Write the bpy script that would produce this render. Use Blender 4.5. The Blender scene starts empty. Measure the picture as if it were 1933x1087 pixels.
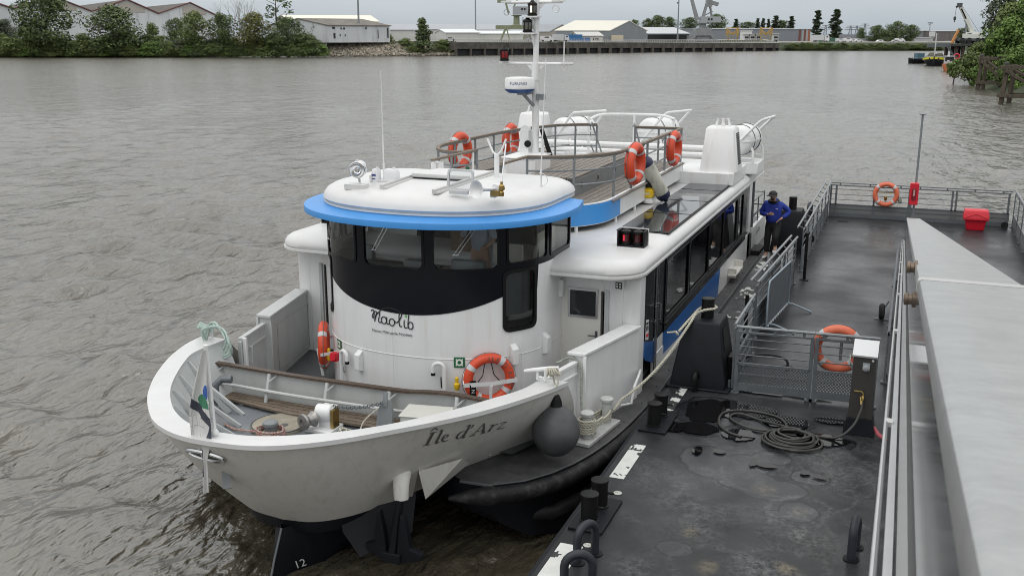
import bpy, bmesh, math, random
from math import sin, cos, pi, radians, sqrt, atan2, tan, atan
from mathutils import Vector, Matrix
import numpy as np

SC = bpy.context.scene
COL = SC.collection
# ------------------------------------------------------------------ camera
F_PX, CXP, CYP, CAMZ = 1880.0, 966.5, 543.5, 6.6
TILT = atan((CYP - 68.0) / F_PX)
YAW = atan((1740.0 - CXP) / math.hypot(F_PX, CYP - 68.0))
cd = bpy.data.cameras.new('camera'); cam = bpy.data.objects.new('camera', cd); COL.objects.link(cam)
cd.sensor_width = 36.0; cd.lens = 36.0 * F_PX / 1933.0
cd.clip_start = 0.05; cd.clip_end = 6000
cam.location = (0, 0, CAMZ); cam.rotation_euler = (pi/2 - TILT, 0, YAW)
cd.dof.use_dof = True; cd.dof.focus_distance = 17.0; cd.dof.aperture_fstop = 11
SC.camera = cam
# ------------------------------------------------------------------ light
SUN_EL, SUN_AZ = radians(62), radians(-155)          # azimuth measured from +Y towards +X
w = bpy.data.worlds.new('World'); SC.world = w; w.use_nodes = True
nt = w.node_tree; N = nt.nodes; Lk = nt.links
bg = N['Background']
sky = N.new('ShaderNodeTexSky'); sky.sky_type = 'NISHITA'; sky.sun_disc = False
sky.sun_elevation = SUN_EL; sky.sun_rotation = SUN_AZ; sky.air_density = 1.0; sky.dust_density = 3.0; sky.ozone_density = 2.0
tc = N.new('ShaderNodeTexCoord'); mp = N.new('ShaderNodeMapping'); mp.inputs['Scale'].default_value = (2.2, 2.2, 9.0)
nz = N.new('ShaderNodeTexNoise'); nz.inputs['Scale'].default_value = 1.6; nz.inputs['Detail'].default_value = 7; nz.inputs['Roughness'].default_value = 0.55
rp = N.new('ShaderNodeValToRGB'); rp.color_ramp.elements[0].position = 0.34; rp.color_ramp.elements[1].position = 0.70
rp.color_ramp.elements[0].color = (2.95, 3.45, 3.85, 1); rp.color_ramp.elements[1].color = (3.75, 4.2, 4.55, 1)
mx = N.new('ShaderNodeMix'); mx.data_type = 'RGBA'; mx.inputs[0].default_value = 0.9
Lk.new(tc.outputs['Generated'], mp.inputs[0]); Lk.new(mp.outputs[0], nz.inputs[0]); Lk.new(nz.outputs[0], rp.inputs[0])
Lk.new(sky.outputs[0], mx.inputs[6]); Lk.new(rp.outputs[0], mx.inputs[7]); # overcast sky: brighter overhead than at the horizon
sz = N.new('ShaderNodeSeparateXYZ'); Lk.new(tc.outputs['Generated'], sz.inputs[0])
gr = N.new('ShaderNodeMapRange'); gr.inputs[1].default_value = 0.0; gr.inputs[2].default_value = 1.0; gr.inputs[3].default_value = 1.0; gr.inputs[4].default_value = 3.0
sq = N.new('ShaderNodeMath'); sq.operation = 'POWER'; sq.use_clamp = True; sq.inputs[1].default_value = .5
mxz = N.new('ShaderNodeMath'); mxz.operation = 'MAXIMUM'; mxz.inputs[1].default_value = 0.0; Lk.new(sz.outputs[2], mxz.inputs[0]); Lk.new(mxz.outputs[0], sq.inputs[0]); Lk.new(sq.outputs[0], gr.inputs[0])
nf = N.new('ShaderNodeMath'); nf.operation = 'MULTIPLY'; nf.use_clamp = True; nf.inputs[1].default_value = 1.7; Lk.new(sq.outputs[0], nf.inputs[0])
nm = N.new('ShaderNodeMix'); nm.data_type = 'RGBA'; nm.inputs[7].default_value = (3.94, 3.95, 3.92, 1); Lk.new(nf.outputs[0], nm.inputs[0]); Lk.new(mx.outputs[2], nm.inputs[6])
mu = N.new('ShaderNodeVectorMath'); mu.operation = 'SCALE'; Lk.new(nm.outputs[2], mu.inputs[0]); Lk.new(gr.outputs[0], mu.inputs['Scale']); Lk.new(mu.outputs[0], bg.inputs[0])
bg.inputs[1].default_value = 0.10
sl = bpy.data.lights.new('sun', 'SUN'); sl.energy = 0.5; sl.angle = radians(40); sl.color = (1, .97, .93)
so = bpy.data.objects.new('sun', sl); COL.objects.link(so)
sd = Vector((sin(SUN_AZ)*cos(SUN_EL), cos(SUN_AZ)*cos(SUN_EL), sin(SUN_EL)))
so.rotation_euler = sd.to_track_quat('Z', 'Y').to_euler()
SC.view_settings.view_transform = 'Standard'; SC.view_settings.look = 'None'
SC.view_settings.exposure = 0.3; SC.view_settings.gamma = 1.0
SC.render.engine = 'CYCLES'
SC.cycles.filter_width = 1.0; SC.cycles.max_bounces = 6; SC.cycles.transparent_max_bounces = 12; SC.cycles.caustics_reflective = False; SC.cycles.caustics_refractive = False
RND = random.Random(7)

# ------------------------------------------------------------------ survey helper: a bearing (photo column) and a range give a place on the map
FH = Vector((-sin(YAW), cos(YAW), 0)); RT = Vector((cos(YAW), sin(YAW), 0))
def at(px, D, z=0.0):
    v = D*cos(TILT) + (CAMZ - z)*sin(TILT)
    p = FH*D + RT*((px - CXP)/F_PX*v)
    return Vector((p.x, p.y, z))
def zat(py, D):
    return CAMZ - D*tan(TILT + atan((py - CYP)/F_PX))

# ------------------------------------------------------------------ materials
MATS = {}
def mat(name, col, rough=.5, metal=0., var=0., vscale=2., vcol=None, bump=0., bscale=20., coat=0., streak=None, spec=None, stretch=(1,1,1), detail=5, rvar=0., island=0.):
    if name in MATS: return MATS[name]
    m = bpy.data.materials.new(name); m.use_nodes = True; MATS[name] = m
    t = m.node_tree; n = t.nodes; L = t.links; b = n['Principled BSDF']
    b.inputs['Base Color'].default_value = (*col, 1); b.inputs['Roughness'].default_value = rough; b.inputs['Metallic'].default_value = metal
    if coat: b.inputs['Coat Weight'].default_value = coat; b.inputs['Coat Roughness'].default_value = .08
    if spec is not None: b.inputs['Specular IOR Level'].default_value = spec
    co = n.new('ShaderNodeTexCoord'); mpn = n.new('ShaderNodeMapping'); mpn.inputs['Scale'].default_value = stretch
    L.new(co.outputs['Object'], mpn.inputs[0])
    out = None
    if var or vcol:
        z = n.new('ShaderNodeTexNoise'); z.inputs['Scale'].default_value = vscale; z.inputs['Detail'].default_value = detail; z.inputs['Roughness'].default_value = .6
        L.new(mpn.outputs[0], z.inputs[0])
        r = n.new('ShaderNodeValToRGB'); r.color_ramp.elements[0].position = .36; r.color_ramp.elements[1].position = .66
        c2 = vcol if vcol else tuple(c*(1-var) for c in col)
        r.color_ramp.elements[0].color = (*c2, 1); r.color_ramp.elements[1].color = (*col, 1)
        L.new(z.outputs[0], r.inputs[0]); out = r.outputs[0]
        if rvar:
            mr = n.new('ShaderNodeMapRange'); mr.inputs[1].default_value = .3; mr.inputs[2].default_value = .7
            mr.inputs[3].default_value = rough - rvar; mr.inputs[4].default_value = rough + rvar
            L.new(z.outputs[0], mr.inputs[0]); L.new(mr.outputs[0], b.inputs['Roughness'])
    if streak:
        sc, c3, amt = streak
        mp2 = n.new('ShaderNodeMapping'); mp2.inputs['Scale'].default_value = sc
        L.new(co.outputs['Object'], mp2.inputs[0])
        z2 = n.new('ShaderNodeTexNoise'); z2.inputs['Scale'].default_value = 1.0; z2.inputs['Detail'].default_value = 6; z2.inputs['Roughness'].default_value = .65
        L.new(mp2.outputs[0], z2.inputs[0])
        mr2 = n.new('ShaderNodeMapRange'); mr2.inputs[1].default_value = .5; mr2.inputs[2].default_value = .75; mr2.inputs[3].default_value = 0; mr2.inputs[4].default_value = amt
        L.new(z2.outputs[0], mr2.inputs[0])
        x = n.new('ShaderNodeMix'); x.data_type = 'RGBA'; L.new(mr2.outputs[0], x.inputs[0])
        if out: L.new(out, x.inputs[6])
        else: x.inputs[6].default_value = (*col, 1)
        x.inputs[7].default_value = (*c3, 1); out = x.outputs[2]
    if island:
        g = n.new('ShaderNodeNewGeometry'); hs = n.new('ShaderNodeHueSaturation')
        mr3 = n.new('ShaderNodeMapRange'); mr3.inputs[3].default_value = 1-island; mr3.inputs[4].default_value = 1+island
        L.new(g.outputs['Random Per Island'], mr3.inputs[0]); L.new(mr3.outputs[0], hs.inputs['Value'])
        if out: L.new(out, hs.inputs['Color'])
        else: hs.inputs['Color'].default_value = (*col, 1)
        out = hs.outputs[0]
    if out: L.new(out, b.inputs['Base Color'])
    if bump:
        zb = n.new('ShaderNodeTexNoise'); zb.inputs['Scale'].default_value = bscale; zb.inputs['Detail'].default_value = 4
        L.new(mpn.outputs[0], zb.inputs[0])
        bp = n.new('ShaderNodeBump'); bp.inputs['Strength'].default_value = bump; bp.inputs['Distance'].default_value = .02
        L.new(zb.outputs[0], bp.inputs['Height']); L.new(bp.outputs[0], b.inputs['Normal'])
    return m
def glass_mat(name, tint, gl=.05, ior=1.5):
    m = bpy.data.materials.new(name); m.use_nodes = True; MATS[name] = m
    t = m.node_tree; n = t.nodes; L = t.links; n.remove(n['Principled BSDF']); o = n['Material Output']
    tr = n.new('ShaderNodeBsdfTransparent'); tr.inputs[0].default_value = (*tint, 1)
    g = n.new('ShaderNodeBsdfGlossy'); g.inputs['Roughness'].default_value = .02; g.inputs[0].default_value = (.9, .9, .9, 1)
    fr = n.new('ShaderNodeFresnel'); fr.inputs[0].default_value = ior
    x = n.new('ShaderNodeMixShader'); L.new(fr.outputs[0], x.inputs[0]); L.new(tr.outputs[0], x.inputs[1]); L.new(g.outputs[0], x.inputs[2])
    L.new(x.outputs[0], o.inputs[0]); return m
WHITE = mat('white_paint', (.765, .77, .775), .32, var=.05, vscale=1.3, coat=.15, streak=((6, 6, .5), (.50, .46, .39), .32), bump=.05, bscale=3)
WHITED = mat('white_paint_deck', (.64, .645, .645), .38, var=.07, vscale=2.5, streak=((1.5, 1.5, 1.5), (.62, .61, .58), .4), bump=.04, bscale=4)
HULLW = mat('hull_white_paint', (.72, .71, .675), .42, var=.06, vscale=1.2, streak=((7, 7, .55), (.40, .36, .29), .38), bump=.13, bscale=1.7)
GREYP = mat('pale_grey_paint', (.50, .52, .52), .45, var=.08, vscale=3, streak=((4, 4, .8), (.32, .31, .28), .35))
MIDG = mat('grey_paint', (.21, .225, .235), .45, var=.15, vscale=4)
DARKG = mat('dark_grey_paint', (.09, .095, .10), .5, var=.2, vscale=5)
NAVY = mat('dark_navy_paint', (.007, .0085, .013), .55, spec=.25, var=.4, vscale=3, bump=.1, bscale=6)
BLACK = mat('black_gloss', (.0045, .005, .008), .22, spec=.22)
BLACKM = mat('black_matt', (.006, .006, .0065), .5, spec=.25, var=.3, vscale=6)
RUBBER = mat('black_rubber', (.014, .014, .0145), .62, spec=.3, var=.4, vscale=9, streak=((6, 6, 6), (.10, .10, .10), .5))
BLUE = mat('blue_paint', (.050, .27, .66), .38, var=.06, vscale=2)
BLUEW = mat('blue_wrap', (.012, .12, .40), .28, coat=.2)
ORANGE = mat('orange_plastic', (.66, .072, .025), .45, var=.12, vscale=7)
ORANGEF = mat('faded_orange_plastic', (.74, .17, .09), .5, var=.15, vscale=7)
BANDG = mat('grey_reflective_tape', (.52, .53, .54), .35)
STEEL = mat('stainless_steel', (.62, .63, .64), .25, 1.0)
GALV = mat('galvanised_steel', (.27, .29, .305), .42, .45, var=.2, vscale=9)
GALVD = mat('dull_galvanised_steel', (.15, .165, .18), .5, .3, var=.2, vscale=6)
CHROME = mat('chrome', (.8, .8, .8), .08, 1.0)
WOOD = mat('weathered_wood', (.23, .185, .145), .75, var=.45, vscale=3, stretch=(2, 14, 14), bump=.3, bscale=10)
WOODX = mat('weathered_wood_planks', (.25, .225, .20), .75, var=.4, vscale=3, stretch=(14, 1.5, 14), bump=.3, bscale=10, streak=((30, .4, 1), (.12, .10, .09), .6))
WOODR = mat('varnished_brown_rail', (.10, .068, .048), .5, var=.5, vscale=4, stretch=(6, 6, 6))
BRASS = mat('brass', (.42, .30, .11), .35, 1.0)
REDP = mat('red_plastic', (.62, .012, .03), .35, var=.08, vscale=5)
YELL = mat('yellow_plastic', (.75, .50, .02), .4)
ROPEW = mat('off_white_rope', (.56, .54, .45), .85, var=.3, vscale=30)
ROPEG = mat('grey_green_rope', (.34, .37, .33), .85, var=.35, vscale=30)
ROPET = mat('pale_turquoise_rope', (.50, .62, .57), .85, var=.3, vscale=30)
GLASS = glass_mat('dark_window_glass', (.86, .89, .88), ior=1.5)
GLASSD = glass_mat('tinted_window_glass', (.42, .45, .46), ior=1.7)
GLASSR = mat('roof_glass', (.022, .028, .034), .04, spec=1.)
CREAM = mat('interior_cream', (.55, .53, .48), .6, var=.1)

# ------------------------------------------------------------------ mesh builder
class MB:
    def __init__(s): s.v = []; s.f = []; s.m = []; s.mi = 0
    def add(s, vs, fs):
        o = len(s.v); s.v.extend([tuple(p) for p in vs]); s.f.extend([tuple(i+o for i in f) for f in fs]); s.m.extend([s.mi]*len(fs)); return s
    def box(s, c, d, rz=0., R=None):
        x, y, z = (k/2 for k in d); vs = [Vector(p) for p in ((-x,-y,-z),(x,-y,-z),(x,y,-z),(-x,y,-z),(-x,-y,z),(x,-y,z),(x,y,z),(-x,y,z))]
        M = R if R is not None else Matrix.Rotation(rz, 3, 'Z')
        return s.add([M @ p + Vector(c) for p in vs], [(0,3,2,1),(4,5,6,7),(0,1,5,4),(1,2,6,5),(2,3,7,6),(3,0,4,7)])
    def bar(s, a, b, w, h=None, up=(0,0,1)):
        a, b = Vector(a), Vector(b); d = b-a; L = d.length
        if L < 1e-6: return s
        d.normalize(); u = Vector(up)
        if abs(d.dot(u)) > .98: u = Vector((0,1,0))
        r = d.cross(u).normalized(); u = r.cross(d); h = h or w
        M = Matrix((r, d, u)).transposed()
        return s.box((a+b)/2, (w, L, h), R=M)
    def tube(s, pts, r, n=8, closed=False, cap=True):
        P = [Vector(p) for p in pts]; k = len(P); rr = r if isinstance(r, (list, tuple)) else [r]*k
        T = []
        for i in range(k):
            a = P[(i-1) % k] if (closed or i > 0) else P[i]; b = P[(i+1) % k] if (closed or i < k-1) else P[i]
            t = b-a; T.append(t.normalized() if t.length > 1e-9 else Vector((0,0,1)))
        u = Vector((0,0,1)) if abs(T[0].z) < .9 else Vector((1,0,0)); u = (u - T[0]*u.dot(T[0])).normalized()
        vs = []
        for i in range(k):
            u = u - T[i]*u.dot(T[i]); u = u.normalized() if u.length > 1e-6 else T[i].orthogonal().normalized()
            w_ = T[i].cross(u)
            for j in range(n):
                a = 2*pi*j/n; vs.append(P[i] + (u*cos(a) + w_*sin(a))*rr[i])
        fs = []
        for i in range(k if closed else k-1):
            i2 = (i+1) % k
            for j in range(n): fs.append((i*n+j, i*n+(j+1) % n, i2*n+(j+1) % n, i2*n+j))
        if cap and not closed: fs.append(tuple(range(n-1, -1, -1))); fs.append(tuple((k-1)*n+j for j in range(n)))
        return s.add(vs, fs)
    def lathe(s, prof, c, axis=(0,0,1), n=20):
        ax = Vector(axis).normalized(); u = ax.orthogonal().normalized(); w_ = ax.cross(u); c = Vector(c); vs = []
        for (r, z) in prof:
            for j in range(n):
                a = 2*pi*j/n; vs.append(c + ax*z + (u*cos(a)+w_*sin(a))*max(r, 1e-4))
        k = len(prof); fs = [(i*n+j, i*n+(j+1) % n, (i+1)*n+(j+1) % n, (i+1)*n+j) for i in range(k-1) for j in range(n)]
        fs.append(tuple(range(n-1, -1, -1))); fs.append(tuple((k-1)*n+j for j in range(n)))
        return s.add(vs, fs)
    def loft(s, rings, closed=True, cap0=False, cap1=False):
        n = len(rings[0]); vs = [p for r in rings for p in r]; fs = []
        for i in range(len(rings)-1):
            for j in range(n if closed else n-1):
                fs.append((i*n+j, i*n+(j+1) % n, (i+1)*n+(j+1) % n, (i+1)*n+j))
        if cap0: fs.append(tuple(range(n-1, -1, -1)))
        if cap1: fs.append(tuple((len(rings)-1)*n+j for j in range(n)))
        return s.add(vs, fs)
    def prism(s, poly, z0, z1):
        return s.loft([[(x, y, z0) for x, y in poly], [(x, y, z1) for x, y in poly]], True, True, True)
    def sphere(s, c, r, n=12, sc=(1,1,1)):
        vs = []; fs = []; c = Vector(c)
        for i in range(n+1):
            th = pi*i/n
            for j in range(2*n): vs.append(c + Vector((r*sc[0]*sin(th)*cos(pi*j/n), r*sc[1]*sin(th)*sin(pi*j/n), r*sc[2]*cos(th))))
        for i in range(n):
            for j in range(2*n): fs.append((i*2*n+j, (i+1)*2*n+j, (i+1)*2*n+(j+1) % (2*n), i*2*n+(j+1) % (2*n)))
        return s.add(vs, fs)
    def torus(s, c, R, r, axis=(0,1,0), n=40, m=14, a0=0., a1=2*pi):
        ax = Vector(axis).normalized(); u = ax.orthogonal().normalized()
        if abs(ax.z) < .9: u = (Vector((0,0,1)) - ax*ax.z).normalized()
        w_ = ax.cross(u); c = Vector(c); full = abs(a1-a0-2*pi) < 1e-6
        k = n if full else n+1
        pts = [c + (u*cos(a0+(a1-a0)*i/n)+w_*sin(a0+(a1-a0)*i/n))*R for i in range(k)]
        return s.tube(pts, r, m, closed=full)
    def build(s, name, mats, parent=None, o=(0,0,0), ang=38, bevel=0.):
        me = bpy.data.meshes.new(name); ox, oy, oz = o
        me.from_pydata([(x-ox, y-oy, z-oz) for x, y, z in s.v], [], s.f)
        for m_ in (mats if isinstance(mats, (list, tuple)) else [mats]): me.materials.append(m_)
        me.polygons.foreach_set('material_index', s.m)
        bm = bmesh.new(); bm.from_mesh(me); bmesh.ops.recalc_face_normals(bm, faces=bm.faces[:]); bm.to_mesh(me); bm.free()
        me.polygons.foreach_set('use_smooth', [True]*len(me.polygons)); me.set_sharp_from_angle(angle=radians(ang))
        me.update()
        ob = bpy.data.objects.new(name, me); COL.objects.link(ob)
        if parent is None: ob.location = o
        else: ob.parent = parent
        if bevel:
            b = ob.modifiers.new('bevel', 'BEVEL'); b.width = bevel; b.segments = 2; b.limit_method = 'ANGLE'; b.angle_limit = radians(40); b.harden_normals = False
        return ob
def tag(o, label=None, cat=None, group=None, kind=None):
    if label: o['label'] = label
    if cat: o['category'] = cat
    if group: o['group'] = group
    if kind: o['kind'] = kind
    if kind == 'structure' and cat == 'part': del o['label'], o['category'], o['kind']
    return o
def thing(name, loc, label, cat, group=None):
    o = bpy.data.objects.new(name, None); o.empty_display_size = .2; COL.objects.link(o); o.location = loc
    return tag(o, label, cat, group)
def dup(root, loc, label=None, rotz=None, group=None, scale=None):
    r = root.copy(); COL.objects.link(r); r.location = loc
    if rotz is not None: r.rotation_euler = (0, 0, rotz)
    if scale is not None: r.scale = scale
    if label: r['label'] = label
    if group: r['group'] = group
    for ch in list(root.children):
        c = ch.copy(); COL.objects.link(c); c.parent = r
        for g in ch.children:
            d = g.copy(); COL.objects.link(d); d.parent = c
    return r
def catmull(P, k=8, closed=False):
    P = [Vector(p) for p in P]; n = len(P); out = []
    for i in range(n if closed else n-1):
        p0 = P[(i-1) % n] if (closed or i > 0) else P[0]*2-P[1]
        p1 = P[i]; p2 = P[(i+1) % n]; p3 = P[(i+2) % n] if (closed or i < n-2) else P[-1]*2-P[-2]
        for j in range(k):
            t = j/k; out.append(.5*((2*p1)+(p2-p0)*t+(2*p0-5*p1+4*p2-p3)*t*t+(3*p1-p0-3*p2+p3)*t**3))
    if not closed: out.append(P[-1])
    return out
def resample(P, n):
    P = [Vector(p) for p in P]; d = [0]
    for a, b in zip(P, P[1:]): d.append(d[-1]+(b-a).length)
    out = []; j = 0
    for i in range(n):
        t = d[-1]*i/(n-1)
        while j < len(P)-2 and d[j+1] < t: j += 1
        f = (t-d[j])/max(d[j+1]-d[j], 1e-9); out.append(P[j].lerp(P[j+1], min(max(f, 0), 1)))
    return out
def rope(mb, path, r, strands=3, pitch=None, k=None):
    pitch = pitch or r*7; P = [Vector(p) for p in path]; L = sum((b-a).length for a, b in zip(P, P[1:]))
    n = max(8, int(L/(pitch/7))) if k is None else k
    Q = resample(P, n); u = Vector((0,0,1))
    fr = []
    for i in range(n):
        t = (Q[min(i+1, n-1)]-Q[max(i-1, 0)]).normalized(); u = u - t*u.dot(t)
        if u.length < 1e-4: u = t.orthogonal()
        u.normalize(); fr.append((Q[i], u.copy(), t.cross(u)))
    for s_ in range(strands):
        pts = []
        for i, (q, a, b) in enumerate(fr):
            th = 2*pi*(s_/strands + i*L/(n-1)/pitch); pts.append(q + (a*cos(th)+b*sin(th))*r*.52)
        mb.tube(pts, r*.56, 5)
    return mb
def text_verts(s, size=1., res=3, shear=0., spacing=1.):
    cu = bpy.data.curves.new('t', 'FONT'); cu.body = s; cu.size = size; cu.resolution_u = res; cu.shear = shear; cu.space_character = spacing
    ob = bpy.data.objects.new('t', cu); COL.objects.link(ob)
    me = bpy.data.meshes.new_from_object(ob.evaluated_get(bpy.context.evaluated_depsgraph_get()))
    v = [(p.co.x, p.co.y) for p in me.vertices]; f = [tuple(p.vertices) for p in me.polygons]
    bpy.data.objects.remove(ob); bpy.data.curves.remove(cu); bpy.data.meshes.remove(me)
    return v, f
def text_on(mb, s, size, fn, shear=0., center=True, spacing=1.):
    v, f = text_verts(s, size, shear=shear, spacing=spacing)
    if not v: return
    x0 = min(p[0] for p in v); x1 = max(p[0] for p in v); c = (x0+x1)/2 if center else x0
    mb.add([fn(x-c, y) for x, y in v], f)
def ribbon(mb, pts, wd, fn, n=None):
    P = [Vector((p[0], p[1], 0)) for p in pts]; k = len(P); L = []; R_ = []
    for i in range(k):
        t = (P[min(i+1, k-1)]-P[max(i-1, 0)]).normalized(); nn = Vector((-t.y, t.x, 0)); w_ = (wd[i] if isinstance(wd, (list, tuple)) else wd)/2
        a = P[i]+nn*w_; b = P[i]-nn*w_; L.append(fn(a.x, a.y)); R_.append(fn(b.x, b.y))
    mb.add(L+R_, [(i, i+1, k+i+1, k+i) for i in range(k-1)])
# ------------------------------------------------------------------ river
def water():
    m = bpy.data.materials.new('river_water'); m.use_nodes = True; n = m.node_tree.nodes; L = m.node_tree.links; b = n['Principled BSDF']
    b.inputs['Roughness'].default_value = .15; b.inputs['IOR'].default_value = 2.1
    co = n.new('ShaderNodeTexCoord')
    z0 = n.new('ShaderNodeTexNoise'); z0.inputs['Scale'].default_value = .05; z0.inputs['Detail'].default_value = 4; L.new(co.outputs['Object'], z0.inputs[0])
    r = n.new('ShaderNodeValToRGB'); r.color_ramp.elements[0].position = .35; r.color_ramp.elements[1].position = .7
    r.color_ramp.elements[0].color = (.064, .055, .037, 1); r.color_ramp.elements[1].color = (.102, .091, .070, 1)
    L.new(z0.outputs[0], r.inputs[0]); L.new(r.outputs[0], b.inputs['Base Color'])
    prev = None
    for sc, st, dist, sx in ((.42, .9, .85, (1, .36, 1)), (1.5, .95, .42, (1, .45, 1)), (4.6, .9, .12, (1, .45, 1)), (15, .6, .03, (1, .7, 1))):
        mp_ = n.new('ShaderNodeMapping'); mp_.inputs['Rotation'].default_value = (0, 0, radians(25)); mp_.inputs['Scale'].default_value = sx
        L.new(co.outputs['Object'], mp_.inputs[0])
        z = n.new('ShaderNodeTexNoise'); z.inputs['Scale'].default_value = sc; z.inputs['Detail'].default_value = 3; z.inputs['Distortion'].default_value = .35
        L.new(mp_.outputs[0], z.inputs[0])
        bp = n.new('ShaderNodeBump'); bp.inputs['Strength'].default_value = st; bp.inputs['Distance'].default_value = dist
        L.new(z.outputs[0], bp.inputs['Height'])
        if prev: L.new(prev.outputs[0], bp.inputs['Normal'])
        prev = bp
    L.new(prev.outputs[0], b.inputs['Normal'])
    # real waves: a fan-shaped grid, finer near the quay side
    az = np.concatenate([np.radians(np.arange(-58, 24, .13)), np.radians(np.arange(24, 302, 4.))])
    rad = [3.]
    while rad[-1] < 1500: rad.append(rad[-1]*1.0095)
    rad = np.array(rad); A, R_ = np.meshgrid(az, rad); X = R_*np.sin(A); Y = R_*np.cos(A); Z = np.zeros_like(X)
    rs = np.random.RandomState(3); wind = radians(150)
    patch = np.zeros_like(X)
    for i in range(7):
        a = rs.rand()*2*pi; k = 2*pi/rs.uniform(9, 60); patch += np.sin(k*(X*cos(a)+Y*sin(a))+rs.rand()*7)
    patch = np.clip(.75+.16*patch, .25, 1.5)
    sp = R_*.0095
    for i in range(80):
        lam = .32*(3.6/.32)**(rs.rand()**1.1); a = wind + rs.normal()*.55; k = 2*pi/lam
        amp = .0098*lam**.60*rs.uniform(.5, 1.2)
        fade = np.clip((lam/sp-2.2)/2.5, 0, 1)
        ph = k*(X*sin(a)+Y*cos(a)) + rs.rand()*2*pi + .5*np.sin((X*cos(a)-Y*sin(a))*k*.23+rs.rand()*6)
        Z += amp*fade*patch*(np.sin(ph)+.28*np.sin(2*ph+.6))
    # sheltered water between the bow and the pontoon lies calmer
    lee = np.clip((np.hypot((X+5.6)/3.6, (Y-10.2)/4.2)-.55)/.75, .22, 1); Z *= lee
    nr, na = X.shape; V = np.stack([X, Y, Z], -1).reshape(-1, 3)
    idx = np.arange(nr*na).reshape(nr, na); a0 = idx[:-1]; a1 = idx[1:]; nx = np.roll(idx, -1, 1)
    Fq = np.stack([a0, nx[:-1], nx[1:], a1], -1).reshape(-1, 4)
    me = bpy.data.meshes.new('river_water'); me.vertices.add(len(V)); me.vertices.foreach_set('co', V.astype(np.float32).ravel())
    me.loops.add(Fq.size); me.loops.foreach_set('vertex_index', Fq.astype(np.int32).ravel())
    me.polygons.add(len(Fq)); me.polygons.foreach_set('loop_start', np.arange(0, Fq.size, 4, dtype=np.int32)); me.polygons.foreach_set('loop_total', np.full(len(Fq), 4, np.int32))
    me.update(calc_edges=True); me.polygons.foreach_set('use_smooth', np.ones(len(Fq), bool)); me.materials.append(m)
    if me.polygons[0].normal.z < 0: me.flip_normals()
    o = bpy.data.objects.new('river_water', me); COL.objects.link(o); o.location.z = -.28; tag(o, 'choppy grey brown river water', 'water', kind='structure')
water()

GRASS = mat('bank_grass', (.085, .115, .04), .9, vcol=(.05, .06, .025), vscale=.15, bump=.5, bscale=1.5)
BANKM = mat('bank_scrub', (.045, .062, .024), .95, vcol=(.025, .032, .015), vscale=.35, bump=.6, bscale=1)
MUD = mat('bank_mud', (.085, .075, .055), .8, var=.4, vscale=.6)
GRAVEL = mat('yard_ground', (.28, .27, .25), .9, var=.2, vscale=.1)
BL = [(-560,120),(-420,186),(-281,250),(-222,276),(-200,318),(-158,338),(-131,396),(-100,458),(-63,498),(-32,514),(14,530),(90,548),(420,570)]
def bank():
    mb = MB(); V = [Vector((x, y, 0)) for x, y in BL]; rows = [[], [], [], []]; rn = random.Random(5)
    P = []
    for a, b in zip(V, V[1:]):
        k = max(1, int((b-a).length/6))
        P += [a.lerp(b, i/k) for i in range(k)]
    P.append(V[-1])
    for i, p in enumerate(P):
        t = (P[min(i+1, len(P)-1)]-P[max(i-1, 0)]).normalized(); nn = Vector((-t.y, t.x, 0))
        h = 4.6 if p.x < -62 else 3.4
        rows[0].append(p - nn*2 + Vector((0, 0, -.6))); rows[1].append(p + nn*rn.uniform(.5, 2.5) + Vector((0, 0, .35)))
        rows[2].append(p + nn*rn.uniform(6, 9) + Vector((0, 0, h*rn.uniform(.7, .85)))); rows[3].append(p + nn*16 + Vector((0, 0, h)))
    mb.loft(rows, closed=False)
    tag(mb.build('bank_terrain', BANKM), 'low scrubby bank across the river', 'bank', kind='structure')
    g = MB(); far = [p + (p.normalized()*1900) for p in rows[3]]
    for p in far: p.z = 4.4
    g.loft([rows[3], far], closed=False)
    tag(g.build('far_ground', GRAVEL), 'flat industrial ground beyond the river', 'ground', kind='structure')
bank()

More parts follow.
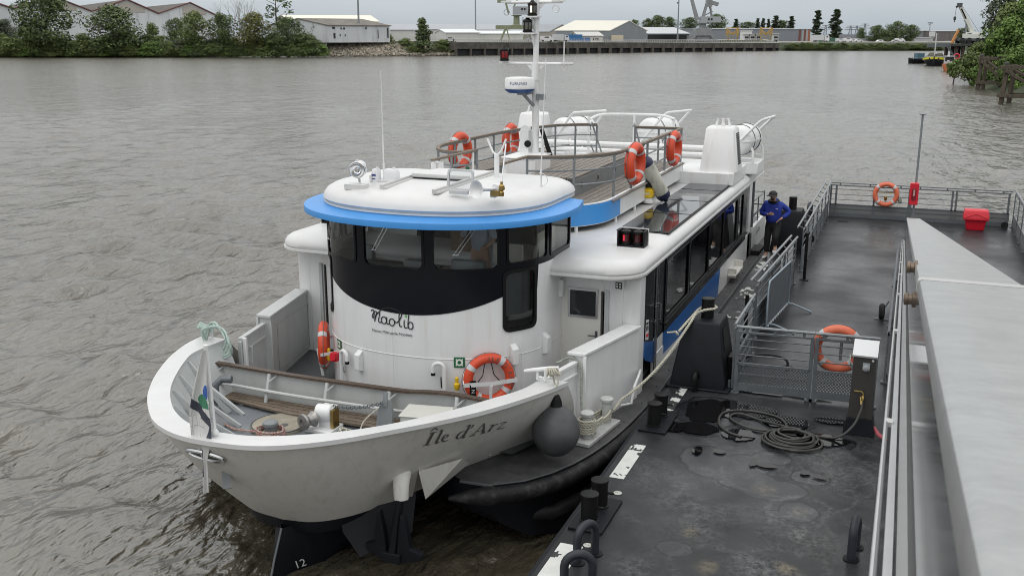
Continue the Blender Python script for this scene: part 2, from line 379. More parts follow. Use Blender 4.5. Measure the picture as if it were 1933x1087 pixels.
# ------------------------------------------------------------------ pontoon
PX0, PX1, PY0, PY1, PZ = -3.42, 3.28, 5.0, 34.2, .9
PONT = thing('pontoon', (0, 19, 0), 'long dark grey floating pontoon with a stained wet deck, the ferry moored along its edge', 'pontoon')
PO = (0, 19, 0)
def pontoon():
    m = bpy.data.materials.new('pontoon_coating'); m.use_nodes = True; n = m.node_tree.nodes; L = m.node_tree.links; b = n['Principled BSDF']
    at_ = n.new('ShaderNodeAttribute'); at_.attribute_name = 'wear'; sp = n.new('ShaderNodeSeparateColor'); L.new(at_.outputs['Color'], sp.inputs[0])
    co = n.new('ShaderNodeTexCoord')
    z1 = n.new('ShaderNodeTexNoise'); z1.inputs['Scale'].default_value = 1.7; z1.inputs['Detail'].default_value = 7; z1.inputs['Roughness'].default_value = .62; L.new(co.outputs['Object'], z1.inputs[0])
    r1 = n.new('ShaderNodeValToRGB'); r1.color_ramp.elements[0].position = .3; r1.color_ramp.elements[1].position = .72
    r1.color_ramp.elements[0].color = (.0085, .0098, .0125, 1); r1.color_ramp.elements[1].color = (.036, .0385, .042, 1); L.new(z1.outputs[0], r1.inputs[0])
    z2 = n.new('ShaderNodeTexNoise'); z2.inputs['Scale'].default_value = 90; z2.inputs['Detail'].default_value = 3; L.new(co.outputs['Object'], z2.inputs[0])
    mr = n.new('ShaderNodeMapRange'); mr.inputs[1].default_value = .35; mr.inputs[2].default_value = .75; mr.inputs[3].default_value = .35; mr.inputs[4].default_value = 2.3; L.new(z2.outputs[0], mr.inputs[0])
    mu = n.new('ShaderNodeMix'); mu.data_type = 'RGBA'; mu.blend_type = 'MULTIPLY'; mu.inputs[0].default_value = 1; L.new(r1.outputs[0], mu.inputs[6]); L.new(mr.outputs[0], mu.inputs[7])
    x1 = n.new('ShaderNodeMix'); x1.data_type = 'RGBA'; zg = n.new('ShaderNodeTexNoise'); zg.inputs['Scale'].default_value = 16; zg.inputs['Detail'].default_value = 9; zg.inputs['Roughness'].default_value = .75; L.new(co.outputs['Object'], zg.inputs[0])
    mg = n.new('ShaderNodeMapRange'); mg.inputs[1].default_value = .40; mg.inputs[2].default_value = .66; mg.inputs[3].default_value = .12; mg.inputs[4].default_value = 1.9; L.new(zg.outputs[0], mg.inputs[0])
    gm = n.new('ShaderNodeMath'); gm.operation = 'MULTIPLY'; gm.use_clamp = True; L.new(sp.outputs[0], gm.inputs[0]); L.new(mg.outputs[0], gm.inputs[1])
    L.new(gm.outputs[0], x1.inputs[0]); L.new(mu.outputs[2], x1.inputs[6]); x1.inputs[7].default_value = (.19, .193, .195, 1)
    x2 = n.new('ShaderNodeMix'); x2.data_type = 'RGBA'; g2 = n.new('ShaderNodeMath'); g2.operation = 'MULTIPLY'; g2.use_clamp = True; L.new(sp.outputs[1], g2.inputs[0]); L.new(mg.outputs[0], g2.inputs[1]); L.new(g2.outputs[0], x2.inputs[0]); L.new(x1.outputs[2], x2.inputs[6]); x2.inputs[7].default_value = (.22, .19, .135, 1)
    x3 = n.new('ShaderNodeMix'); x3.data_type = 'RGBA'; L.new(sp.outputs[2], x3.inputs[0]); L.new(x2.outputs[2], x3.inputs[6]); x3.inputs[7].default_value = (.012, .0125, .0135, 1)
    wr_ = n.new('ShaderNodeValToRGB'); e_ = wr_.color_ramp.elements; e_[0].position = 0; e_[0].color = (1, 1, 1, 1); e_[1].position = 1; e_[1].color = (.80, .82, .85, 1); q_ = e_.new(.35); q_.color = (.13, .13, .135, 1); q_ = e_.new(.75); q_.color = (.70, .72, .75, 1)
    L.new(at_.outputs['Alpha'], wr_.inputs[0]); wm = n.new('ShaderNodeMix'); wm.data_type = 'RGBA'; wm.blend_type = 'MULTIPLY'; wm.inputs[0].default_value = 1; L.new(x3.outputs[2], wm.inputs[6]); L.new(wr_.outputs[0], wm.inputs[7])
    L.new(wm.outputs[2], b.inputs['Base Color'])
    z3 = n.new('ShaderNodeTexNoise'); z3.inputs['Scale'].default_value = .7; z3.inputs['Detail'].default_value = 5; L.new(co.outputs['Object'], z3.inputs[0])
    m3 = n.new('ShaderNodeMapRange'); m3.inputs[1].default_value = .35; m3.inputs[2].default_value = .65; m3.inputs[3].default_value = .22; m3.inputs[4].default_value = .48; L.new(z3.outputs[0], m3.inputs[0])
    ad = n.new('ShaderNodeMath'); ad.operation = 'MULTIPLY_ADD'; L.new(sp.outputs[0], ad.inputs[0]); ad.inputs[1].default_value = .35; L.new(m3.outputs[0], ad.inputs[2]); wl_ = n.new('ShaderNodeMix'); L.new(at_.outputs['Alpha'], wl_.inputs[0]); L.new(ad.outputs[0], wl_.inputs[2]); wl_.inputs[3].default_value = .12; L.new(wl_.outputs[0], b.inputs['Roughness'])
    bp = n.new('ShaderNodeBump'); bp.inputs['Strength'].default_value = .25; bp.inputs['Distance'].default_value = .004; L.new(z2.outputs[0], bp.inputs['Height']); L.new(bp.outputs[0], b.inputs['Normal'])
    b.inputs['Specular IOR Level'].default_value = .25
    # deck sheet with a wear attribute
    xs = np.concatenate([np.arange(PX0, .1, .024), np.linspace(.1, PX1, 36)]); ys = np.concatenate([np.arange(PY0, 8.6, .06), np.arange(8.6, 16.6, .024), np.linspace(16.6, PY1, 320)]); nx, ny = len(xs), len(ys); X, Y = np.meshgrid(xs, ys)
    wr = np.zeros((ny, nx, 3)); rs = np.random.RandomState(9)
    def bn(s, seed):
        r_ = np.random.RandomState(seed); o = np.zeros_like(X)
        for i in range(14):
            a = r_.rand()*2*pi; k = s*r_.uniform(.6, 2.4); o += np.sin(k*(X*cos(a)+Y*sin(a))+r_.rand()*7+.8*np.sin(k*.7*(X*sin(a)-Y*cos(a))+r_.rand()*7))
        return o/14*2
    wob = bn(5, 1)+.8*bn(13, 2)
    def spot(x, y, rx, ry, ch, amt, soft=.5, w_=.25):
        d = np.sqrt(((X-x)/rx)**2+((Y-y)/ry)**2)+wob*w_; wr[..., ch] = np.maximum(wr[..., ch], amt*np.clip((1-d)/soft, 0, 1))
    def ring(x, y, rx, ry, ch, amt, wd=.22):
        d = np.sqrt(((X-x)/rx)**2+((Y-y)/ry)**2)+wob*.12; wr[..., ch] = np.maximum(wr[..., ch], amt*np.clip(1-np.abs(d-1)/wd, 0, 1))
    near = np.clip((17-Y)/3, 0, 1)
    wr[..., 0] = np.clip(.02+.20*bn(2.2, 4)+.16*bn(6.5, 41)+.10*bn(15, 42), 0, .6)*near + np.clip(.05*bn(1.2, 6), 0, .2)
    wr[..., 2] = np.clip(.45*bn(.9, 11)+.30*bn(3.5, 43)+.10, 0, .85)*near
    edge = np.clip((X-(PX0+.02))/.9, 0, 1); wr[..., 0] *= edge
    for (x, y, rx, ry, a) in ((-.83,11.15,.22,.3,1.0),(-.62,11.0,.5,.5,.5),(-2.0,10.9,.55,.6,.45),(-1.15,10.2,.5,.6,.5),(-2.3,11.5,.5,.5,.42),(-1.6,11.4,.4,.4,.35),(-.8,13.6,.6,.7,.42),(-.5,13.0,.5,.6,.40),(-2.9,12.2,.35,.7,.3),(-2.4,9.7,.4,.5,.4),(-1.3,9.2,.5,.5,.4),(-.9,10.0,.4,.5,.5)): spot(x, y, rx, ry, 0, a, .9)
    for (x, y, rx, ry, a) in ((-.86,10.35,.16,.17,.95),(-1.68,10.05,.14,.17,.95),(-2.02,10.75,.11,.15,.8),(-1.35,12.25,.2,.22,.35),(-.88,11.78,.16,.16,.35),(-.3,9.6,.16,.2,.6),(-2.3,9.2,.12,.14,.6)): spot(x, y, rx, ry, 1, a, .8)
    for (x, y, rx, ry) in ((-.88,11.78,.36,.42),(-.86,10.35,.42,.5),(-1.68,10.05,.4,.48),(-.83,11.15,.4,.45)): ring(x, y, rx, ry, 0, .42)
    for (x, y, rx, ry, a) in ((-1.2,10.9,.6,.5,.6),(-2.6,10.1,.5,.5,.6),(-1.7,11.0,.5,.3,.55),(-.7,12.3,.45,.3,.5),(-2.9,13.4,.4,.5,.7),(-.5,9.8,.4,.3,.5),(-2.7,11.6,.4,.4,.6)): spot(x, y, rx, ry, 2, a, 1.)
    wet = np.zeros_like(X); wob2 = .30*bn(4, 77)+.16*bn(11, 78)+.10*bn(26, 79)
    for (x, y, rx, ry) in ((-2.30,13.0,.30,.36),(-2.05,12.62,.35,.28),(-1.72,12.9,.36,.33),(-1.62,12.45,.40,.33),(-1.25,12.28,.40,.30),(-1.40,13.32,.24,.22),(-.84,12.83,.24,.20),(-.88,11.78,.23,.26),(-2.55,14.75,.50,.62),(-2.6,13.98,.40,.30),(-1.97,13.95,.30,.27),(-1.95,14.95,.42,.34),(-1.38,14.70,.38,.30),(-.82,14.2,.42,.26),(-1.15,11.6,.12,.1),(-2.1,10.3,.2,.16)):
        d = np.sqrt(((X-x)/rx)**2+((Y-y)/ry)**2)+wob2*.45; wet = np.maximum(wet, np.clip((1.12-d)/.16, 0, 1))
    for k in range(26):   # hose drag arcs
        cx_ = rs.normal(-.65, .25); cy_ = rs.normal(13.1, .35); R0 = rs.uniform(.2, .75); d = np.abs(np.hypot(X-cx_, (Y-cy_)*1.)-R0); th = np.arctan2(Y-cy_, X-cx_); t0 = rs.uniform(-3, 3)
        wr[..., 0] = np.maximum(wr[..., 0], .30*np.clip(1-d/.035, 0, 1)*(np.cos(th-t0) > .3))
    for k in range(9):   # dull glossy bars of foot traffic further along
        spot(rs.uniform(-2, -.3), 17+k*1.75+rs.uniform(-.3, .3), rs.uniform(.2, .5), rs.uniform(.15, .35), 0, rs.uniform(.06, .16), 1.)
    mb = MB()
    idx = np.arange(nx*ny).reshape(ny, nx); Fq = np.stack([idx[:-1,:-1], idx[:-1,1:], idx[1:,1:], idx[1:,:-1]], -1).reshape(-1, 4)
    V = np.stack([X, Y, np.full_like(X, PZ)], -1).reshape(-1, 3)
    mb.v = [tuple(p) for p in V]; mb.f = [tuple(int(i) for i in q) for q in Fq]; mb.m = [0]*len(mb.f)
    ob = mb.build('deck_surface', m, PONT, PO)
    ca = ob.data.color_attributes.new('wear', 'FLOAT_COLOR', 'POINT')
    col = np.concatenate([wr, wet[..., None]], -1).reshape(-1).astype(np.float32); ca.data.foreach_set('color', col)
    h = MB(); h.box(((PX0+PX1)/2, (PY0+PY1)/2, .1), (PX1-PX0-.02, PY1-PY0-.02, 1.59))
    h.box((PX0+.0, (PY0+PY1)/2, .86), (.10, PY1-PY0, .07)); h.box(((PX0+PX1)/2, PY1, .86), (PX1-PX0, .1, .09))
    for k in range(24): h.bar((PX0-.03, PY0+.6+k*1.2, -.4), (PX0-.03, PY0+.6+k*1.2, .8), .05)
    h.build('pontoon_hull', NAVY, PONT, PO)
pontoon()
PUD = mat('puddle_water', (.004, .004, .0045), .02, spec=.28)
def blob(cx_, cy_, rx, ry, seed, k=90, rough=.13):
    r_ = random.Random(seed); ph = [(r_.uniform(0, 7), r_.uniform(.3, 1)) for _ in range(11)]
    out = []
    for i in range(k):
        a = 2*pi*i/k; q = 1+sum(rough*am*sin((j+2)*a+p)/(1+.30*j) for j, (p, am) in enumerate(ph)); out.append((cx_+rx*q*cos(a), cy_+ry*q*sin(a)))
    return out
def puddles():
    dark = [(-2.62,14.75,.30,.52),(-2.30,14.95,.22,.40),(-2.60,13.98,.32,.24),(-3.0,13.9,.24,.20),(-1.97,13.95,.24,.22),(-1.95,14.95,.36,.30),(-1.38,14.70,.33,.26),(-.82,14.2,.36,.22),(-2.42,13.15,.07,.14),(-2.12,13.22,.08,.08),(-1.62,13.02,.05,.15),(-1.45,12.98,.16,.07),(-.92,12.93,.07,.07),(-.72,12.86,.10,.05),(-2.05,15.9,.5,.10),(-1.2,15.95,.4,.08),(-.75,15.0,.25,.12)]
    for i, (x, y, rx, ry) in enumerate(dark):
        mb = MB(); p = blob(x, y, rx, ry, 50+i, rough=.075); mb.add([(a, b, PZ+.014+.0008*i) for a, b in p], [tuple(range(len(p)))])
        mb.build('puddle', PUD, PONT, PO)
puddles()
def markings():
    m = mat('worn_white_marking', (.62, .63, .61), .6, var=.12, vscale=7)
    rs = random.Random(4)
    for (x0, x1, y0, y1, wear) in ((-3.34,-3.12,11.87,13.08,.10),(-3.36,-3.08,8.2,9.95,.04),(-3.24,-3.08,14.5,15.65,.42),(-3.35,-3.0,20.2,20.9,.72),(-3.35,-3.02,21.9,23.2,.62),(-3.4,-3.1,24.9,26.0,.35),(-3.3,-3.1,29.6,30.8,.1),(-3.3,-3.1,32.6,33.6,.05),(-3.2,-3.05,17.9,18.3,.2)):
        mb = MB(); st = .025; nx = int((x1-x0)/st); ny = int((y1-y0)/st); ph = [(rs.uniform(0, 7), rs.uniform(0, 6.3)) for _ in range(7)]
        for i in range(nx):
            for j in range(ny):
                x, y = x0+i*st, y0+j*st
                v = sum(sin((9+4*k)*(x*cos(a)+y*sin(a))+p) for k, (p, a) in enumerate(ph))/3.2
                ed = min(i, nx-1-i, j, ny-1-j)
                if v*.5+.5 + rs.uniform(-.12, .12) < wear - (0 if ed > 1 else -.12): mb.mi = 1
                else: mb.mi = 0
                mb.add([(x, y, PZ+.004), (x+st, y, PZ+.004), (x+st, y+st, PZ+.004), (x, y+st, PZ+.004)], [(0, 1, 2, 3)])
        mb.build('painted_marking', [m, mat('worn_through', (.030, .031, .033), .5, var=.4, vscale=20)], PONT, PO)
markings()
# ------------------------------------------------------------------ ferry (u = athwartships from the centreline, port = +u)
BX = -7.2
FO = (BX, 18.0, 0.0)
FERRY = thing('ferry', FO, 'white passenger ferry with blue wheelhouse brim moored alongside the pontoon', 'ferry')
def B(u, y, z): return Vector((BX+u, y, z))
def fp(mb, name, mats, parent=None, ang=38, bevel=0., label=None):
    if parent is not None and parent != FERRY and parent.parent != FERRY: parent.parent = FERRY
    o = mb.build(name, mats, parent or FERRY, FO, ang, bevel)
    if label: o['label'] = label
    return o
def sheer(y): return 1.87 + (12.7-y)/4.05*.2
RIM_OUT = [(3.01,12.6),(2.86,12.04),(2.62,11.38),(2.37,10.84),(2.06,10.33),(1.71,9.83),(1.36,9.36),(1.04,9.03),(.72,8.80),(.40,8.68),(0,8.63),(-.35,8.64),(-.72,8.75),(-1.12,8.99),(-1.64,9.50),(-2.0,9.95),(-2.38,10.52),(-2.79,11.27),(-3.06,11.95),(-3.18,12.5)]
RIM_IN = [(2.62,12.6),(2.56,12.02),(2.33,11.43),(2.09,10.86),(1.82,10.36),(1.56,9.95),(1.22,9.55),(.88,9.27),(.54,9.06),(.24,8.95),(-.08,8.92),(-.35,8.95),(-.63,9.04),(-.90,9.2),(-1.18,9.42),(-1.51,9.76),(-1.81,10.13),(-2.10,10.57),(-2.44,11.16),(-2.66,11.67),(-2.72,12.5)]
BOT = [(2.75,13.6,.76),(2.3,12.9,.72),(1.9,12.2,.66),(1.5,11.5,.58),(1.15,10.85,.53),(.85,10.35,.50),(.45,10.02,.48),(0,9.94,.47)]
BOT = BOT + [(-u-.1, y, z) for u, y, z in BOT[-2::-1]]
NR = 81
def halves(P, c, n):
    a = resample(catmull(P[:c+1], 8), n//2+1); b = resample(catmull(P[c:], 8), n//2+1); return a + b[1:]
rim_o = halves([B(u, y, sheer(y)) for u, y in RIM_OUT], 10, NR)
rim_i = halves([B(u, y, sheer(y)) for u, y in RIM_IN], 10, NR)
bot_o = halves([B(*p) for p in BOT], 7, NR)
def hull_pt(i, v, off=0.):
    i = min(max(i, 0), NR-1); k = min(int(i), NR-2); f = i-k
    T = rim_o[k].lerp(rim_o[k+1], f); Bt = bot_o[k].lerp(bot_o[k+1], f)
    t = (rim_o[k+1]-rim_o[k]).normalized(); nrm = Vector((-t.y, t.x, 0))   # outward or inward, fixed below
    out = (T-B(0, 13.2, T.z)); out.z = 0
    if nrm.dot(out) < 0: nrm = -nrm
    p = T.lerp(Bt, v); b = .10*sin(pi*v)*(1-.3*v)
    return p + nrm*(b+off)
def ferry_hull():
    mb = MB(); nv = 14
    mb.loft([[hull_pt(i, v/nv) for i in range(NR)] for v in range(nv+1)], closed=False)
    # after ends of the flared bow: close to the inner side
    for k in (0, NR-1):
        e = [hull_pt(k, v/nv) for v in range(nv+1)]; inn = [Vector((rim_i[k].x, p.y+.02, p.z)) for p in e]
        mb.loft([e, inn], closed=False)
    hull = fp(mb, 'bow_hull', HULLW, ang=60)
    mb = MB()
    for i in (28.5,): mb.tube([hull_pt(i, v/20, -.001) for v in range(21)], .004, 5)
    fp(mb, 'weld_seam', HULLW, hull)
    # rim cap
    mb = MB(); up = Vector((0, 0, .012)); dn = Vector((0, 0, -.045))
    ro = [hull_pt(i, 0, .014) for i in range(NR)]
    mb.loft([[p+dn for p in ro], [p+up for p in ro], [p+up for p in rim_i], [p+dn for p in rim_i]], closed=False)
    for k in (0, NR-1): mb.add([ro[k]+dn, ro[k]+up, rim_i[k]+up, rim_i[k]+dn], [(0, 1, 2, 3)])
    fp(mb, 'bulwark_cap', WHITED, ang=50)
    # inner bulwark
    mb = MB(); low = [Vector((BX+(p.x-BX)*.83, 11.6+(p.y-11.6)*.80, 1.15)) for p in rim_i]
    mb.loft([[p+dn for p in rim_i], low], closed=False)
    fp(mb, 'inner_bulwark', GREYP, ang=60)
    mb = MB()
    for i in (12, 20, 28, 34, 46, 52, 58, 64, 70):
        mb = MB(); mb.bar(rim_i[i]+Vector((0, 0, -.06)), low[i].lerp(Vector((BX, 11.5, 1.15)), .10), .03, .09)
        mb.bar(rim_i[i].lerp(low[i], .35), low[i].lerp(Vector((BX, 11.5, 1.15)), .22), .045)
        fp(mb, 'bulwark_stay', GREYP)
    # foredeck
    mb = MB(); mb.add([Vector((p.x, p.y, 1.15)) for p in low] , [tuple(range(NR))])
    fp(mb, 'foredeck', mat('foredeck_paint', (.20, .215, .235), .33, var=.25, vscale=1.6, bump=.1, bscale=30))
    # dark strip under the bow and the wave-cutting stem
    mb = MB()
    r1 = [p + Vector((0, 0, -.001)) for p in bot_o]; r2 = [Vector((BX+(p.x-BX)*.93, 10.15+(p.y-10.15)*.96+.08, p.z-.20)) for p in bot_o]
    r3 = [Vector((BX+(p.x-BX)*.35, p.y+.7, p.z-.24)) for p in bot_o]
    mb.loft([r1, r2, r3], closed=False); fp(mb, 'bow_bottom', NAVY)
    mb = MB()
    for sgn in (1, -1):
        st = [(0, 9.92, .36), (0, 9.72, .0), (0, 9.45, -.6)]; rr = []
        for (wd, yy) in ((.02, 0.), (.55, .75), (1.0, 1.7), (1.3, 3.2), (1.35, 8.)):
            rr.append([B(sgn*wd*f, y+yy, z) for (u, y, z), f in zip(st, (1, .92, .3))])
        mb.loft(rr, closed=False)
    keel = fp(mb, 'stem_keel', NAVY, ang=60)
    mb = MB(); v, f = text_verts('12', .20)
    stn = lambda x, y: B(.16+x*.45, 9.88+x*.72-y*.33, -.10+y*.9) + Vector((.02, -.012, 0))
    mb.add([stn(x, y-.10) for x, y in v], f); fp(mb, 'draught_mark', mat('mark_white', (.7, .7, .7), .5), keel)
    mb = MB(); mb.tube([B(0, 9.91, .36), B(0, 9.71, 0), B(0, 9.44, -.6)], .016, 6); fp(mb, 'stem_bar', GALVD, keel)
    # bridge deck between the hulls
    mb = MB(); mb.box(B(0, 21.2, .58), (4.8, 16.2, .26)); fp(mb, 'wet_deck', NAVY)
    SD = mat('side_deck_paint', (.060, .060, .062), .62, var=.3, vscale=4, streak=((2, 2, 2), (.13, .13, .125), .5), bump=.15, bscale=40)
    top = [(1.2,11.9),(1.75,11.45),(2.25,11.35),(2.70,11.62),(3.08,12.2),(3.34,13.0),(3.50,14.0),(3.58,15.2),(3.62,17.),(3.62,30.2)]
    for sgn in (1, -1):
        mb = MB(); T = resample(catmull([Vector((u, y, 0)) for u, y in top], 8), 46)
        keelp = [(1.15,11.95,.40),(1.7,11.7,.30),(2.25,11.62,.15),(2.7,11.62,-.05),(2.95,12.4,-.3),(3.1,14,-.5),(3.1,30.2,-.5)]
        K = resample(catmull([Vector(p) for p in keelp], 8), 46)
        z1 = .73; rows = [[B(sgn*p.x, p.y, z1) for p in T], [B(sgn*(p.x+.0), p.y, z1-.24) for p in T], [B(sgn*(p.x*.97), p.y+.05, .30) for p in T], [B(sgn*k.x, k.y, k.z) for k in K]]
        mb.loft(rows, closed=False)
        inn = [B(sgn*1.0, max(p.y+.2, 12.2), .42) for p in T]; mb.loft([rows[3], inn], closed=False)
        sh = fp(mb, 'side_hull', NAVY, ang=50)
        mb = MB(); mb.loft([[B(sgn*p.x, p.y, z1+.002) for p in T], [B(sgn*.9, max(p.y+.1, 12.0), z1+.002) for p in T]], closed=False)
        fp(mb, 'side_deck', SD, sh)
        mb = MB(); Q = [p for p in T if p.x > 2.2]; path = [B(sgn*(p.x+.03), p.y-.02, .60) for p in Q]
        mb.tube(path, .115, 10)
        a, b = path[0], path[1]; d = (a-b).normalized(); d2 = (d+Vector((-.0*sgn, .25, -.05))).normalized()
        mb.tube([a, a+d*.08, a+d2*.35, a+d2*.62], [.125, .135, .10, .03], 10)
        path2 = [B(sgn*(p.x*.985), p.y+.06, .10) for p in Q if p.y > 12.0]
        mb.tube([path2[0]+Vector((-.62*sgn, -.30, -.03)), path2[0]+Vector((-.25*sgn, -.12, 0))]+path2, [.02, .10]+[.10]*len(path2), 10)
        fp(mb, 'rub_rail', RUBBER, sh)
        mb = MB(); mb.tube([B(sgn*(p.x-.035), p.y, .715) for p in T if p.x > 1.9], .022, 6)
        for p in T[8::2]: mb.sphere(B(sgn*(p.x-.12), p.y, .735), .02, 4)
        fp(mb, 'deck_edge_strip', DARKG, sh)
ferry_hull()
# --- main deck and bulwarks
def ferry_deck():
    mb = MB(); mb.add([B(-2.3, 12.3, .80), B(2.3, 12.3, .80), B(2.72, 13.6, .80), B(3.12, 15.45, .80), B(-3.12, 15.45, .80), B(-2.72, 13.6, .80)], [(0, 1, 2, 3, 4, 5)]); fp(mb, 'main_deck', DARKG)
    mb = MB(); mb.add([B(-3.3, 27.3, .80), B(3.3, 27.3, .80), B(3.3, 30.2, .80), B(-3.3, 30.2, .80)], [(0, 1, 2, 3)]); fp(mb, 'aft_deck', DARKG)
    for s in (1, -1):
        mb = MB(); q = [(s*2.68, 13.66), (s*2.92, 13.66), (s*3.32, 15.40), (s*3.10, 15.40)]
        mb.prism([(BX+u, y) for u, y in q], .72, 1.93)
        mb.prism([(BX+u, y) for u, y in [(s*2.66, 13.62), (s*2.95, 13.62), (s*3.35, 15.40), (s*3.07, 15.40)]], 1.93, 1.985)
        mb.bar(B(s*2.94, 13.64, .74), B(s*2.94, 13.64, 1.93), .05)
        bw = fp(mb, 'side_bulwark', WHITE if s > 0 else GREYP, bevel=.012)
        mb = MB(); c = [Vector((s*2.69, 13.9, z)) for z in (0,)]
        pts = [(s*2.71, 13.82, .95), (s*2.71, 13.82, 1.78), (s*2.98, 15.18, 1.78), (s*2.98, 15.18, .95)]
        P = [B(u-s*.035, y, z) for u, y, z in pts]; mb.tube(P, .006, 4, closed=True); fp(mb, 'panel_seam', MIDG, bw)
        mb = MB(); a = B(s*2.62, 12.72, 1.30); b = B(s*2.80, 13.62, 1.30)
        mb.bar(a, b, .05, 1.02); mb.bar(a+Vector((0, 0, .53)), b+Vector((0, 0, .53)), .085, .05); mb.bar(a+Vector((-s*.03, 0, .32)), b+Vector((-s*.03, 0, .32)), .03, .035); mb.bar(a+Vector((s*.035, 0, .36)), b+Vector((s*.035, 0, .36)), .03, .035)
        mb.bar(a+Vector((0, 0, -.5)), a+Vector((0, 0, .5)), .07)
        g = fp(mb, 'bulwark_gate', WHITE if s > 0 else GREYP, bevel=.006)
        mb = MB(); h = a+Vector((-s*.05, .12, .12)); mb.tube([h, h+Vector((-s*.07, 0, 0)), h+Vector((-s*.07, .02, .26)), h+Vector((0, .02, .26))], .014, 6); fp(mb, 'gate_handle', GREYP, g)
        mb = MB(); mb.bar(B(s*2.55, 12.75, .80), B(s*2.55, 12.75, 1.86), .06); fp(mb, 'gate_post', WHITE, bevel=.01)
    # backrest bulkhead, cap, posts, rail, slatted bench
    top = [(-2.95,12.06),(-2.17,12.03),(-1.15,11.98),(-.24,11.98),(.72,12.0),(1.01,12.07),(1.39,12.14),(1.75,12.11),(2.05,12.07)]
    T = resample(catmull([B(u, y, 1.63) for u, y in top], 8), 40)
    mb = MB(); mb.loft([[p+Vector((0, .02, 0)) for p in T], [Vector((p.x, p.y+.02, .82)) for p in T], [Vector((p.x, p.y+.055, .82)) for p in T], [p+Vector((0, .055, 0)) for p in T]], closed=False)
    br = fp(mb, 'bench_backrest', GREYP)
    mb = MB(); rr = []
    for (dy, dz) in ((-.045, .0), (-.045, .035), (.05, .035), (.05, .0)): rr.append([p+Vector((0, dy, dz)) for p in T])
    mb.loft(rr+[rr[0]], closed=False); fp(mb, 'cap_rail', WOODR, br)
    for i in (3, 11, 19, 27, 35):
        mb = MB(); p = T[i]; mb.tube([Vector((p.x, p.y-.20, 1.15)), Vector((p.x, p.y-.04, 1.63))], .028, 8); mb.box((p.x, p.y-.20, 1.17), (.12, .1, .05)); mb.bar(Vector((p.x+.02, p.y-.10, 1.52)), Vector((p.x+.12, p.y+.01, 1.62)), .02); fp(mb, 'backrest_post', GREYP, br)
    mb = MB(); mb.tube([Vector((p.x, p.y-.17, 1.40)) for p in T], .026, 8); fp(mb, 'lower_rail', GREYP, br)
    mb = MB()
    for k in range(4):
        d0 = -.03-.105*k
        rr = []
        for (dy, dz) in ((0, 0), (-.09, 0), (-.09, -.03), (0, -.03)): rr.append([Vector((p.x, p.y+(d0+dy)*(.5+.5*min(1, j/16)), 1.225+dz)) for j, p in enumerate(T)])
        mb.loft(rr+[rr[0]], closed=False)
    bn = fp(mb, 'foredeck_bench', mat('bench_wood', (.20, .155, .115), .75, var=.5, vscale=2.5, stretch=(1.5, 12, 12), bump=.3, bscale=8))
    mb = MB()
    for i in range(2, 39, 6): mb.box((T[i].x, T[i].y-.18, 1.17), (.06, .22, .05))
    fp(mb, 'bench_bracket', GREYP, bn)
    # hatch cover, windlass, bitt, box, chute
    mb = MB(); c = B(-.89, 11.22, 1.152); mb.lathe([(.40, 0), (.40, .035), (.37, .05), (0, .052)], c, n=36)
    ht = fp(mb, 'deck_hatch', mat('hatch_buff', (.36, .33, .26), .6, var=.25, vscale=6, streak=((9, 9, 9), (.2, .18, .14), .5)))
    mb = MB(); mb.torus(c+Vector((0, 0, .045)), .385, .012, (0, 0, 1), 36, 6)
    for a in (-.11, .12): mb.lathe([(.055, 0), (.055, .004), (0, .0042)], c+Vector((a, -.03, .053)), n=14)
    fp(mb, 'hatch_fitting', DARKG, ht)
    c = B(-.22, 11.36, 1.15)
    mb = MB(); mb.box(c+Vector((0, 0, .03)), (.42, .38, .06)); mb.box(c+Vector((.04, .06, .20)), (.22, .20, .30)); mb.lathe([(.10, -.12), (.12, -.1), (.12, .1), (.10, .12)], c+Vector((.02, 0, .27)), (1, .15, 0), 20)
    wl = fp(mb, 'windlass', WHITE, bevel=.015)
    mb = MB(); mb.lathe([(.06, 0), (.12, .03), (.085, .07), (.075, .13), (.12, .19), (.115, .22), (.05, .235), (.045, .21), (.02, .21)], c+Vector((-.08, -.10, .20)), (-.35, -1, .0), 22); fp(mb, 'windlass_drum', mat('worn_steel', (.38, .37, .36), .35, .8, var=.3, vscale=12), wl)
    mb = MB(); mb.bar(c+Vector((.17, .02, .06)), c+Vector((.17, .02, .33)), .05, .16); fp(mb, 'windlass_gear', BRASS, wl)
    mb = MB()
    ch0, ch1 = c+Vector((.05, .05, .36)), B(.62, 11.55, 1.60)
    for i in range(26):
        t = i/25; p = ch0.lerp(ch1, t) - Vector((0, 0, .05*sin(pi*t))); mb.torus(p, .022, .007, (0, 1, 0) if i % 2 else (0, .2, 1), 8, 5)
    fp(mb, 'anchor_chain', GALVD, wl)
    mb = MB(); mb.lathe([(.13, 0), (.13, .02), (.085, .03), (.085, .17), (.11, .18), (.11, .22), (.09, .235), (0, .236)], B(-.77, 10.86, 1.15), n=22); fp(mb, 'foredeck_bitt', MIDG)
    mb = MB(); mb.prism([(BX+.98, 11.42), (BX+1.64, 11.55), (BX+1.52, 11.98), (BX+.9, 11.86)], 1.15, 1.50); mb.prism([(BX+.96, 11.40), (BX+1.66, 11.53), (BX+1.54, 11.99), (BX+.88, 11.87)], 1.50, 1.52); fp(mb, 'deck_locker', mat('locker_paint', (.58, .58, .54), .5, var=.08), bevel=.008)
    mb = MB(); q = [(.0, 0), (.26, .0), (.25, .30), (.18, .44), (.08, .44), (.02, .3)]
    base = B(.52, 11.42, 1.18); mb.loft([[base+Vector((a, .10+d+b*.2, b)) for a, b in q] for d in (0, .05)], True, True, True); mb.bar(base+Vector((.13, .17, .36)), base+Vector((.13, .21, .56)), .07, .02); fp(mb, 'chain_stopper', MIDG)
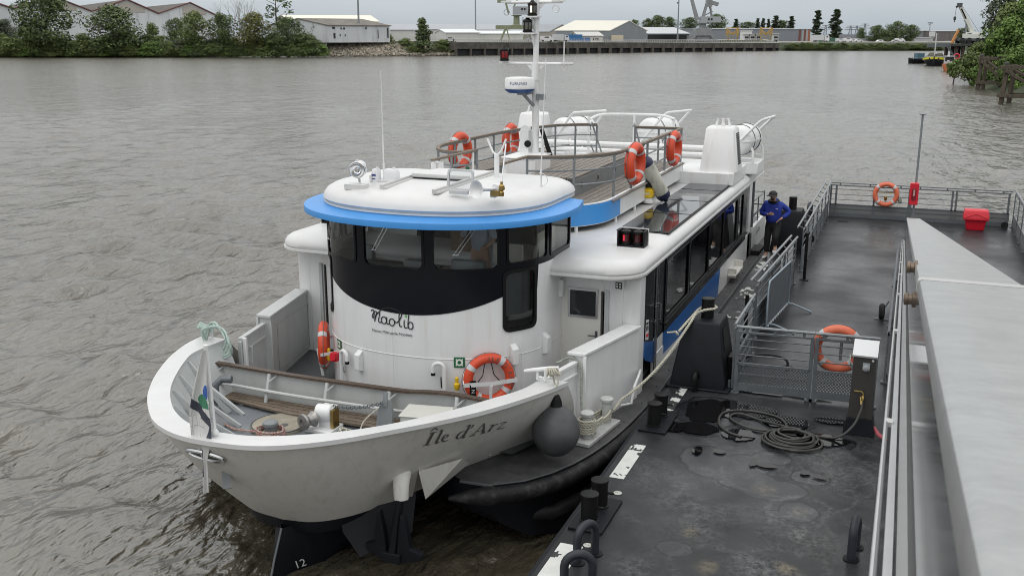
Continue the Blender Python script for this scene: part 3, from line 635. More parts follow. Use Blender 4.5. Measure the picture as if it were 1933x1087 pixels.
    mb = MB(); mb.tube([B(-2.2, 11.5, 1.22), B(-2.2, 11.5, 1.5), B(-2.15, 11.6, 1.58), B(-2.0, 11.65, 1.58)], .06, 10); fp(mb, 'foredeck_vent', GALVD)
ferry_deck()
# --- lettering and bow fittings
def bow_fittings():
    ink = mat('name_ink', (.10, .10, .10), .5)
    # calligraphic strokes: x to the right, y up, cap height 1
    G = []
    def st(pts, w): G.append((pts, w))
    th, tk = .035, .13
    def I(x): st([(x-.16, 0), (x+.22, 0)], .05); st([(x+.03, 0), (x+.27, 1)], tk); st([(x+.10, 1), (x+.46, 1)], .05)
    I(0.0); st([(.14, 1.14), (.33, 1.32), (.47, 1.14)], [.04, .08, .04])
    st([(.56, 1.02), (.68, 1.05), (.49, .10), (.56, .02), (.66, .10)], [th, .10, .12, .06, th])
    st([(.76, .30), (.95, .36), (1.03, .52), (.95, .62), (.83, .52), (.77, .28), (.83, .05), (.97, .04), (1.05, .14)], [th, .05, .07, .05, .07, .11, .09, .05, th])
    x = 1.50
    st([(x+.36, .60), (x+.22, .62), (x+.07, .45), (x+.0, .20), (x+.08, .03), (x+.22, .10), (x+.36, .35)], [.05, .05, .09, .11, .07, .04, th]); st([(x+.40, 1.02), (x+.55, 1.05), (x+.34, .10), (x+.40, .02), (x+.50, .10)], [th, .10, .12, .06, th])
    st([(2.24, 1.06), (2.16, .76)], [.11, .03])
    x = 2.35
    st([(x-.16, 0), (x+.14, 0)], .05); st([(x-.02, 0), (x+.48, .98)], .045); st([(x+.47, 1.02), (x+.58, 0)], [.06, .15]); st([(x+.42, 0), (x+.74, 0)], .05); st([(x+.15, .34), (x+.50, .34)], .045)
    x = 3.25
    st([(x-.04, .58), (x+.12, .62), (x+.0, 0)], [th, .08, .12]); st([(x+.06, .30), (x+.20, .52), (x+.32, .60), (x+.40, .53)], [.04, .06, .07, .10])
    x = 3.80
    st([(x+.02, .52), (x+.10, .60), (x+.40, .58)], [.04, .07, .06]); st([(x+.40, .58), (x-.08, .04)], .04); st([(x-.08, .04), (x+.08, .03), (x+.26, -.03), (x+.36, .10)], [.06, .10, .06, th])
    mb = MB(); i0, i1 = NAME_I0, NAME_I1; Wd = 4.25
    def fn(a, b):
        a += .30*b; i = i0+(i1-i0)*a/Wd; return hull_pt(i, NAME_V0 + (NAME_V1-NAME_V0)*a/Wd - b*NAME_H, .012)
    for word in (0, 1):
      mb = MB()
      for pts, wd in G:
        if (pts[0][0] > 1.4) != bool(word): continue
        P = [Vector((p[0], p[1], 0)) for p in pts]
        if len(P) > 2:
            Q = catmull(P, 6); ws = wd if isinstance(wd, list) else [wd]*len(P); W2 = []
            for i in range(len(P)-1):
                for j in range(6): W2.append(ws[i]+(ws[i+1]-ws[i])*j/6)
            W2.append(ws[-1])
        else:
            Q = [P[0].lerp(P[1], j/6) for j in range(7)]; ws = wd if isinstance(wd, list) else [wd, wd]; W2 = [ws[0]+(ws[1]-ws[0])*j/6 for j in range(7)]
        ribbon(mb, [(p.x, p.y) for p in Q], W2, fn)
      fp(mb, 'ship_name_word', ink, ang=80)
    # anchor pocket, hawse pipe, bolster and anchor (port bow)
    mb = MB(); mb.tube([B(1.30, 10.95, 1.12), B(1.44, 10.58, 1.08), B(1.48, 10.47, .98), B(1.49, 10.45, .80)], [.12, .12, .105, .095], 16); fp(mb, 'hawse_pipe', HULLW)
    mb = MB(); mb.add([B(1.62, 10.70, 1.10), B(2.06, 11.12, 1.18), B(1.62, 10.88, .62), B(1.42, 11.2, 1.0), B(1.95, 11.6, .9)], [(0, 1, 2), (0, 2, 3), (1, 4, 2), (0, 3, 4, 1), (2, 4, 3)]); fp(mb, 'anchor_bolster', HULLW, ang=10)
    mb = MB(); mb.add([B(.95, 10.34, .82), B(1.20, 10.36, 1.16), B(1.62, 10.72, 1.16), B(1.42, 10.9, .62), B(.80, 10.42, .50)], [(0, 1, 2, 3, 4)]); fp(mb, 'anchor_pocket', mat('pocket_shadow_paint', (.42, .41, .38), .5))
    mb = MB(); mb.add([B(.66, 10.30, .46), B(1.45, 10.95, .68), B(1.5, 10.7, .2), B(.98, 10.22, -.02), B(.72, 10.24, .28), B(.9, 10.9, .2)], [(0, 1, 2, 3, 4), (4, 3, 5), (0, 4, 5), (2, 3, 5), (1, 2, 5), (0, 1, 5)]); fp(mb, 'anchor_pad', NAVY, ang=10)
    mb = MB(); a = B(1.49, 10.40, .78); b = B(1.44, 10.28, .10)
    mb.tube([a+Vector((0, 0, .04)), a, b], [.05, .055, .07], 8)
    for s in (-1, 1):
        q = [b+Vector((s*.05, .0, -.05)), b+Vector((s*.16, .02, -.10)), b+Vector((s*.40, .06, -.04)), b+Vector((s*.42, .05, .05)), b+Vector((s*.26, .02, .12)), b+Vector((s*.20, .0, .52)), b+Vector((s*.155, -.01, .60)), b+Vector((s*.10, .0, .30)), b+Vector((s*.08, .0, .05))]
        mb.loft([[p+Vector((0, d, 0)) for p in q] for d in (-.05, .05)], True, True, True)
    mb.box(b+Vector((0, 0, -.04)), (.26, .14, .14)); fp(mb, 'anchor', NAVY, bevel=.012)
    # jackstaff, fairlead, horn cleats
    mb = MB(); mb.tube([B(-.05, 8.80, 2.05), B(-.03, 8.74, 3.20)], [.028, .024], 8); mb.lathe([(.05, 0), (.05, .03), (.03, .06)], B(-.05, 8.80, 2.10), n=10); fp(mb, 'jackstaff', WHITE)
    mb = MB(); P = [hull_pt(41.6+2.0*cos(a), .17+.045*sin(a), .02) for a in [2*pi*k/24 for k in range(24)]]; mb.tube(P, .028, 8, closed=True); fl = fp(mb, 'fairlead', STEEL)
    mb = MB(); mb.add([hull_pt(41.6+1.7*cos(a), .17+.036*sin(a), .012) for a in [2*pi*k/24 for k in range(24)]], [tuple(range(24))]); fp(mb, 'fairlead_opening', DARKG, fl)
    mb = MB(); mb.bar(hull_pt(41., .34, -.05), hull_pt(40.4, .46, .2), .10, .05); fp(mb, 'bow_lug', MIDG)
    for s, (u, y) in ((1, (2.68, 12.45)), (-1, (-3.02, 12.45))):
        mb = MB(); z = 1.94; d = Vector((.20, .05*s, .03)); c = B(u, y, z+.14)
        mb.tube([c-d*1.2, c-d*.6, c+d*.6, c+d*1.2], [.02, .032, .032, .02], 8); mb.tube([B(u-.06, y, z-.02), B(u-.06, y, z+.14)], .025, 8); mb.tube([B(u+.06, y, z-.02), B(u+.06, y, z+.14)], .025, 8); fp(mb, 'horn_cleat', WHITE)
    # twin bitts on the port side deck
    mb = MB(); a, b = B(3.10, 13.30, .735), B(3.20, 13.98, .735); mb.bar(a-(b-a)*.35+Vector((0, 0, .03)), b+(b-a)*.30+Vector((0, 0, .03)), .30, .06)
    bt = fp(mb, 'mooring_bitts', mat('bitt_paint', (.52, .53, .52), .5, var=.15, vscale=8), bevel=.01)
    for p in (a, b):
        mb = MB(); mb.lathe([(.075, 0), (.075, .34), (.10, .36), (.105, .40), (.09, .415), (0, .418)], p+Vector((0, 0, .05)), n=20); fp(mb, 'bitt_post', MATS['bitt_paint'], bt)
    mb = MB(); mb.tube([B(3.22, 14.75, .80), B(3.38, 14.78, .85), B(3.40, 14.85, 1.10), B(3.40, 15.15, 1.22), B(3.36, 15.38, 1.22)], .022, 8); fp(mb, 'step_rail', WHITE)
NAME_I0, NAME_I1, NAME_V0, NAME_V1, NAME_H = 20.75, 11.0, .28, .37, .165
bow_fittings()
# ------------------------------------------------------------------ wheelhouse
def wcurve(hw=1.96, yf=13.3, yc=14.95, ya=15.8, n=2.2, k=160):
    P = [(-hw, ya+(yc-ya)*i/20) for i in range(20)]
    for i in range(k+1):
        th = pi*i/k; c = -cos(th); s = sin(th); P.append((hw*math.copysign(abs(c)**(2/n), c), yc-(yc-yf)*abs(s)**(2/n)))
    P += [(hw, yc+(ya-yc)*i/20) for i in range(1, 21)]
    return P
WP = [Vector((u, y, 0)) for u, y in wcurve()]
WD = [0.]
for a_, b_ in zip(WP, WP[1:]): WD.append(WD[-1]+(b_-a_).length)
WL = WD[-1]/2; WD = [d-WL for d in WD]
import bisect
def wh(s, z, off=0.):
    s = min(max(s, -WL), WL); i = min(max(bisect.bisect(WD, s)-1, 0), len(WP)-2); f = (s-WD[i])/max(WD[i+1]-WD[i], 1e-9)
    p = WP[i].lerp(WP[i+1], f); a, b = WP[max(i-2, 0)], WP[min(i+3, len(WP)-1)]; t = (b-a).normalized()
    return B(p.x+t.y*off, p.y-t.x*off, z)
def rrect(s0, s1, z0, z1, r, k=6):
    out = []
    for cx_, cz, a0 in ((s1-r, z1-r, 0), (s0+r, z1-r, pi/2), (s0+r, z0+r, pi), (s1-r, z0+r, 1.5*pi)):
        for j in range(k+1): out.append((cx_+r*cos(a0+pi/2*j/k), cz+r*sin(a0+pi/2*j/k)))
    return out
def densify(o, st=.06):
    out = []
    for a, b in zip(o, o[1:]+o[:1]):
        k = max(1, int(math.hypot(b[0]-a[0], b[1]-a[1])/st)); out += [(a[0]+(b[0]-a[0])*j/k, a[1]+(b[1]-a[1])*j/k) for j in range(k)]
    return out
def inside_rr(s, z, q, g):
    s0, s1, z0, z1, r = q; s0 -= g; s1 += g; z0 -= g; z1 += g
    if not (s0 < s < s1 and z0 < z < z1): return False
    dx = max(s0+r-s, s-(s1-r), 0); dz = max(z0+r-z, z-(z1-r), 0); return dx*dx+dz*dz <= r*r
WINS = [(-3.68,-2.95,3.19,3.78,.07), (-2.80,-2.02,3.17,3.80,.08), (-1.82,-.84,3.14,3.78,.09), (-.62,.40,3.13,3.78,.10), (.59,1.58,3.14,3.79,.10), (1.76,2.60,3.20,3.82,.08), (2.76,3.66,3.20,3.78,.07), (1.71,2.26,2.15,3.04,.10), (-2.26,-1.71,2.15,3.04,.10)]
def wheelhouse():
    st = .03
    mb = MB(); ns = int(2*WL/st); nzs = int((3.88-.78)/st)
    for i in range(ns):
        s0 = -WL+2*WL*i/ns; s1 = -WL+2*WL*(i+1)/ns; j = 0
        while j < nzs:
            z0 = .78+3.10*j/nzs
            if any(inside_rr((s0+s1)/2, z0+.015, q, .015) for q in WINS): j += 1; continue
            j2 = j
            while j2 < nzs and not any(inside_rr((s0+s1)/2, .78+3.10*j2/nzs+.015, q, .015) for q in WINS): j2 += 1
            z1 = .78+3.10*j2/nzs; mb.add([wh(s0, z0), wh(s1, z0), wh(s1, z1), wh(s0, z1)], [(0, 1, 2, 3)]); j = j2
    W = fp(mb, 'wheelhouse', WHITE, ang=60)
    # glossy black visor band
    def zb(s):
        if s > 2.36: return 3.10
        if s > 1.66: return 2.72+.0*s
        if s < -2.36: return 3.08
        return 2.385+.118*(s-.08)**2
    mb = MB()
    for i in range(ns):
        s0 = -WL+.03+(2*WL-.06)*i/ns; s1 = -WL+.03+(2*WL-.06)*(i+1)/ns; sm = (s0+s1)/2
        a0, a1 = zb(s0), zb(s1); zt = 3.86; K = 52; j = 0
        blk = [any(inside_rr(sm, a0+(zt-a0)*(j+.5)/K, q, .012) for q in WINS) for j in range(K)]
        while j < K:
            if blk[j]: j += 1; continue
            j2 = j
            while j2 < K and not blk[j2]: j2 += 1
            mb.add([wh(s0, a0+(zt-a0)*j/K, .007), wh(s1, a1+(zt-a1)*j/K, .007), wh(s1, a1+(zt-a1)*j2/K, .007), wh(s0, a0+(zt-a0)*j2/K, .007)], [(0, 1, 2, 3)]); j = j2
    fp(mb, 'black_band', BLACK, W, ang=60)
    for k, (s0, s1, z0, z1, r) in enumerate(WINS):
        g = .055 if k >= 7 else .04
        o = densify(rrect(s0, s1, z0, z1, r)); n = len(o); cs, cz = (s0+s1)/2, (z0+z1)/2
        def ex(p, g): return (cs+(p[0]-cs)*(1+2*g/(s1-s0)), cz+(p[1]-cz)*(1+2*g/(z1-z0)))
        e = [ex(p, g) for p in o]; mb = MB()
        mb.loft([[wh(*p, .012) for p in e], [wh(*p, .022) for p in e], [wh(*p, .022) for p in o], [wh(*p, -.03) for p in o]])
        fr = fp(mb, 'window', BLACKM if k >= 7 else BLACK, W)
        mb = MB(); nc = 14
        cols = []
        for i in range(nc+1):
            s = s0+(s1-s0)*i/nc; dx = max(s0+r-s, s-(s1-r), 0); ins = r-sqrt(max(r*r-dx*dx, 0)); cols.append([wh(s, z0+ins, 0.), wh(s, z1-ins, 0.)])
        mb.loft(cols, closed=False); fp(mb, 'window_pane', GLASS, fr, ang=80)
    # weld line and small fittings on the drum
    mb = MB(); mb.tube([wh(-WL+2*WL*i/120, 1.70+.02*sin(i*.3)*0, .002) for i in range(121)], .008, 5); mb.tube([wh(-.14, .8+i*.1, .002) for i in range(16)], .006, 5); mb.tube([wh(2.0, .8+i*.1, .002) for i in range(14)], .006, 5); fp(mb, 'wall_weld', WHITE, W)
    for s, z in ((-.80, 1.50), (1.84, 1.72), (2.55, 1.76)):
        mb = MB(); a = [wh(s+d, z-.19, .0) for d in (-.055, .055)]; b = [wh(s+d, z-.15, .10) for d in (-.055, .055)]; c = [wh(s+d, z+.10, .10) for d in (-.055, .055)]; d_ = [wh(s+d, z+.17, 0) for d in (-.055, .055)]
        mb.loft([[a[0], b[0], c[0], d_[0]], [a[1], b[1], c[1], d_[1]]], True, True, True); fp(mb, 'wall_box', WHITE, W, bevel=.006)
    for s, z, d in ((.74, 1.58, -1), (-1.20, 1.52, 1)):
        mb = MB(); P = [wh(s, .85, .10), wh(s, z, .10)]+[wh(s+d*.085*(1-cos(a)), z+.085*sin(a), .10) for a in [pi*k/8 for k in range(1, 9)]]+[wh(s+d*.17, z-.10, .10)]
        mb.tube(P, .032, 10); fp(mb, 'vent_pipe', WHITE, W)
        mb = MB(); mb.tube([wh(s+d*.17, z-.12, .10), wh(s+d*.17, z-.075, .10)], .036, 10); mb.tube([wh(s-.06, z-.35, .02), wh(s-.06, z-.16, .05)], .01, 5); fp(mb, 'pipe_end', BLACKM, W)
    GR = mat('sign_green', (.01, .13, .05), .4); SW = mat('sign_white', (.75, .8, .75), .4)
    for s, z in ((.965, 1.655), (-1.43, 1.62)):
        mb = MB(); h = .085; mb.loft([[wh(s+a*h, z-h, .012) for a in (-1, 0, 1)], [wh(s+a*h, z+h, .012) for a in (-1, 0, 1)]], closed=False); sg = fp(mb, 'safety_sign', GR, W)
        mb = MB()
        def rg(r0, r1): mb.loft([[wh(s+r*cos(2*pi*k/20), z+r*sin(2*pi*k/20), .016) for k in range(20)] for r in (r0, r1)])
        rg(.030, .058)
        for a in (.8, 2.35, 3.9, 5.5): ribbon(mb, [(s+.06*cos(a), z+.06*sin(a)), (s+.078*cos(a), z+.078*sin(a))], .02, lambda x, y: wh(x, y, .016))
        fp(mb, 'sign_symbol', SW, sg)
    # logo: drawn line by line on the drum wall
    INK = mat('logo_ink', (.012, .013, .016), .45)
    mb = MB(); X0, X1 = -.535, .235; LW = X1-X0; Z0 = 2.04
    def L_(px, py): return ((px-325)/240.*LW+X0, Z0 - .012 + (247-py+ (px-325)*.02)/240.*LW*.90)
    def line(pts, w_=.018, sm=6):
        Q = catmull([Vector((*L_(*p), 0)) for p in pts], sm); ribbon(mb, [(p.x, p.y) for p in Q], w_, lambda x, y: wh(x, y, .012))
    line([(326,130),(334,122),(343,124),(346,145),(340,168),(333,158),(340,142),(352,128),(362,133),(352,160),(347,186)])
    line([(347,186),(356,155),(369,133),(379,133),(376,155),(371,176),(377,188),(390,184)])
    line([(366,140),(395,110),(436,98),(480,106),(508,126)])
    def loop(cx_, cy_, rx, ry): line([(cx_+rx*cos(a)+.0, cy_+ry*sin(a)) for a in [2*pi*k/12 for k in range(13)]], sm=3)
    loop(403,172,15,20); line([(420,152),(419,180),(425,192),(436,186)])
    loop(449,178,15,20); line([(462,168),(475,178),(492,160),(505,130),(500,117),(491,130),(489,170),(493,196),(505,196)])
    line([(518,158),(516,185),(521,202),(532,200)])
    line([(543,128),(538,170),(537,203)]); loop(551,188,13,20)
    lg = fp(mb, 'operator_logo', INK, W, ang=80); mb = MB()
    text_on(mb, 'Nantes Métropole Mobilités', .066, lambda x, y: wh(x+(X0+X1)/2, 2.035+y, .012), spacing=.98)
    fp(mb, 'tagline_text', INK, W, ang=80)
    mb = MB(); c = L_(527, 136); mb.add([wh(c[0]+.02*cos(k*.4), c[1]+.02*sin(k*.4), .014) for k in range(16)], [tuple(range(16))]); fp(mb, 'logo_dot', mat('logo_green', (.12, .42, .08), .4), lg)
    mb = MB(); mb.box(B(1.72, 15.25, 3.30), (.02, .86, .42)); mb.box(B(1.45, 14.25, 3.28), (.5, .03, .30)); fp(mb, 'blind_and_reflection_panel', CREAM, W)  # side window blind, then a pale panel added to imitate the roof's reflection
    # wipers
    for sa, sb in ((-.22, -.40), (1.14, .93), (-1.5, -1.62)):
        mb = MB()
        for d in (-.03, .03): mb.tube([wh(sa+d+.1, 3.83, .06), wh(sb+d, 3.38, .05)], .008, 5)
        mb.tube([wh(sb-.05, 3.38, .05), wh(sb+.05, 3.38, .05)], .012, 5); fp(mb, 'wiper', STEEL, W)
    # interior: floor, ceiling, rear wall, console, seat back
    mb = MB(); poly = [(BX+p.x*.97, 14.95+(p.y-14.95)*.97) for p in WP[::4]]
    mb.add([(x, y, 2.25) for x, y in poly], [tuple(range(len(poly)))]); fp(mb, 'wheelhouse_floor', DARKG, W)
    mb = MB(); mb.add([(x, y, 3.855) for x, y in poly], [tuple(range(len(poly)))]); fp(mb, 'wheelhouse_ceiling', CREAM, W)
    mb = MB(); mb.box(B(0, 15.76, 3.06), (3.86, .05, 1.6)); fp(mb, 'rear_wall', WHITE, W)
    mb = MB(); mb.box(B(-.55, 15.72, 3.1), (.7, .04, 1.3)); mb.box(B(1.0, 15.72, 3.15), (.75, .04, 1.2)); fp(mb, 'rear_door', BLACKM, W)
    mb = MB(); P = [wh(s, 3.02, -.10) for s in [-2.6+.2*k for k in range(27)]]; Q = [wh(s, 3.02, -.55) for s in [-2.6+.2*k for k in range(27)]]
    mb.loft([[p+Vector((0, 0, -.7)) for p in P], P, Q, [p+Vector((0, 0, -.7)) for p in Q]], closed=False); cn = fp(mb, 'console', DARKG, W)
    mb = MB(); mb.box(B(.05, 13.80, 3.10), (.34, .2, .10)); mb.box(B(.95, 13.85, 3.13), (.55, .16, .14)); mb.box(B(-.95, 13.95, 3.18), (.3, .12, .22)); fp(mb, 'instrument', MIDG, cn)
    mb = MB(); mb.tube([B(.35, 14.75, 2.3), B(.35, 14.75, 2.75)], .06, 8); mb.box(B(.35, 14.7, 2.8), (.5, .48, .1)); mb.box(B(.35, 14.98, 3.2), (.46, .1, .75)); fp(mb, 'helm_seat', mat('seat_brown', (.22, .14, .09), .6), W, bevel=.03)
    # brim
    def wrap(hw, yf, yc, ya, n, z, cut=0): return [B(u, y, z) for u, y in wcurve(hw, yf, yc, ya, n, 120)]
    bo = [(u*(1-.06*max(0, (y-15.2))/.7), y) for u, y in wcurve(2.30, 12.86, 14.9, 15.86, 2.15, 120)]
    mb = MB(); bi = wcurve(1.8, 13.5, 14.95, 15.7, 2.2, 120)
    mb.loft([[B(u, y, 3.86) for u, y in bi], [B(u, y, 3.83) for u, y in bo], [B(u, y, 3.915) for u, y in bo], [B(u*.998, y+.004, 3.925) for u, y in bo], [B(u, y, 3.99) for u, y in bi]], closed=False)
    mb.add([B(bo[-1][0], bo[-1][1], 3.83), B(bo[-1][0], bo[-1][1], 3.92), B(bi[-1][0], bi[-1][1], 3.99), B(bi[-1][0], bi[-1][1], 3.86)], [(0, 1, 2, 3)])
    mb.add([B(bo[0][0], bo[0][1], 3.83), B(bo[0][0], bo[0][1], 3.92), B(bi[0][0], bi[0][1], 3.99), B(bi[0][0], bi[0][1], 3.86)], [(0, 1, 2, 3)])
    fp(mb, 'wheelhouse_brim', BLUE, ang=40)
    # domed roof
    ro = []
    for (ins, z) in ((.02, 3.955), (0, 3.975), (0, 4.0), (.03, 4.0), (-.01, 4.05), (.01, 4.11), (.06, 4.175), (.15, 4.225), (.27, 4.255), (.45, 4.27), (.9, 4.283), (1.4, 4.288)):
        hw = 1.97-ins; c = wcurve(max(hw, .3), 13.20+ins, 14.95, 16.45-ins*.9, 2.25, 90)
        # round the after corners
        c2 = []
        for u, y in c:
            d = y-(15.85-ins*.9); 
            if d > 0: u = math.copysign(abs(u)-.45*(1-sqrt(max(1-(d/.6)**2, 0))), u)
            c2.append(B(u, y, z))
        ro.append(c2)
    mb = MB(); mb.loft(ro, True, False, True); R_ = fp(mb, 'wheelhouse_roof', WHITED, ang=42)
    zt = 4.283
    for a, b in (((-.46, 13.66), (-.58, 15.05)), ((.52, 13.52), (.50, 15.9))):
        mb = MB(); mb.bar(B(a[0], a[1], zt+.02), B(b[0], b[1], zt+.02), .05, .07); mb.bar(B(a[0]+.05, a[1], zt+.005), B(b[0]+.05, b[1], zt+.005), .06, .03); fp(mb, 'hatch_track', mat('aluminium', (.60, .60, .59), .4, .35), R_)
    mb = MB(); mb.box(B(0, 15.35, zt+.03), (1.02, .95, .06)); mb.box(B(.0, 14.86, zt+.05), (1.05, .06, .09)); fp(mb, 'sliding_hatch', WHITED, R_, bevel=.01)
    mb = MB(); mb.box(B(0, 14.82, zt+.005), (1.0, .05, .05)); fp(mb, 'hatch_gap', BLACKM, R_)
    # raised hinged window
    mb = MB(); zc = zt+.21; o = rrect(.72, 1.15, zt+.05, zt+.37, .05); tl = lambda p, d=0: B(p[0], 13.56+(p[1]-zt)*.15+d, p[1])
    e = [(.935+(p[0]-.935)*.86, zc+(p[1]-zc)*.80) for p in o]
    mb.loft([[tl(p) for p in o], [tl(p, .035) for p in o], [tl(p, .035) for p in e], [tl(p) for p in e], [tl(p) for p in o]])
    mb.box(B(.93, 13.56, zt+.03), (.30, .08, .05)); fw = fp(mb, 'hinged_skylight', mat('skylight_frame', (.55, .56, .56), .4), R_)
    mb = MB(); mb.add([tl(p, .018) for p in e], [tuple(range(len(e)))]); fp(mb, 'skylight_pane', glass_mat('clear_glass', (.80, .82, .82)), fw)
    # horn and air valve
    mb = MB(); c = B(1.36, 13.40, zt+.12); d = Vector((-.30, -.92, .10)).normalized()
    mb.lathe([(.022, -.34), (.03, -.22), (.028, -.1), (.045, 0), (.075, .06), (.125, .10), (.132, .105), (.12, .095), (.06, .045), (.02, .0)], c, d, 24); mb.lathe([(.075, -.02), (.085, 0), (.075, .03), (.03, .04)], c-d*.34, -d, 18); mb.box(c-d*.30+Vector((0, 0, -.08)), (.08, .12, .08)); fp(mb, 'horn', WHITE, R_)
    mb = MB(); q = B(1.60, 13.62, zt); mb.lathe([(.035, 0), (.04, .06), (.025, .08), (.045, .10), (.045, .16), (.02, .18), (.02, .22)], q, n=12); mb.tube([q+Vector((0, 0, .12)), q+Vector((.05, 0, .12))], .02, 8); mb.box(q+Vector((-.10, .02, .04)), (.14, .10, .08)); fp(mb, 'air_valve', BRASS, R_)
    mb = MB(); mb.tube([q+Vector((0, 0, .2)), q+Vector((-.03, .25, .75))], .012, 6); fp(mb, 'whip_base', STEEL, R_)
    # searchlight
    mb = MB(); c = B(-.90, 13.72, zt+.27); mb.tube([B(-.90, 13.76, zt), B(-.90, 13.76, zt+.16)], .02, 8); mb.lathe([(.05, 0), (.05, .01), (.02, .03)], B(-.9, 13.76, zt), n=12)
    d = Vector((.25, -.95, -.12)).normalized(); mb.lathe([(.04, .16), (.12, .13), (.135, .06), (.135, -.05), (.125, -.055), (.12, -.02), (.05, .05), (0, .06)], c, -d, 24); mb.lathe([(.045, 0), (.03, .03), (0, .035)], c+d*.05, d, 12)
    mb.torus(c, .150, .008, (1, .2, 0), 20, 5, pi*.9, pi*2.1); fp(mb, 'searchlight', CHROME, R_)
    mb = MB(); mb.box(B(-.92, 13.70, zt-.0), (.34, .2, .08)); fp(mb, 'searchlight_base', WHITED, R_)
    # aerials
    mb = MB(); a = B(-.84, 14.45, zt); mb.tube([a, a+Vector((0, .0, .28))], .02, 6); mb.tube([a+Vector((0, 0, .28)), a+Vector((.0, 0, 1.75))], [.014, .006], 6); mb.sphere(a+Vector((0, 0, 1.76)), .012, 4); fp(mb, 'whip_aerial', WHITE, R_)
    mb = MB(); a = B(1.72, 15.0, zt-.02); mb.tube([a, a+Vector((0, 0, .26))], .018, 6); mb.tube([a+Vector((0, 0, .26)), a+Vector((.03, .1, 2.0))], [.012, .006], 6); mb.torus(a+Vector((0, 0, .1)), .11, .005, (0, 1, .3), 18, 4, -.2, pi+.2); fp(mb, 'whip_aerial', WHITE, R_)
    mb = MB(); a = B(.72, 15.55, zt-.02); mb.tube([a, a+Vector((0, 0, .40))], .045, 10)
    for s in (-1, 1): mb.tube([a+Vector((0, 0, .38)), a+Vector((s*.07, 0, .44)), a+Vector((s*.11, 0, .52)), a+Vector((s*.17, 0, .66))], .018, 7)
    fp(mb, 'mast_crutch', WHITE, R_)
wheelhouse()

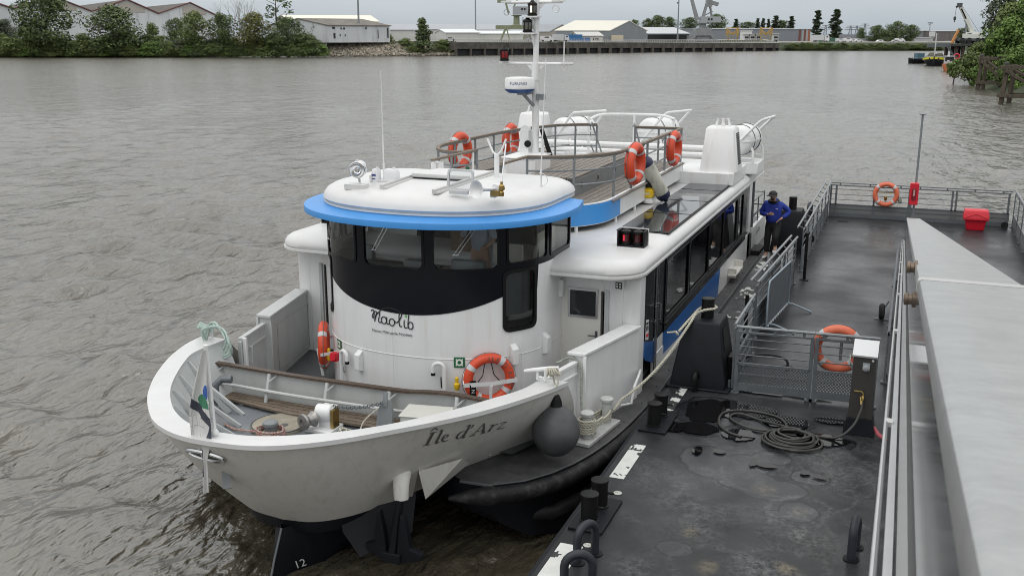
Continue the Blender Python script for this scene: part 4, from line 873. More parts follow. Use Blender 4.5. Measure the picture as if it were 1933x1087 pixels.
# ------------------------------------------------------------------ cabin
CW = 3.32
def rr_ring(x0, x1, y0, y1, r, z, k=8): return [B(u, y, z) for u, y in rrect(x0, x1, y0, y1, r, k)]
def cabin():
    WT, ZT = 15.42, 2.88
    mb = MB()
    for s in (1, -1):
        mb.box(B(s*(CW-.03), (16.0+27.3)/2+.25, 1.06), (.06, 27.3-16.5, .70))        # side below the windows
        mb.box(B(s*(CW-.03), (WT+27.3)/2, 2.82), (.06, 27.3-WT, .16))
        mb.box(B(s*(CW-.03), 27.1, 1.75), (.06, .42, 2.1))
        # rounded front corner with flat outer face down to deck
        mb.prism([(BX+s*3.02, WT), (BX+s*(CW-.10), WT), (BX+s*(CW-.02), WT+.06), (BX+s*CW, WT+.16), (BX+s*CW, WT+.30), (BX+s*(CW-.06), WT+.30), (BX+s*(CW-.06), WT+.2), (BX+s*3.02, WT+.06)], .735, ZT)
        mb.box(B(s*1.90, WT+.03, 1.83), (.10, .06, 2.1)); mb.box(B(s*2.86, WT+.03, 1.83), (.32, .06, 2.1)); mb.box(B(s*2.32, WT+.03, 2.68), (.76, .06, .42)); mb.box(B(s*1.1, WT+.035, 1.83), (1.5, .05, 2.1))
    mb.box(B(0, 27.28, 1.8), (6.6, .06, 2.0))
    C_ = fp(mb, 'cabin', WHITE, bevel=.008)
    mb = MB(); mb.box(B(0, 21.3, .83), (6.4, 11.6, .05)); fp(mb, 'cabin_floor', DARKG, C_)
    # front doors with steel framed windows
    for s in (1, -1):
        mb = MB(); mb.box(B(s*2.30, WT+.01, 1.68), (.70, .05, 1.62))
        D = fp(mb, 'front_door', mat('door_paint', (.70, .69, .65), .4, var=.05) if s > 0 else WHITE, bevel=.008)
        mb = MB(); x0, x1 = (2.08, 2.60) if s > 0 else (-2.52, -2.15); z0, z1 = 2.02, 2.52
        o = [(x0, z0), (x1, z0), (x1, z1), (x0, z1)]; i_ = [(x0+.035, z0+.035), (x1-.035, z0+.035), (x1-.035, z1-.035), (x0+.035, z1-.035)]
        mb.loft([[B(a, WT-.016, b) for a, b in o], [B(a, WT-.04, b) for a, b in o], [B(a, WT-.04, b) for a, b in i_], [B(a, WT-.018, b) for a, b in i_]]); fp(mb, 'door_window', STEEL, D)
        mb = MB(); mb.add([B(a, WT-.022, b) for a, b in i_], [(0, 1, 2, 3)]); fp(mb, 'door_pane', mat('dark_pane', (.02, .022, .024), .04, spec=.6), D)
        mb = MB(); hx = s*2.58 if s > 0 else -2.05; mb.box(B(hx, WT-.03, 1.72), (.035, .02, .17)); mb.tube([B(hx, WT-.04, 1.73), B(hx, WT-.08, 1.73), B(hx-.13, WT-.08, 1.73)], .011, 6); fp(mb, 'door_handle', DARKG, D)
        mb = MB()
        for x in (1.935, 2.675): mb.bar(B(s*x, WT-.02, .85), B(s*x, WT-.02, 2.50), .022, .03)
        for z in (1.0, 1.5, 2.0, 2.4): mb.box(B(s*1.94, WT-.04, z), (.03, .03, .13))
        fp(mb, 'door_gasket', mat('gasket', (.06, .055, .05), .6, var=.5, vscale=20), D)
        mb = MB(); mb.box(B(s*2.76, WT-.02, 1.7), (.06, .05, 1.65)); fp(mb, 'door_post', GREYP, D)
    mb = MB(); mb.box(B(2.98, WT-.09, 2.66), (.15, .09, .16)); fl = fp(mb, 'floodlight', WHITE, C_, bevel=.008)
    mb = MB(); mb.box(B(2.98, WT-.14, 2.655), (.11, .012, .11)); fp(mb, 'lamp_glass', mat('lamp_glass_dark', (.03, .03, .03), .1), fl)
    mb = MB()
    for a, b in ((-.025, .025), (.025, .025), (-.025, -.02), (.025, -.02)): mb.box(B(2.98+a, WT-.148, 2.655+b), (.03, .004, .025))
    fp(mb, 'lamp_cell', mat('lamp_cell', (.6, .6, .6), .3), fl)
    mb = MB(); mb.box(B(1.93, WT-.10, 2.52), (.18, .12, .30)); fp(mb, 'vent_box', WHITE, C_, bevel=.01)
    # port side doors
    for s in (1, -1):
        xo = s*(CW+.002)
        def S(y, z, d=0.): return B(xo+s*d, y, z)
        mb = MB(); o = [(15.66, 1.50), (15.70, 1.38), (15.82, 1.27), (16.10, 1.14), (16.42, 1.05), (16.42, 2.83), (15.90, 2.83), (15.74, 2.78), (15.66, 2.66)]
        # leaf glass, split by the blue foot
        mb.add([S(*p, -.012) for p in [(15.66, 1.62), (16.44, 1.42), (16.44, 2.83), (15.90, 2.83), (15.74, 2.78), (15.66, 2.66)]], [tuple(range(6))])
        dg = fp(mb, 'boarding_door', BLACK, C_)
        mb = MB(); mb.add([S(*p, -.010) for p in [(15.66, 1.62), (15.67, 1.46), (15.74, 1.34), (15.90, 1.22), (16.44, 1.02), (16.44, 1.42)]], [tuple(range(6))]); mb.add([S(16.44, 1.02, -.006), S(17.1, .99, -.006), S(17.1, 1.36, -.006), S(16.44, 1.40, -.006)], [(0, 1, 2, 3)]); fp(mb, 'blue_panel', BLUEW, dg)
        mb = MB(); mb.box(S(16.47, 1.80, .01), (.02, .03, 2.05)); mb.box(S(16.56, 1.80, .012), (.02, .025, 2.05)); fp(mb, 'door_edge', STEEL, dg)
        for y in (16.41, 16.60):
            mb = MB(); mb.tube([S(y, 1.78, .0), S(y, 1.78, .06), S(y, 2.06, .06), S(y, 2.06, 0.)], .013, 6); fp(mb, 'pull_handle', STEEL, dg)
        mb = MB(); mb.add([S(16.60, 1.40, .001), S(17.16, 1.40, .001), S(17.16, 2.76, .001), S(16.60, 2.76, .001)], [(0, 1, 2, 3)]); fp(mb, 'door_glass', BLACK, dg)
        mb = MB(); mb.add([S(y, z, .002) for y, z in ((15.80, 1.62), (16.02, 1.56), (16.02, 1.92), (15.80, 1.97))], [(0, 1, 2, 3)]); stk = fp(mb, 'door_sticker', mat('sticker_white', (.7, .7, .7), .4), dg)
        mb = MB()
        for (y0, y1, z0, z1) in ((15.83, 15.99, 1.87, 1.91), (15.83, 15.87, 1.77, 1.85), (15.89, 15.93, 1.77, 1.85), (15.95, 15.99, 1.76, 1.84)): mb.add([S(y0, z0, .004), S(y1, z0-.02, .004), S(y1, z1-.02, .004), S(y0, z1, .004)], [(0, 1, 2, 3)])
        fp(mb, 'sticker_print', BLACKM, dg)
        mb = MB()
        for y in (15.87, 15.955): mb.torus(S(y, 1.68-.2*(y-15.87), .004), .026, .007, (1, 0, 0), 14, 4)
        fp(mb, 'sticker_ring', REDP, dg)
        mb = MB(); mb.box(S(16.85, .95, -.02), (.06, .62, .36)); fp(mb, 'door_sill_box', WHITE, C_)
        # window band: frame bars and panes
        ws = [(17.20, 19.10), (19.22, 21.14), (21.24, 22.86), (23.02, 24.80), (25.02, 25.72)]
        mb = MB(); y0, y1 = 17.12, 26.35
        def bar_(ya, yb, za, zb, d=.012): mb.box(B(s*(CW-.005)+s*d/2, (ya+yb)/2, (za+zb)/2), (.03+d, yb-ya, zb-za))
        bar_(y0, y1, 2.70, 2.79); bar_(y0, y1, 1.385, 1.62)
        e = [y0]+[v for w_ in ws for v in w_]+[y1]
        for k in range(0, len(e), 2): bar_(e[k], e[k+1], 1.62, 2.70)
        bd = fp(mb, 'window_band', BLACK, C_)
        mb = MB(); mb.box(S((y0+y1)/2, 1.555, .035), (.06, y1-y0+.1, .03)); fp(mb, 'window_ledge', BLACKM, bd)
        for k, (a, b) in enumerate(ws):
            mb = MB(); mb.add([S(a, 1.62, -.008), S(b, 1.62, -.008), S(b, 2.70, -.008), S(a, 2.70, -.008)], [(0, 1, 2, 3)]); pn = fp(mb, 'side_window', GLASSD, bd)
            mb = MB(); o = [S(*p, .012) for p in densify(rrect(a+.01, b-.01, 1.63, 2.69, .07), .2)]; mb.tube(o, .014, 5, closed=True); fp(mb, 'window_gasket', BLACKM, bd)
        mb = MB(); mb.add([S(17.12, .96, .004), S(22.66, .74, .004), S(22.86, 1.385, .004), S(17.12, 1.385, .004)], [(0, 1, 2, 3)]); fp(mb, 'blue_stripe', BLUEW, C_)
        mb = MB(); mb.box(S(24.5, .93, .10), (.20, 1.15, .05)); mb.box(S(24.0, .98, .1), (.2, .06, .24)); mb.box(S(25.0, .98, .1), (.2, .06, .24)); fp(mb, 'side_step', mat('step_paint', (.66, .65, .60), .5), C_, bevel=.01)
        if s > 0:
            mb = MB(); bx = S(23.95, 2.48, -.10)
            for (dy, dz, h, wd) in ((-.30,0,.30,.05),(-.20,.13,.05,.2),(-.20,0,.05,.2),(-.20,-.13,.05,.2),(.02,0,.30,.05),(.16,.13,.05,.2),(.16,0,.05,.18),(.24,-.06,.15,.05),(.10,-.13,.05,.2),(.36,0,.3,.05)): mb.box(bx+Vector((0, dy, dz)), (.02, wd, h))
            m_ = bpy.data.materials.new('led_orange'); m_.use_nodes = True; bb = m_.node_tree.nodes['Principled BSDF']; bb.inputs['Base Color'].default_value = (.7, .08, .03, 1); bb.inputs['Emission Color'].default_value = (1, .12, .04, 1); bb.inputs['Emission Strength'].default_value = 2.2
            fp(mb, 'destination_display', m_, C_)
    for k in range(7):
        for sx in (-2.2, -1.3, 1.3, 2.2):
            mb = MB(); y = 18.0+k*1.25; mb.box(B(sx, y, 1.25), (.8, .45, .08)); mb.box(B(sx, y+.25, 1.55), (.8, .08, .65)); mb.box(B(sx, y, 1.0), (.3, .3, .4)); fp(mb, 'passenger_seat', mat('seat_cloth', (.05, .06, .09), .8), C_)
    # roof slab with rolled edge
    mb = MB(); rr = []
    for (ins, z) in ((.25, 2.835), (.03, 2.835), (0, 2.85), (0, 2.885), (.035, 2.895), (.012, 2.93), (.02, 2.985), (.055, 3.04), (.11, 3.08), (.19, 3.105), (.30, 3.115), (.6, 3.12)):
        rr.append(rr_ring(-3.42+ins, 3.42-ins, 14.80+ins, 29.30-ins, .62-min(ins, .5)*.6, z))
    mb.loft(rr, True, False, True); mb.loft([rr_ring(-3.17, 3.17, 15.05, 29.05, .4, 2.835), rr_ring(-.5, .5, 20, 24, .1, 2.84)], True, False, True)
    R_ = fp(mb, 'cabin_roof', WHITED, ang=42)
    # roof windows: port and starboard strips
    for s in (1, -1):
        e0, e1 = 17.55, 24.55; L_, Rr = lambda t: 2.30+.08*t, lambda t: 3.20+.06*t*0
        cuts = [0, .285, .53, .765, 1.0]
        for k in range(4):
            t0, t1 = cuts[k]+.006, cuts[k+1]-.006; ya, yb = e0+(e1-e0)*t0, e0+(e1-e0)*t1
            q = [(s*2.32, ya), (s*3.24, ya), (s*3.24, yb), (s*2.32, yb)]
            mb = MB(); mb.prism([(BX+u, y) for u, y in q], 3.112, 3.146); fp(mb, 'roof_window', GLASSR, R_, bevel=.004)
        mb = MB(); mb.prism([(BX+u, y) for u, y in [(s*2.29, e0-.03), (s*3.27, e0-.03), (s*3.27, e1+.03), (s*2.29, e1+.03)]], 3.112, 3.131); fp(mb, 'roof_window_frame', BLACKM, R_)
    # side lights in their screen
    for s in (1, -1):
        x0 = s*2.93; mb = MB(); y = 16.25
        mb.box(B(x0, y+.12, 3.26), (.47, .03, .28)); mb.box(B(x0-.225, y, 3.26), (.03, .24, .28)); mb.box(B(x0+.225, y, 3.26), (.03, .24, .28)); mb.box(B(x0, y, 3.135), (.47, .26, .03))
        sc = fp(mb, 'side_light_screen', BLACKM, R_, bevel=.006)
        mb = MB(); mb.box(B(x0, y+.14, 3.26), (.50, .015, .31)); mb.box(B(x0, y-.02, 3.115), (.51, .32, .02)); fp(mb, 'screen_edge', WHITE, R_)
        for k, dx in enumerate((-.105, .105)):
            mb = MB(); c = B(x0+dx, y-.02, 3.15); mb.lathe([(.09, 0), (.09, .04), (.07, .05), (.07, .19), (.09, .20), (.085, .235), (.03, .26), (0, .262)], c, n=18); sl_ = fp(mb, 'side_light', BLACKM, R_)
            mb = MB(); mb.lathe([(.073, .055), (.073, .185)], c, n=18); fp(mb, 'light_lens', mat('red_lens', (.045, .003, .005), .15), R_)
            if k == 0 and s > 0:
                m_ = bpy.data.materials.new('lit_red_lamp'); m_.use_nodes = True; bb = m_.node_tree.nodes['Principled BSDF']; bb.inputs['Base Color'].default_value = (.5, .01, .03, 1); bb.inputs['Emission Color'].default_value = (1, .03, .08, 1); bb.inputs['Emission Strength'].default_value = .3
                mb = MB(); mb.box(c+Vector((-.02, -.075, .12)), (.03, .012, .10)); fp(mb, 'lamp_filament', m_, R_)
    # awning posts and stern bulwark
    mb = MB()
    for s in (1, -1): mb.tube([B(s*3.28, 27.75, .75), B(s*3.28, 27.75, 2.85)], .045, 8); mb.bar(B(s*3.30, 27.42, .75), B(s*3.30, 27.42, 1.35), .09)
    fp(mb, 'stern_post', DARKG)
    mb = MB()
    for s in (1, -1): mb.box(B(s*3.30, 28.95, 1.08), (.06, 2.5, .70)); mb.box(B(s*3.30, 28.95, 1.44), (.09, 2.5, .03))
    mb.box(B(0, 30.15, 1.05), (6.5, .06, .64))
    sb = fp(mb, 'stern_bulwark', WHITE, bevel=.008)
    mb = MB()
    for s in (1, -1):
        mb.bar(B(s*3.28, 27.72, 1.75), B(s*3.28, 30.15, 1.70), .045, .06); mb.bar(B(s*3.28, 27.72, 2.15), B(s*3.28, 30.15, 2.10), .02, .02)
        for y in (27.75, 28.9, 30.1): mb.bar(B(s*3.28, y, 1.45), B(s*3.28, y, 2.15 if y > 28 else 1.75), .03)
    mb.bar(B(-3.28, 30.15, 1.72), B(3.28, 30.15, 1.72), .04); mb.bar(B(-3.28, 30.15, 2.1), B(3.28, 30.15, 2.1), .02)
    fp(mb, 'stern_rail', GALVD)
    mb = MB(); mb.box(B(3.45, 27.9, .80), (.28, .9, .12)); fp(mb, 'stern_fender_block', RUBBER, bevel=.02)
    mb = MB(); text_on(mb, "Île d'Arz", .24, lambda x, y: B(3.335, 28.75+x, 1.12+y), shear=.3); fp(mb, 'stern_name', MATS['name_ink'])
    # funnels with louvres, shared plinths
    for s in (1, -1):
        Y = 0 if s > 0 else 2.55
        mb = MB(); x0, x1 = s*2.05, s*3.36
        mb.prism([(BX+u, y) for u, y in [(s*1.85, 23.92+Y), (s*3.22, 23.92+Y), (s*3.33, 24.02+Y), (s*3.33, 25.9+Y), (s*1.85, 25.9+Y)]], 3.115, 3.42); fp(mb, 'funnel_plinth', WHITE, bevel=.02)
        mb = MB(); zz = [(3.42, 2.46, 3.40, 24.05, 25.05), (4.46, 2.55, 3.27, 24.22, 24.92)]
        r0 = [B(s*a, y+Y, 3.42) for a, y in rrect(2.48, 3.38, 24.05, 25.0, .10, 3)]; r1 = [B(s*a, y+Y, 4.42) for a, y in rrect(2.56, 3.26, 24.20, 24.88, .08, 3)]; r2 = [B(s*a, y+Y, 4.475) for a, y in rrect(2.60, 3.22, 24.24, 24.84, .06, 3)]
        mb.loft([r0, r1, r2], True, True, True); fn_ = fp(mb, 'funnel', WHITE, ang=30)
        mb = MB()
        for k in range(17):
            z = 3.60+.045*k; t = (z-3.42)/1.0; x = 3.385-.12*t; mb.box(B(s*x, 24.55+Y, z), (.03, .36, .022))
        fp(mb, 'louvre', BLACKM, fn_)
        mb = MB()
        for d in (-.07, .07): mb.tube([B(s*2.93+d-.10, 24.5+Y, 4.46), B(s*2.93+d-.05, 24.5+Y, 4.66), B(s*2.93+d+.05, 24.5+Y, 4.66), B(s*2.93+d+.10, 24.5+Y, 4.46)], .03, 8)
        fp(mb, 'exhaust_loop', WHITE, fn_)
    mb = MB()
    for (a, b) in (((-.75, 24.3, 3.35), (2.45, 24.6, 3.62)), ((.0, 26.6, 3.6), (2.45, 25.6, 3.75))): pass
    mb.tube([B(-2.4, 26.0, 3.78), B(2.5, 26.0, 3.78)], .06, 8); mb.tube([B(-2.4, 26.4, 3.55), B(2.5, 26.4, 3.55)], .06, 8)
    fp(mb, 'exhaust_pipe', WHITE)
cabin()
# ------------------------------------------------------------------ upper deck and mast
def upper_deck():
    hw, yf, ya = 2.05, 16.55, 24.2
    def edge(ins=0., k=10):
        out = []
        r = 1.5-ins
        for a in [pi*.5*j/k for j in range(k+1)]: out.append((-(hw-.24-ins-r)-r*cos(a), yf+ins+r-r*sin(a)))
        for a in [pi*.5*j/k for j in range(k+1)]: out.append(((hw-ins-r)+r*sin(a), yf+ins+r-r*cos(a)))
        return out
    E0 = [(-hw+.24, ya)]+edge()+[(hw, ya)]
    P = resample([Vector((u, y, 0)) for u, y in E0], 90)
    mb = MB(); mb.loft([[B(p.x, p.y, 3.22) for p in P], [B(p.x, p.y, 3.62) for p in P], [B(p.x*.975, p.y+.03*(p.y < 19), 3.62) for p in P], [B(p.x*.975, p.y+.03*(p.y < 19), 3.56) for p in P]], closed=False)
    mb.box(B(0, ya, 3.42), (2*hw, .05, .40))
    for i in range(4, 88, 7): mb.tube([B(P[i].x*.98, P[i].y+.03, 3.10), B(P[i].x*.98, P[i].y+.03, 3.24)], .035, 8)
    U = fp(mb, 'upper_deck', WHITE, ang=30)
    mb = MB(); Q = [p for p in P if p.y < 18.75]; mb.loft([[B(p.x*1.004, p.y-.006, 3.235) for p in Q], [B(p.x*1.004, p.y-.006, 3.605) for p in Q]], closed=False); fp(mb, 'blue_facing', BLUE, U)
    mb = MB()
    for k in range(27):
        x = -1.75+k*.143; f = max(0, abs(x+.07)-.55); y0 = yf+.12+(1.5-sqrt(max(1.5**2-f*f, .02)))
        mb.box(B(x+.07, (y0+ya-.05)/2, 3.585), (.128, ya-.05-y0, .03))
    fp(mb, 'deck_planking', WOODX, U)
    mb = MB(); mb.add([B(p.x*.97, p.y+.02, 3.565) for p in P], [tuple(range(len(P)))]); fp(mb, 'deck_underlay', BLACKM, U)
    # storage benches
    for s in (1, -1):
        x0, x1 = (.30, 1.28) if s > 0 else (-1.35, -.75)
        mb = MB(); mb.box(B((x0+x1)/2, 20.2, 3.76), (x1-x0, 4.3, .34)); bb = fp(mb, 'deck_bench', MIDG, bevel=.008)
        mb = MB(); n = 7
        for k in range(n): mb.box(B(x0+(x1-x0)*(k+.5)/n, 20.2, 3.955), ((x1-x0)/n*.86, 4.4, .035))
        fp(mb, 'bench_slats', WOODX, bb)
        mb = MB()
        for y in (18.5, 19.6, 20.9, 21.9): mb.box(B(x1+.006, y, 3.79), (.012, .07, .12))
        fp(mb, 'bench_latch', STEEL, bb)
        mb = MB()
        for y in (18.5, 19.6, 20.9, 21.9): mb.box(B(x1+.012, y, 3.79), (.006, .04, .08))
        fp(mb, 'latch_recess', BLACKM, bb)
    mb = MB(); mb.box(B(-1.55, 17.4, 3.62+.10), (.8, 1.2, .26)); fp(mb, 'deck_step', WHITE, bevel=.01)
    mb = MB(); mb.box(B(-.7, 17.15, 3.62), (2.2, 1.2, .5)); fp(mb, 'ramp_casing', WHITE, bevel=.015)
    mb = MB(); mb.box(B(-1.02, 18.20, 3.98), (.08, .01, .16)); fp(mb, 'safety_sign', MATS['sign_green'])
    # rails: wood cap, posts, two lower bars
    zR = 4.42
    def rail(path, cap=True, posts=None, aft=False):
        nP = resample(catmull([Vector((u, y, 0)) for u, y in path], 6), 60)
        mb = MB(); rr = []
        for (dx, dz) in ((-.04, 0), (-.04, .035), (.04, .035), (.04, 0)):
            r_ = []
            for i, p in enumerate(nP):
                t = (nP[min(i+1, 59)]-nP[max(i-1, 0)]).normalized(); r_.append(B(p.x-t.y*dx, p.y+t.x*dx, zR+dz))
            rr.append(r_)
        mb.loft(rr+[rr[0]], closed=False)
        for i in (0, 59): mb.add([r[i] for r in rr], [(0, 1, 2, 3)])
        R_ = fp(mb, 'deck_railing', WOOD)
        mb = MB()
        for z in (3.90, 4.17): mb.tube([B(p.x, p.y, z) for p in nP], .018, 6)
        mb.tube([B(p.x, p.y, zR-.015) for p in nP], .02, 6)
        fp(mb, 'railing_bar', GALV, R_)
        for f in posts: p = nP[int(f*59)]; mb = MB(); mb.tube([B(p.x, p.y, 3.58), B(p.x, p.y, zR)], .026, 8); fp(mb, 'railing_post', GALV, R_)
    rail([(.62,17.25),(1.15,17.45),(1.65,17.85),(1.96,18.5),(2.02,19.4),(2.02,21.5),(2.02,24.0)], posts=(0, .12, .26, .40, .56, .78, 1))
    rail([(-.68,17.9),(-.85,17.5),(-1.18,17.52),(-1.50,17.85),(-1.72,18.5),(-1.74,19.3),(-1.70,20.4),(-1.66,21.6),(-1.48,22.7),(-1.12,23.8)], posts=(0, .10, .22, .36, .50, .64, .82, 1))
    rail([(-1.12,23.85),(-.65,24.25),(-.22,24.4)], posts=(.5, 1)); rail([(2.02,24.05),(1.5,24.1),(.85,24.1)], posts=(0, .5, 1))
    for a, b in (((.62, 17.25), (.55, 16.2)), ((-.70, 17.75), (-.84, 16.25))):
        mb = MB(); mb.bar(B(a[0], a[1], zR+.015), B(b[0], b[1], zR+.0), .075, .035); fp(mb, 'ramp_handrail', WOOD)
        mb = MB(); mb.tube([B(b[0], b[1]+.12, 3.62), B(b[0], b[1]+.12, zR)], .024, 8); mb.box(B(b[0]-.02, b[1]+.25, 4.2), (.16, .2, .3)) if a[0] < 0 else None; fp(mb, 'handrail_post', WHITE); mb = MB(); mb.tube([B(a[0], a[1], 3.62), B(a[0], a[1], zR)], .024, 8); fp(mb, 'handrail_post', WHITE)
    # aft ladder rails
    for x in (-.30, .80):
        mb = MB(); mb.tube([B(x, 24.1, 4.44), B(x+.0, 24.2, 4.5), B(x, 25.6, 3.2)], .022, 7); mb.tube([B(x, 24.15, 3.95), B(x, 25.2, 3.15)], .018, 6); fp(mb, 'ladder_rail', GALV)
    mb = MB(); zT = 4.56
    mb.tube(catmull([B(-.75, 25.4, zT-.1), B(-.55, 25.9, zT), B(.2, 26.3, zT), B(1.0, 26.2, zT), B(1.45, 25.8, zT-.05)], 5), .035, 8)
    for x, y in ((-.75, 25.4), (.25, 26.28), (1.42, 25.85)): mb.tube([B(x, y, 3.2), B(x, y, zT-.02)], .035, 8)
    fp(mb, 'aft_hoop_rail', WHITE)
    # mast on its casing
    mb = MB(); mb.box(B(0.0, 18.9, 3.90), (.66, .95, .68)); mb.box(B(-.02, 18.9, 4.25), (.72, 1.0, .03)); fp(mb, 'mast_casing', WHITE, bevel=.02)
    mb = MB(); v = text_on(mb, 'ACCESS', .06, lambda x, y: B(.1+x, 18.40, 4.16+y)) if False else None
    my = 19.35
    mb = MB(); mb.tube([B(0, my, 4.2), B(0, my, 5.4), B(0, my, 6.0)], .072, 14); mb.tube([B(0, my, 5.72), B(0, my, 6.06)], .085, 14); mb.tube([B(0, my, 6.0), B(.03, my, 8.2)], .058, 14)
    for x in (-.16, .16): mb.tube([B(x, my, 4.25), B(x, my, 4.55)], .04, 8)
    mb.prism([(BX-.30, my-.10), (BX-.12, my-.10), (BX-.12, my+.12), (BX-.30, my+.12)], 4.25, 4.72)
    mb.lathe([(.10, -.05), (.10, .05)], B(-.21, my-.0, 4.72), (0, 1, 0), 16)
    M_ = fp(mb, 'mast', WHITE)
    mb = MB(); mb.lathe([(.07, -.02), (.07, .02)], B(-.12, my-.13, 4.45), (0, 1, .2), 14); mb.tube([B(.14, my-.02, 4.75), B(.30, my+.1, 4.2)], .05, 6); fp(mb, 'mast_hinge', BLACKM, M_)
    for z, x0, x1 in ((6.055, -.66, .76), (7.25, -.62, .55)):
        mb = MB(); mb.tube([B(x0, my, z), B(x1, my, z)], [.030, .030], 8); mb.box(B(x0-.02, my, z+.015), (.22, .07, .035)); mb.box(B(x1-.08, my, z+.015), (.26, .09, .03))
        for s in (-1, 1): mb.add([B(s*.06, my-.01, z), B(s*.22, my-.01, z), B(s*.06, my-.01, z-.16), B(s*.06, my+.01, z), B(s*.22, my+.01, z), B(s*.06, my+.01, z-.16)], [(0, 1, 2), (3, 5, 4), (0, 3, 4, 1), (1, 4, 5, 2), (0, 2, 5, 3)])
        fp(mb, 'yard_arm', WHITE, M_)
    mb = MB(); mb.lathe([(.0, 0), (.012, .0), (.012, .42), (.0, .43)], B(.60, my, 6.07), n=8); mb.torus(B(.42, my-.02, 7.12), .07, .012, (0, 1, .1), 16, 5); mb.torus(B(.60, my, 5.97), .05, .008, (0, 1, .4), 12, 4); fp(mb, 'yard_aerial', WHITE, M_)
    def lantern(c, col, name):
        mb = MB(); mb.lathe([(.07, 0), (.10, .01), (.10, .035), (.075, .045), (.075, .06)], c, n=18); mb.lathe([(.085, .20), (.10, .215), (.09, .245), (.045, .27), (.03, .30), (0, .30)], c, n=18)
        for k in range(6): a = k*pi/3; mb.tube([c+Vector((.085*cos(a), .085*sin(a), .04)), c+Vector((.085*cos(a), .085*sin(a), .21))], .007, 4)
        l = fp(mb, name, BLACKM, M_); mb = MB(); mb.lathe([(.074, .055), (.078, .13), (.074, .205)], c, n=18); fp(mb, 'lantern_lens', col, M_); return l
    smoky = mat('smoked_lens', (.10, .10, .085), .1, spec=.7); redl = mat('red_lantern_lens', (.20, .006, .012), .12)
    lantern(B(-.645, my-.10, 6.10), redl, 'mast_lantern'); lantern(B(-.12, my-.16, 6.66), smoky, 'mast_lantern'); lantern(B(-.02, my-.16, 6.98), smoky, 'mast_lantern')
    mb = MB()
    m_ = bpy.data.materials.new('lit_lamp'); m_.use_nodes = True; bb = m_.node_tree.nodes['Principled BSDF']; bb.inputs['Emission Color'].default_value = (1, .8, .45, 1); bb.inputs['Emission Strength'].default_value = 3.
    mb.lathe([(.02, .07), (.02, .19)], B(-.02, my-.225, 6.98), n=8); fp(mb, 'lamp_filament', m_, M_)
    mb = MB(); mb.box(B(-.10, my-.12, 6.645), (.30, .26, .03)); mb.box(B(-.02, my-.12, 6.965), (.26, .26, .03))
    for z in (6.63, 6.95): mb.add([B(-.04, my-.2, z), B(-.04, my, z), B(-.04, my-.02, z-.28), B(-.01, my-.2, z), B(-.01, my, z), B(-.01, my-.02, z-.28)], [(0, 1, 2), (3, 5, 4), (0, 2, 5, 3), (0, 3, 4, 1)])
    fp(mb, 'lantern_shelf', WHITE, M_)
    # radar scanner
    c = B(-.20, my-.38, 5.49); mb = MB(); mb.lathe([(.25, .07), (.305, .08), (.31, .10), (.305, .13), (.30, .27), (.285, .295), (.20, .31), (0, .318)], c, n=36); rd = fp(mb, 'radar_scanner', WHITE, ang=30)
    mb = MB(); mb.lathe([(.10, 0), (.22, .0), (.29, .05), (.306, .075), (.28, .08)], c, n=36); fp(mb, 'radar_base', mat('radar_blue', (.015, .08, .27), .4), rd)
    mb = MB(); text_on(mb, 'FURUNO', .085, lambda x, y: c+Vector((.309*sin(.28+x/.309), -.309*cos(.28+x/.309), .165+y)), spacing=1.1); fp(mb, 'radar_lettering', mat('radar_letter_blue', (.01, .04, .16), .4), rd)
    mb = MB(); mb.box(c+Vector((.06, .2, -.02)), (.2, .5, .04)); mb.bar(c+Vector((.04, .1, -.03)), B(-.02, my-.07, 5.22), .05); mb.box(B(.13, my-.05, 5.40), (.16, .12, .12)); fp(mb, 'radar_bracket', GALV, M_)
upper_deck()

# ------------------------------------------------------------------ lifebuoys
def lifebuoy_parts(root, R, r, m, rope_m, bands=4, grab=True, a0=pi/4):
    """upright ring in the local XZ plane, hole along local Y"""
    mb = MB(); mb.torus((0, 0, 0), R, r, (0, 1, 0), 44, 14); mb.build('ring', m, root)
    for k in range(bands):
        a = a0+k*2*pi/bands; mb = MB(); mb.torus((0, 0, 0), R, r*1.035, (0, 1, 0), 8, 14, a-.11, a+.11); mb.build('reflective_band', BANDG, root)
    if grab:
        mb = MB(); n = 64
        mb.tube([((R+r*1.02+.016*abs(sin(2*(a-a0))))*sin(a), .02, (R+r*1.02+.016*abs(sin(2*(a-a0)))-.012*cos(a))*cos(a)) for a in [2*pi*k/n for k in range(n)]], .005, 5, closed=True); mb.build('grab_line', rope_m, root)
def buoy(loc, rz, tilt, label, group, m=ORANGE, R=.29, r=.088, rope_m=None, a0=pi/4):
    t = thing('lifebuoy', loc, label, 'lifebuoy', group); t.rotation_euler = (tilt, 0, rz)
    lifebuoy_parts(t, R, r, m, rope_m or GALVD, a0=a0); return t
G1 = 'orange lifebuoys on the ferry'
b1 = buoy(wh(1.40, 1.41, .14), radians(36), radians(-4), 'orange lifebuoy lettered with the ship name on the front of the wheelhouse', G1, R=.335, r=.078, a0=.62)
mb = MB()
def arc(x, y, R0=.312):
    a = -.25+x/R0*-1; return ( (R0+y)*sin(-a), -.083, (R0+y)*cos(-a))
text_on(mb, "ILE D'ARZ", .105, lambda x, y: ((.30+y)*sin(.95+x/.33), -.081, (.30+y)*cos(.95+x/.33)), spacing=1.5); mb.build('ship_name_lettering', MATS['name_ink'], b1)
mb = MB(); mb.box((-.28, -.075, -.12), (.10, .03, .26)); mb.build('name_label', BLACKM, b1)
mb = MB(); text_on(mb, 'N 3', .08, lambda x, y: (-.28-y+.03, -.094, -.12+x)); mb.build('label_print', MATS['sticker_white'], b1)
mb = MB(); 
for s in (-1, 1): mb.tube([(s*.05, .06, .25), (s*.09, .05, .05), (s*.20, .03, -.08)], .008, 5)
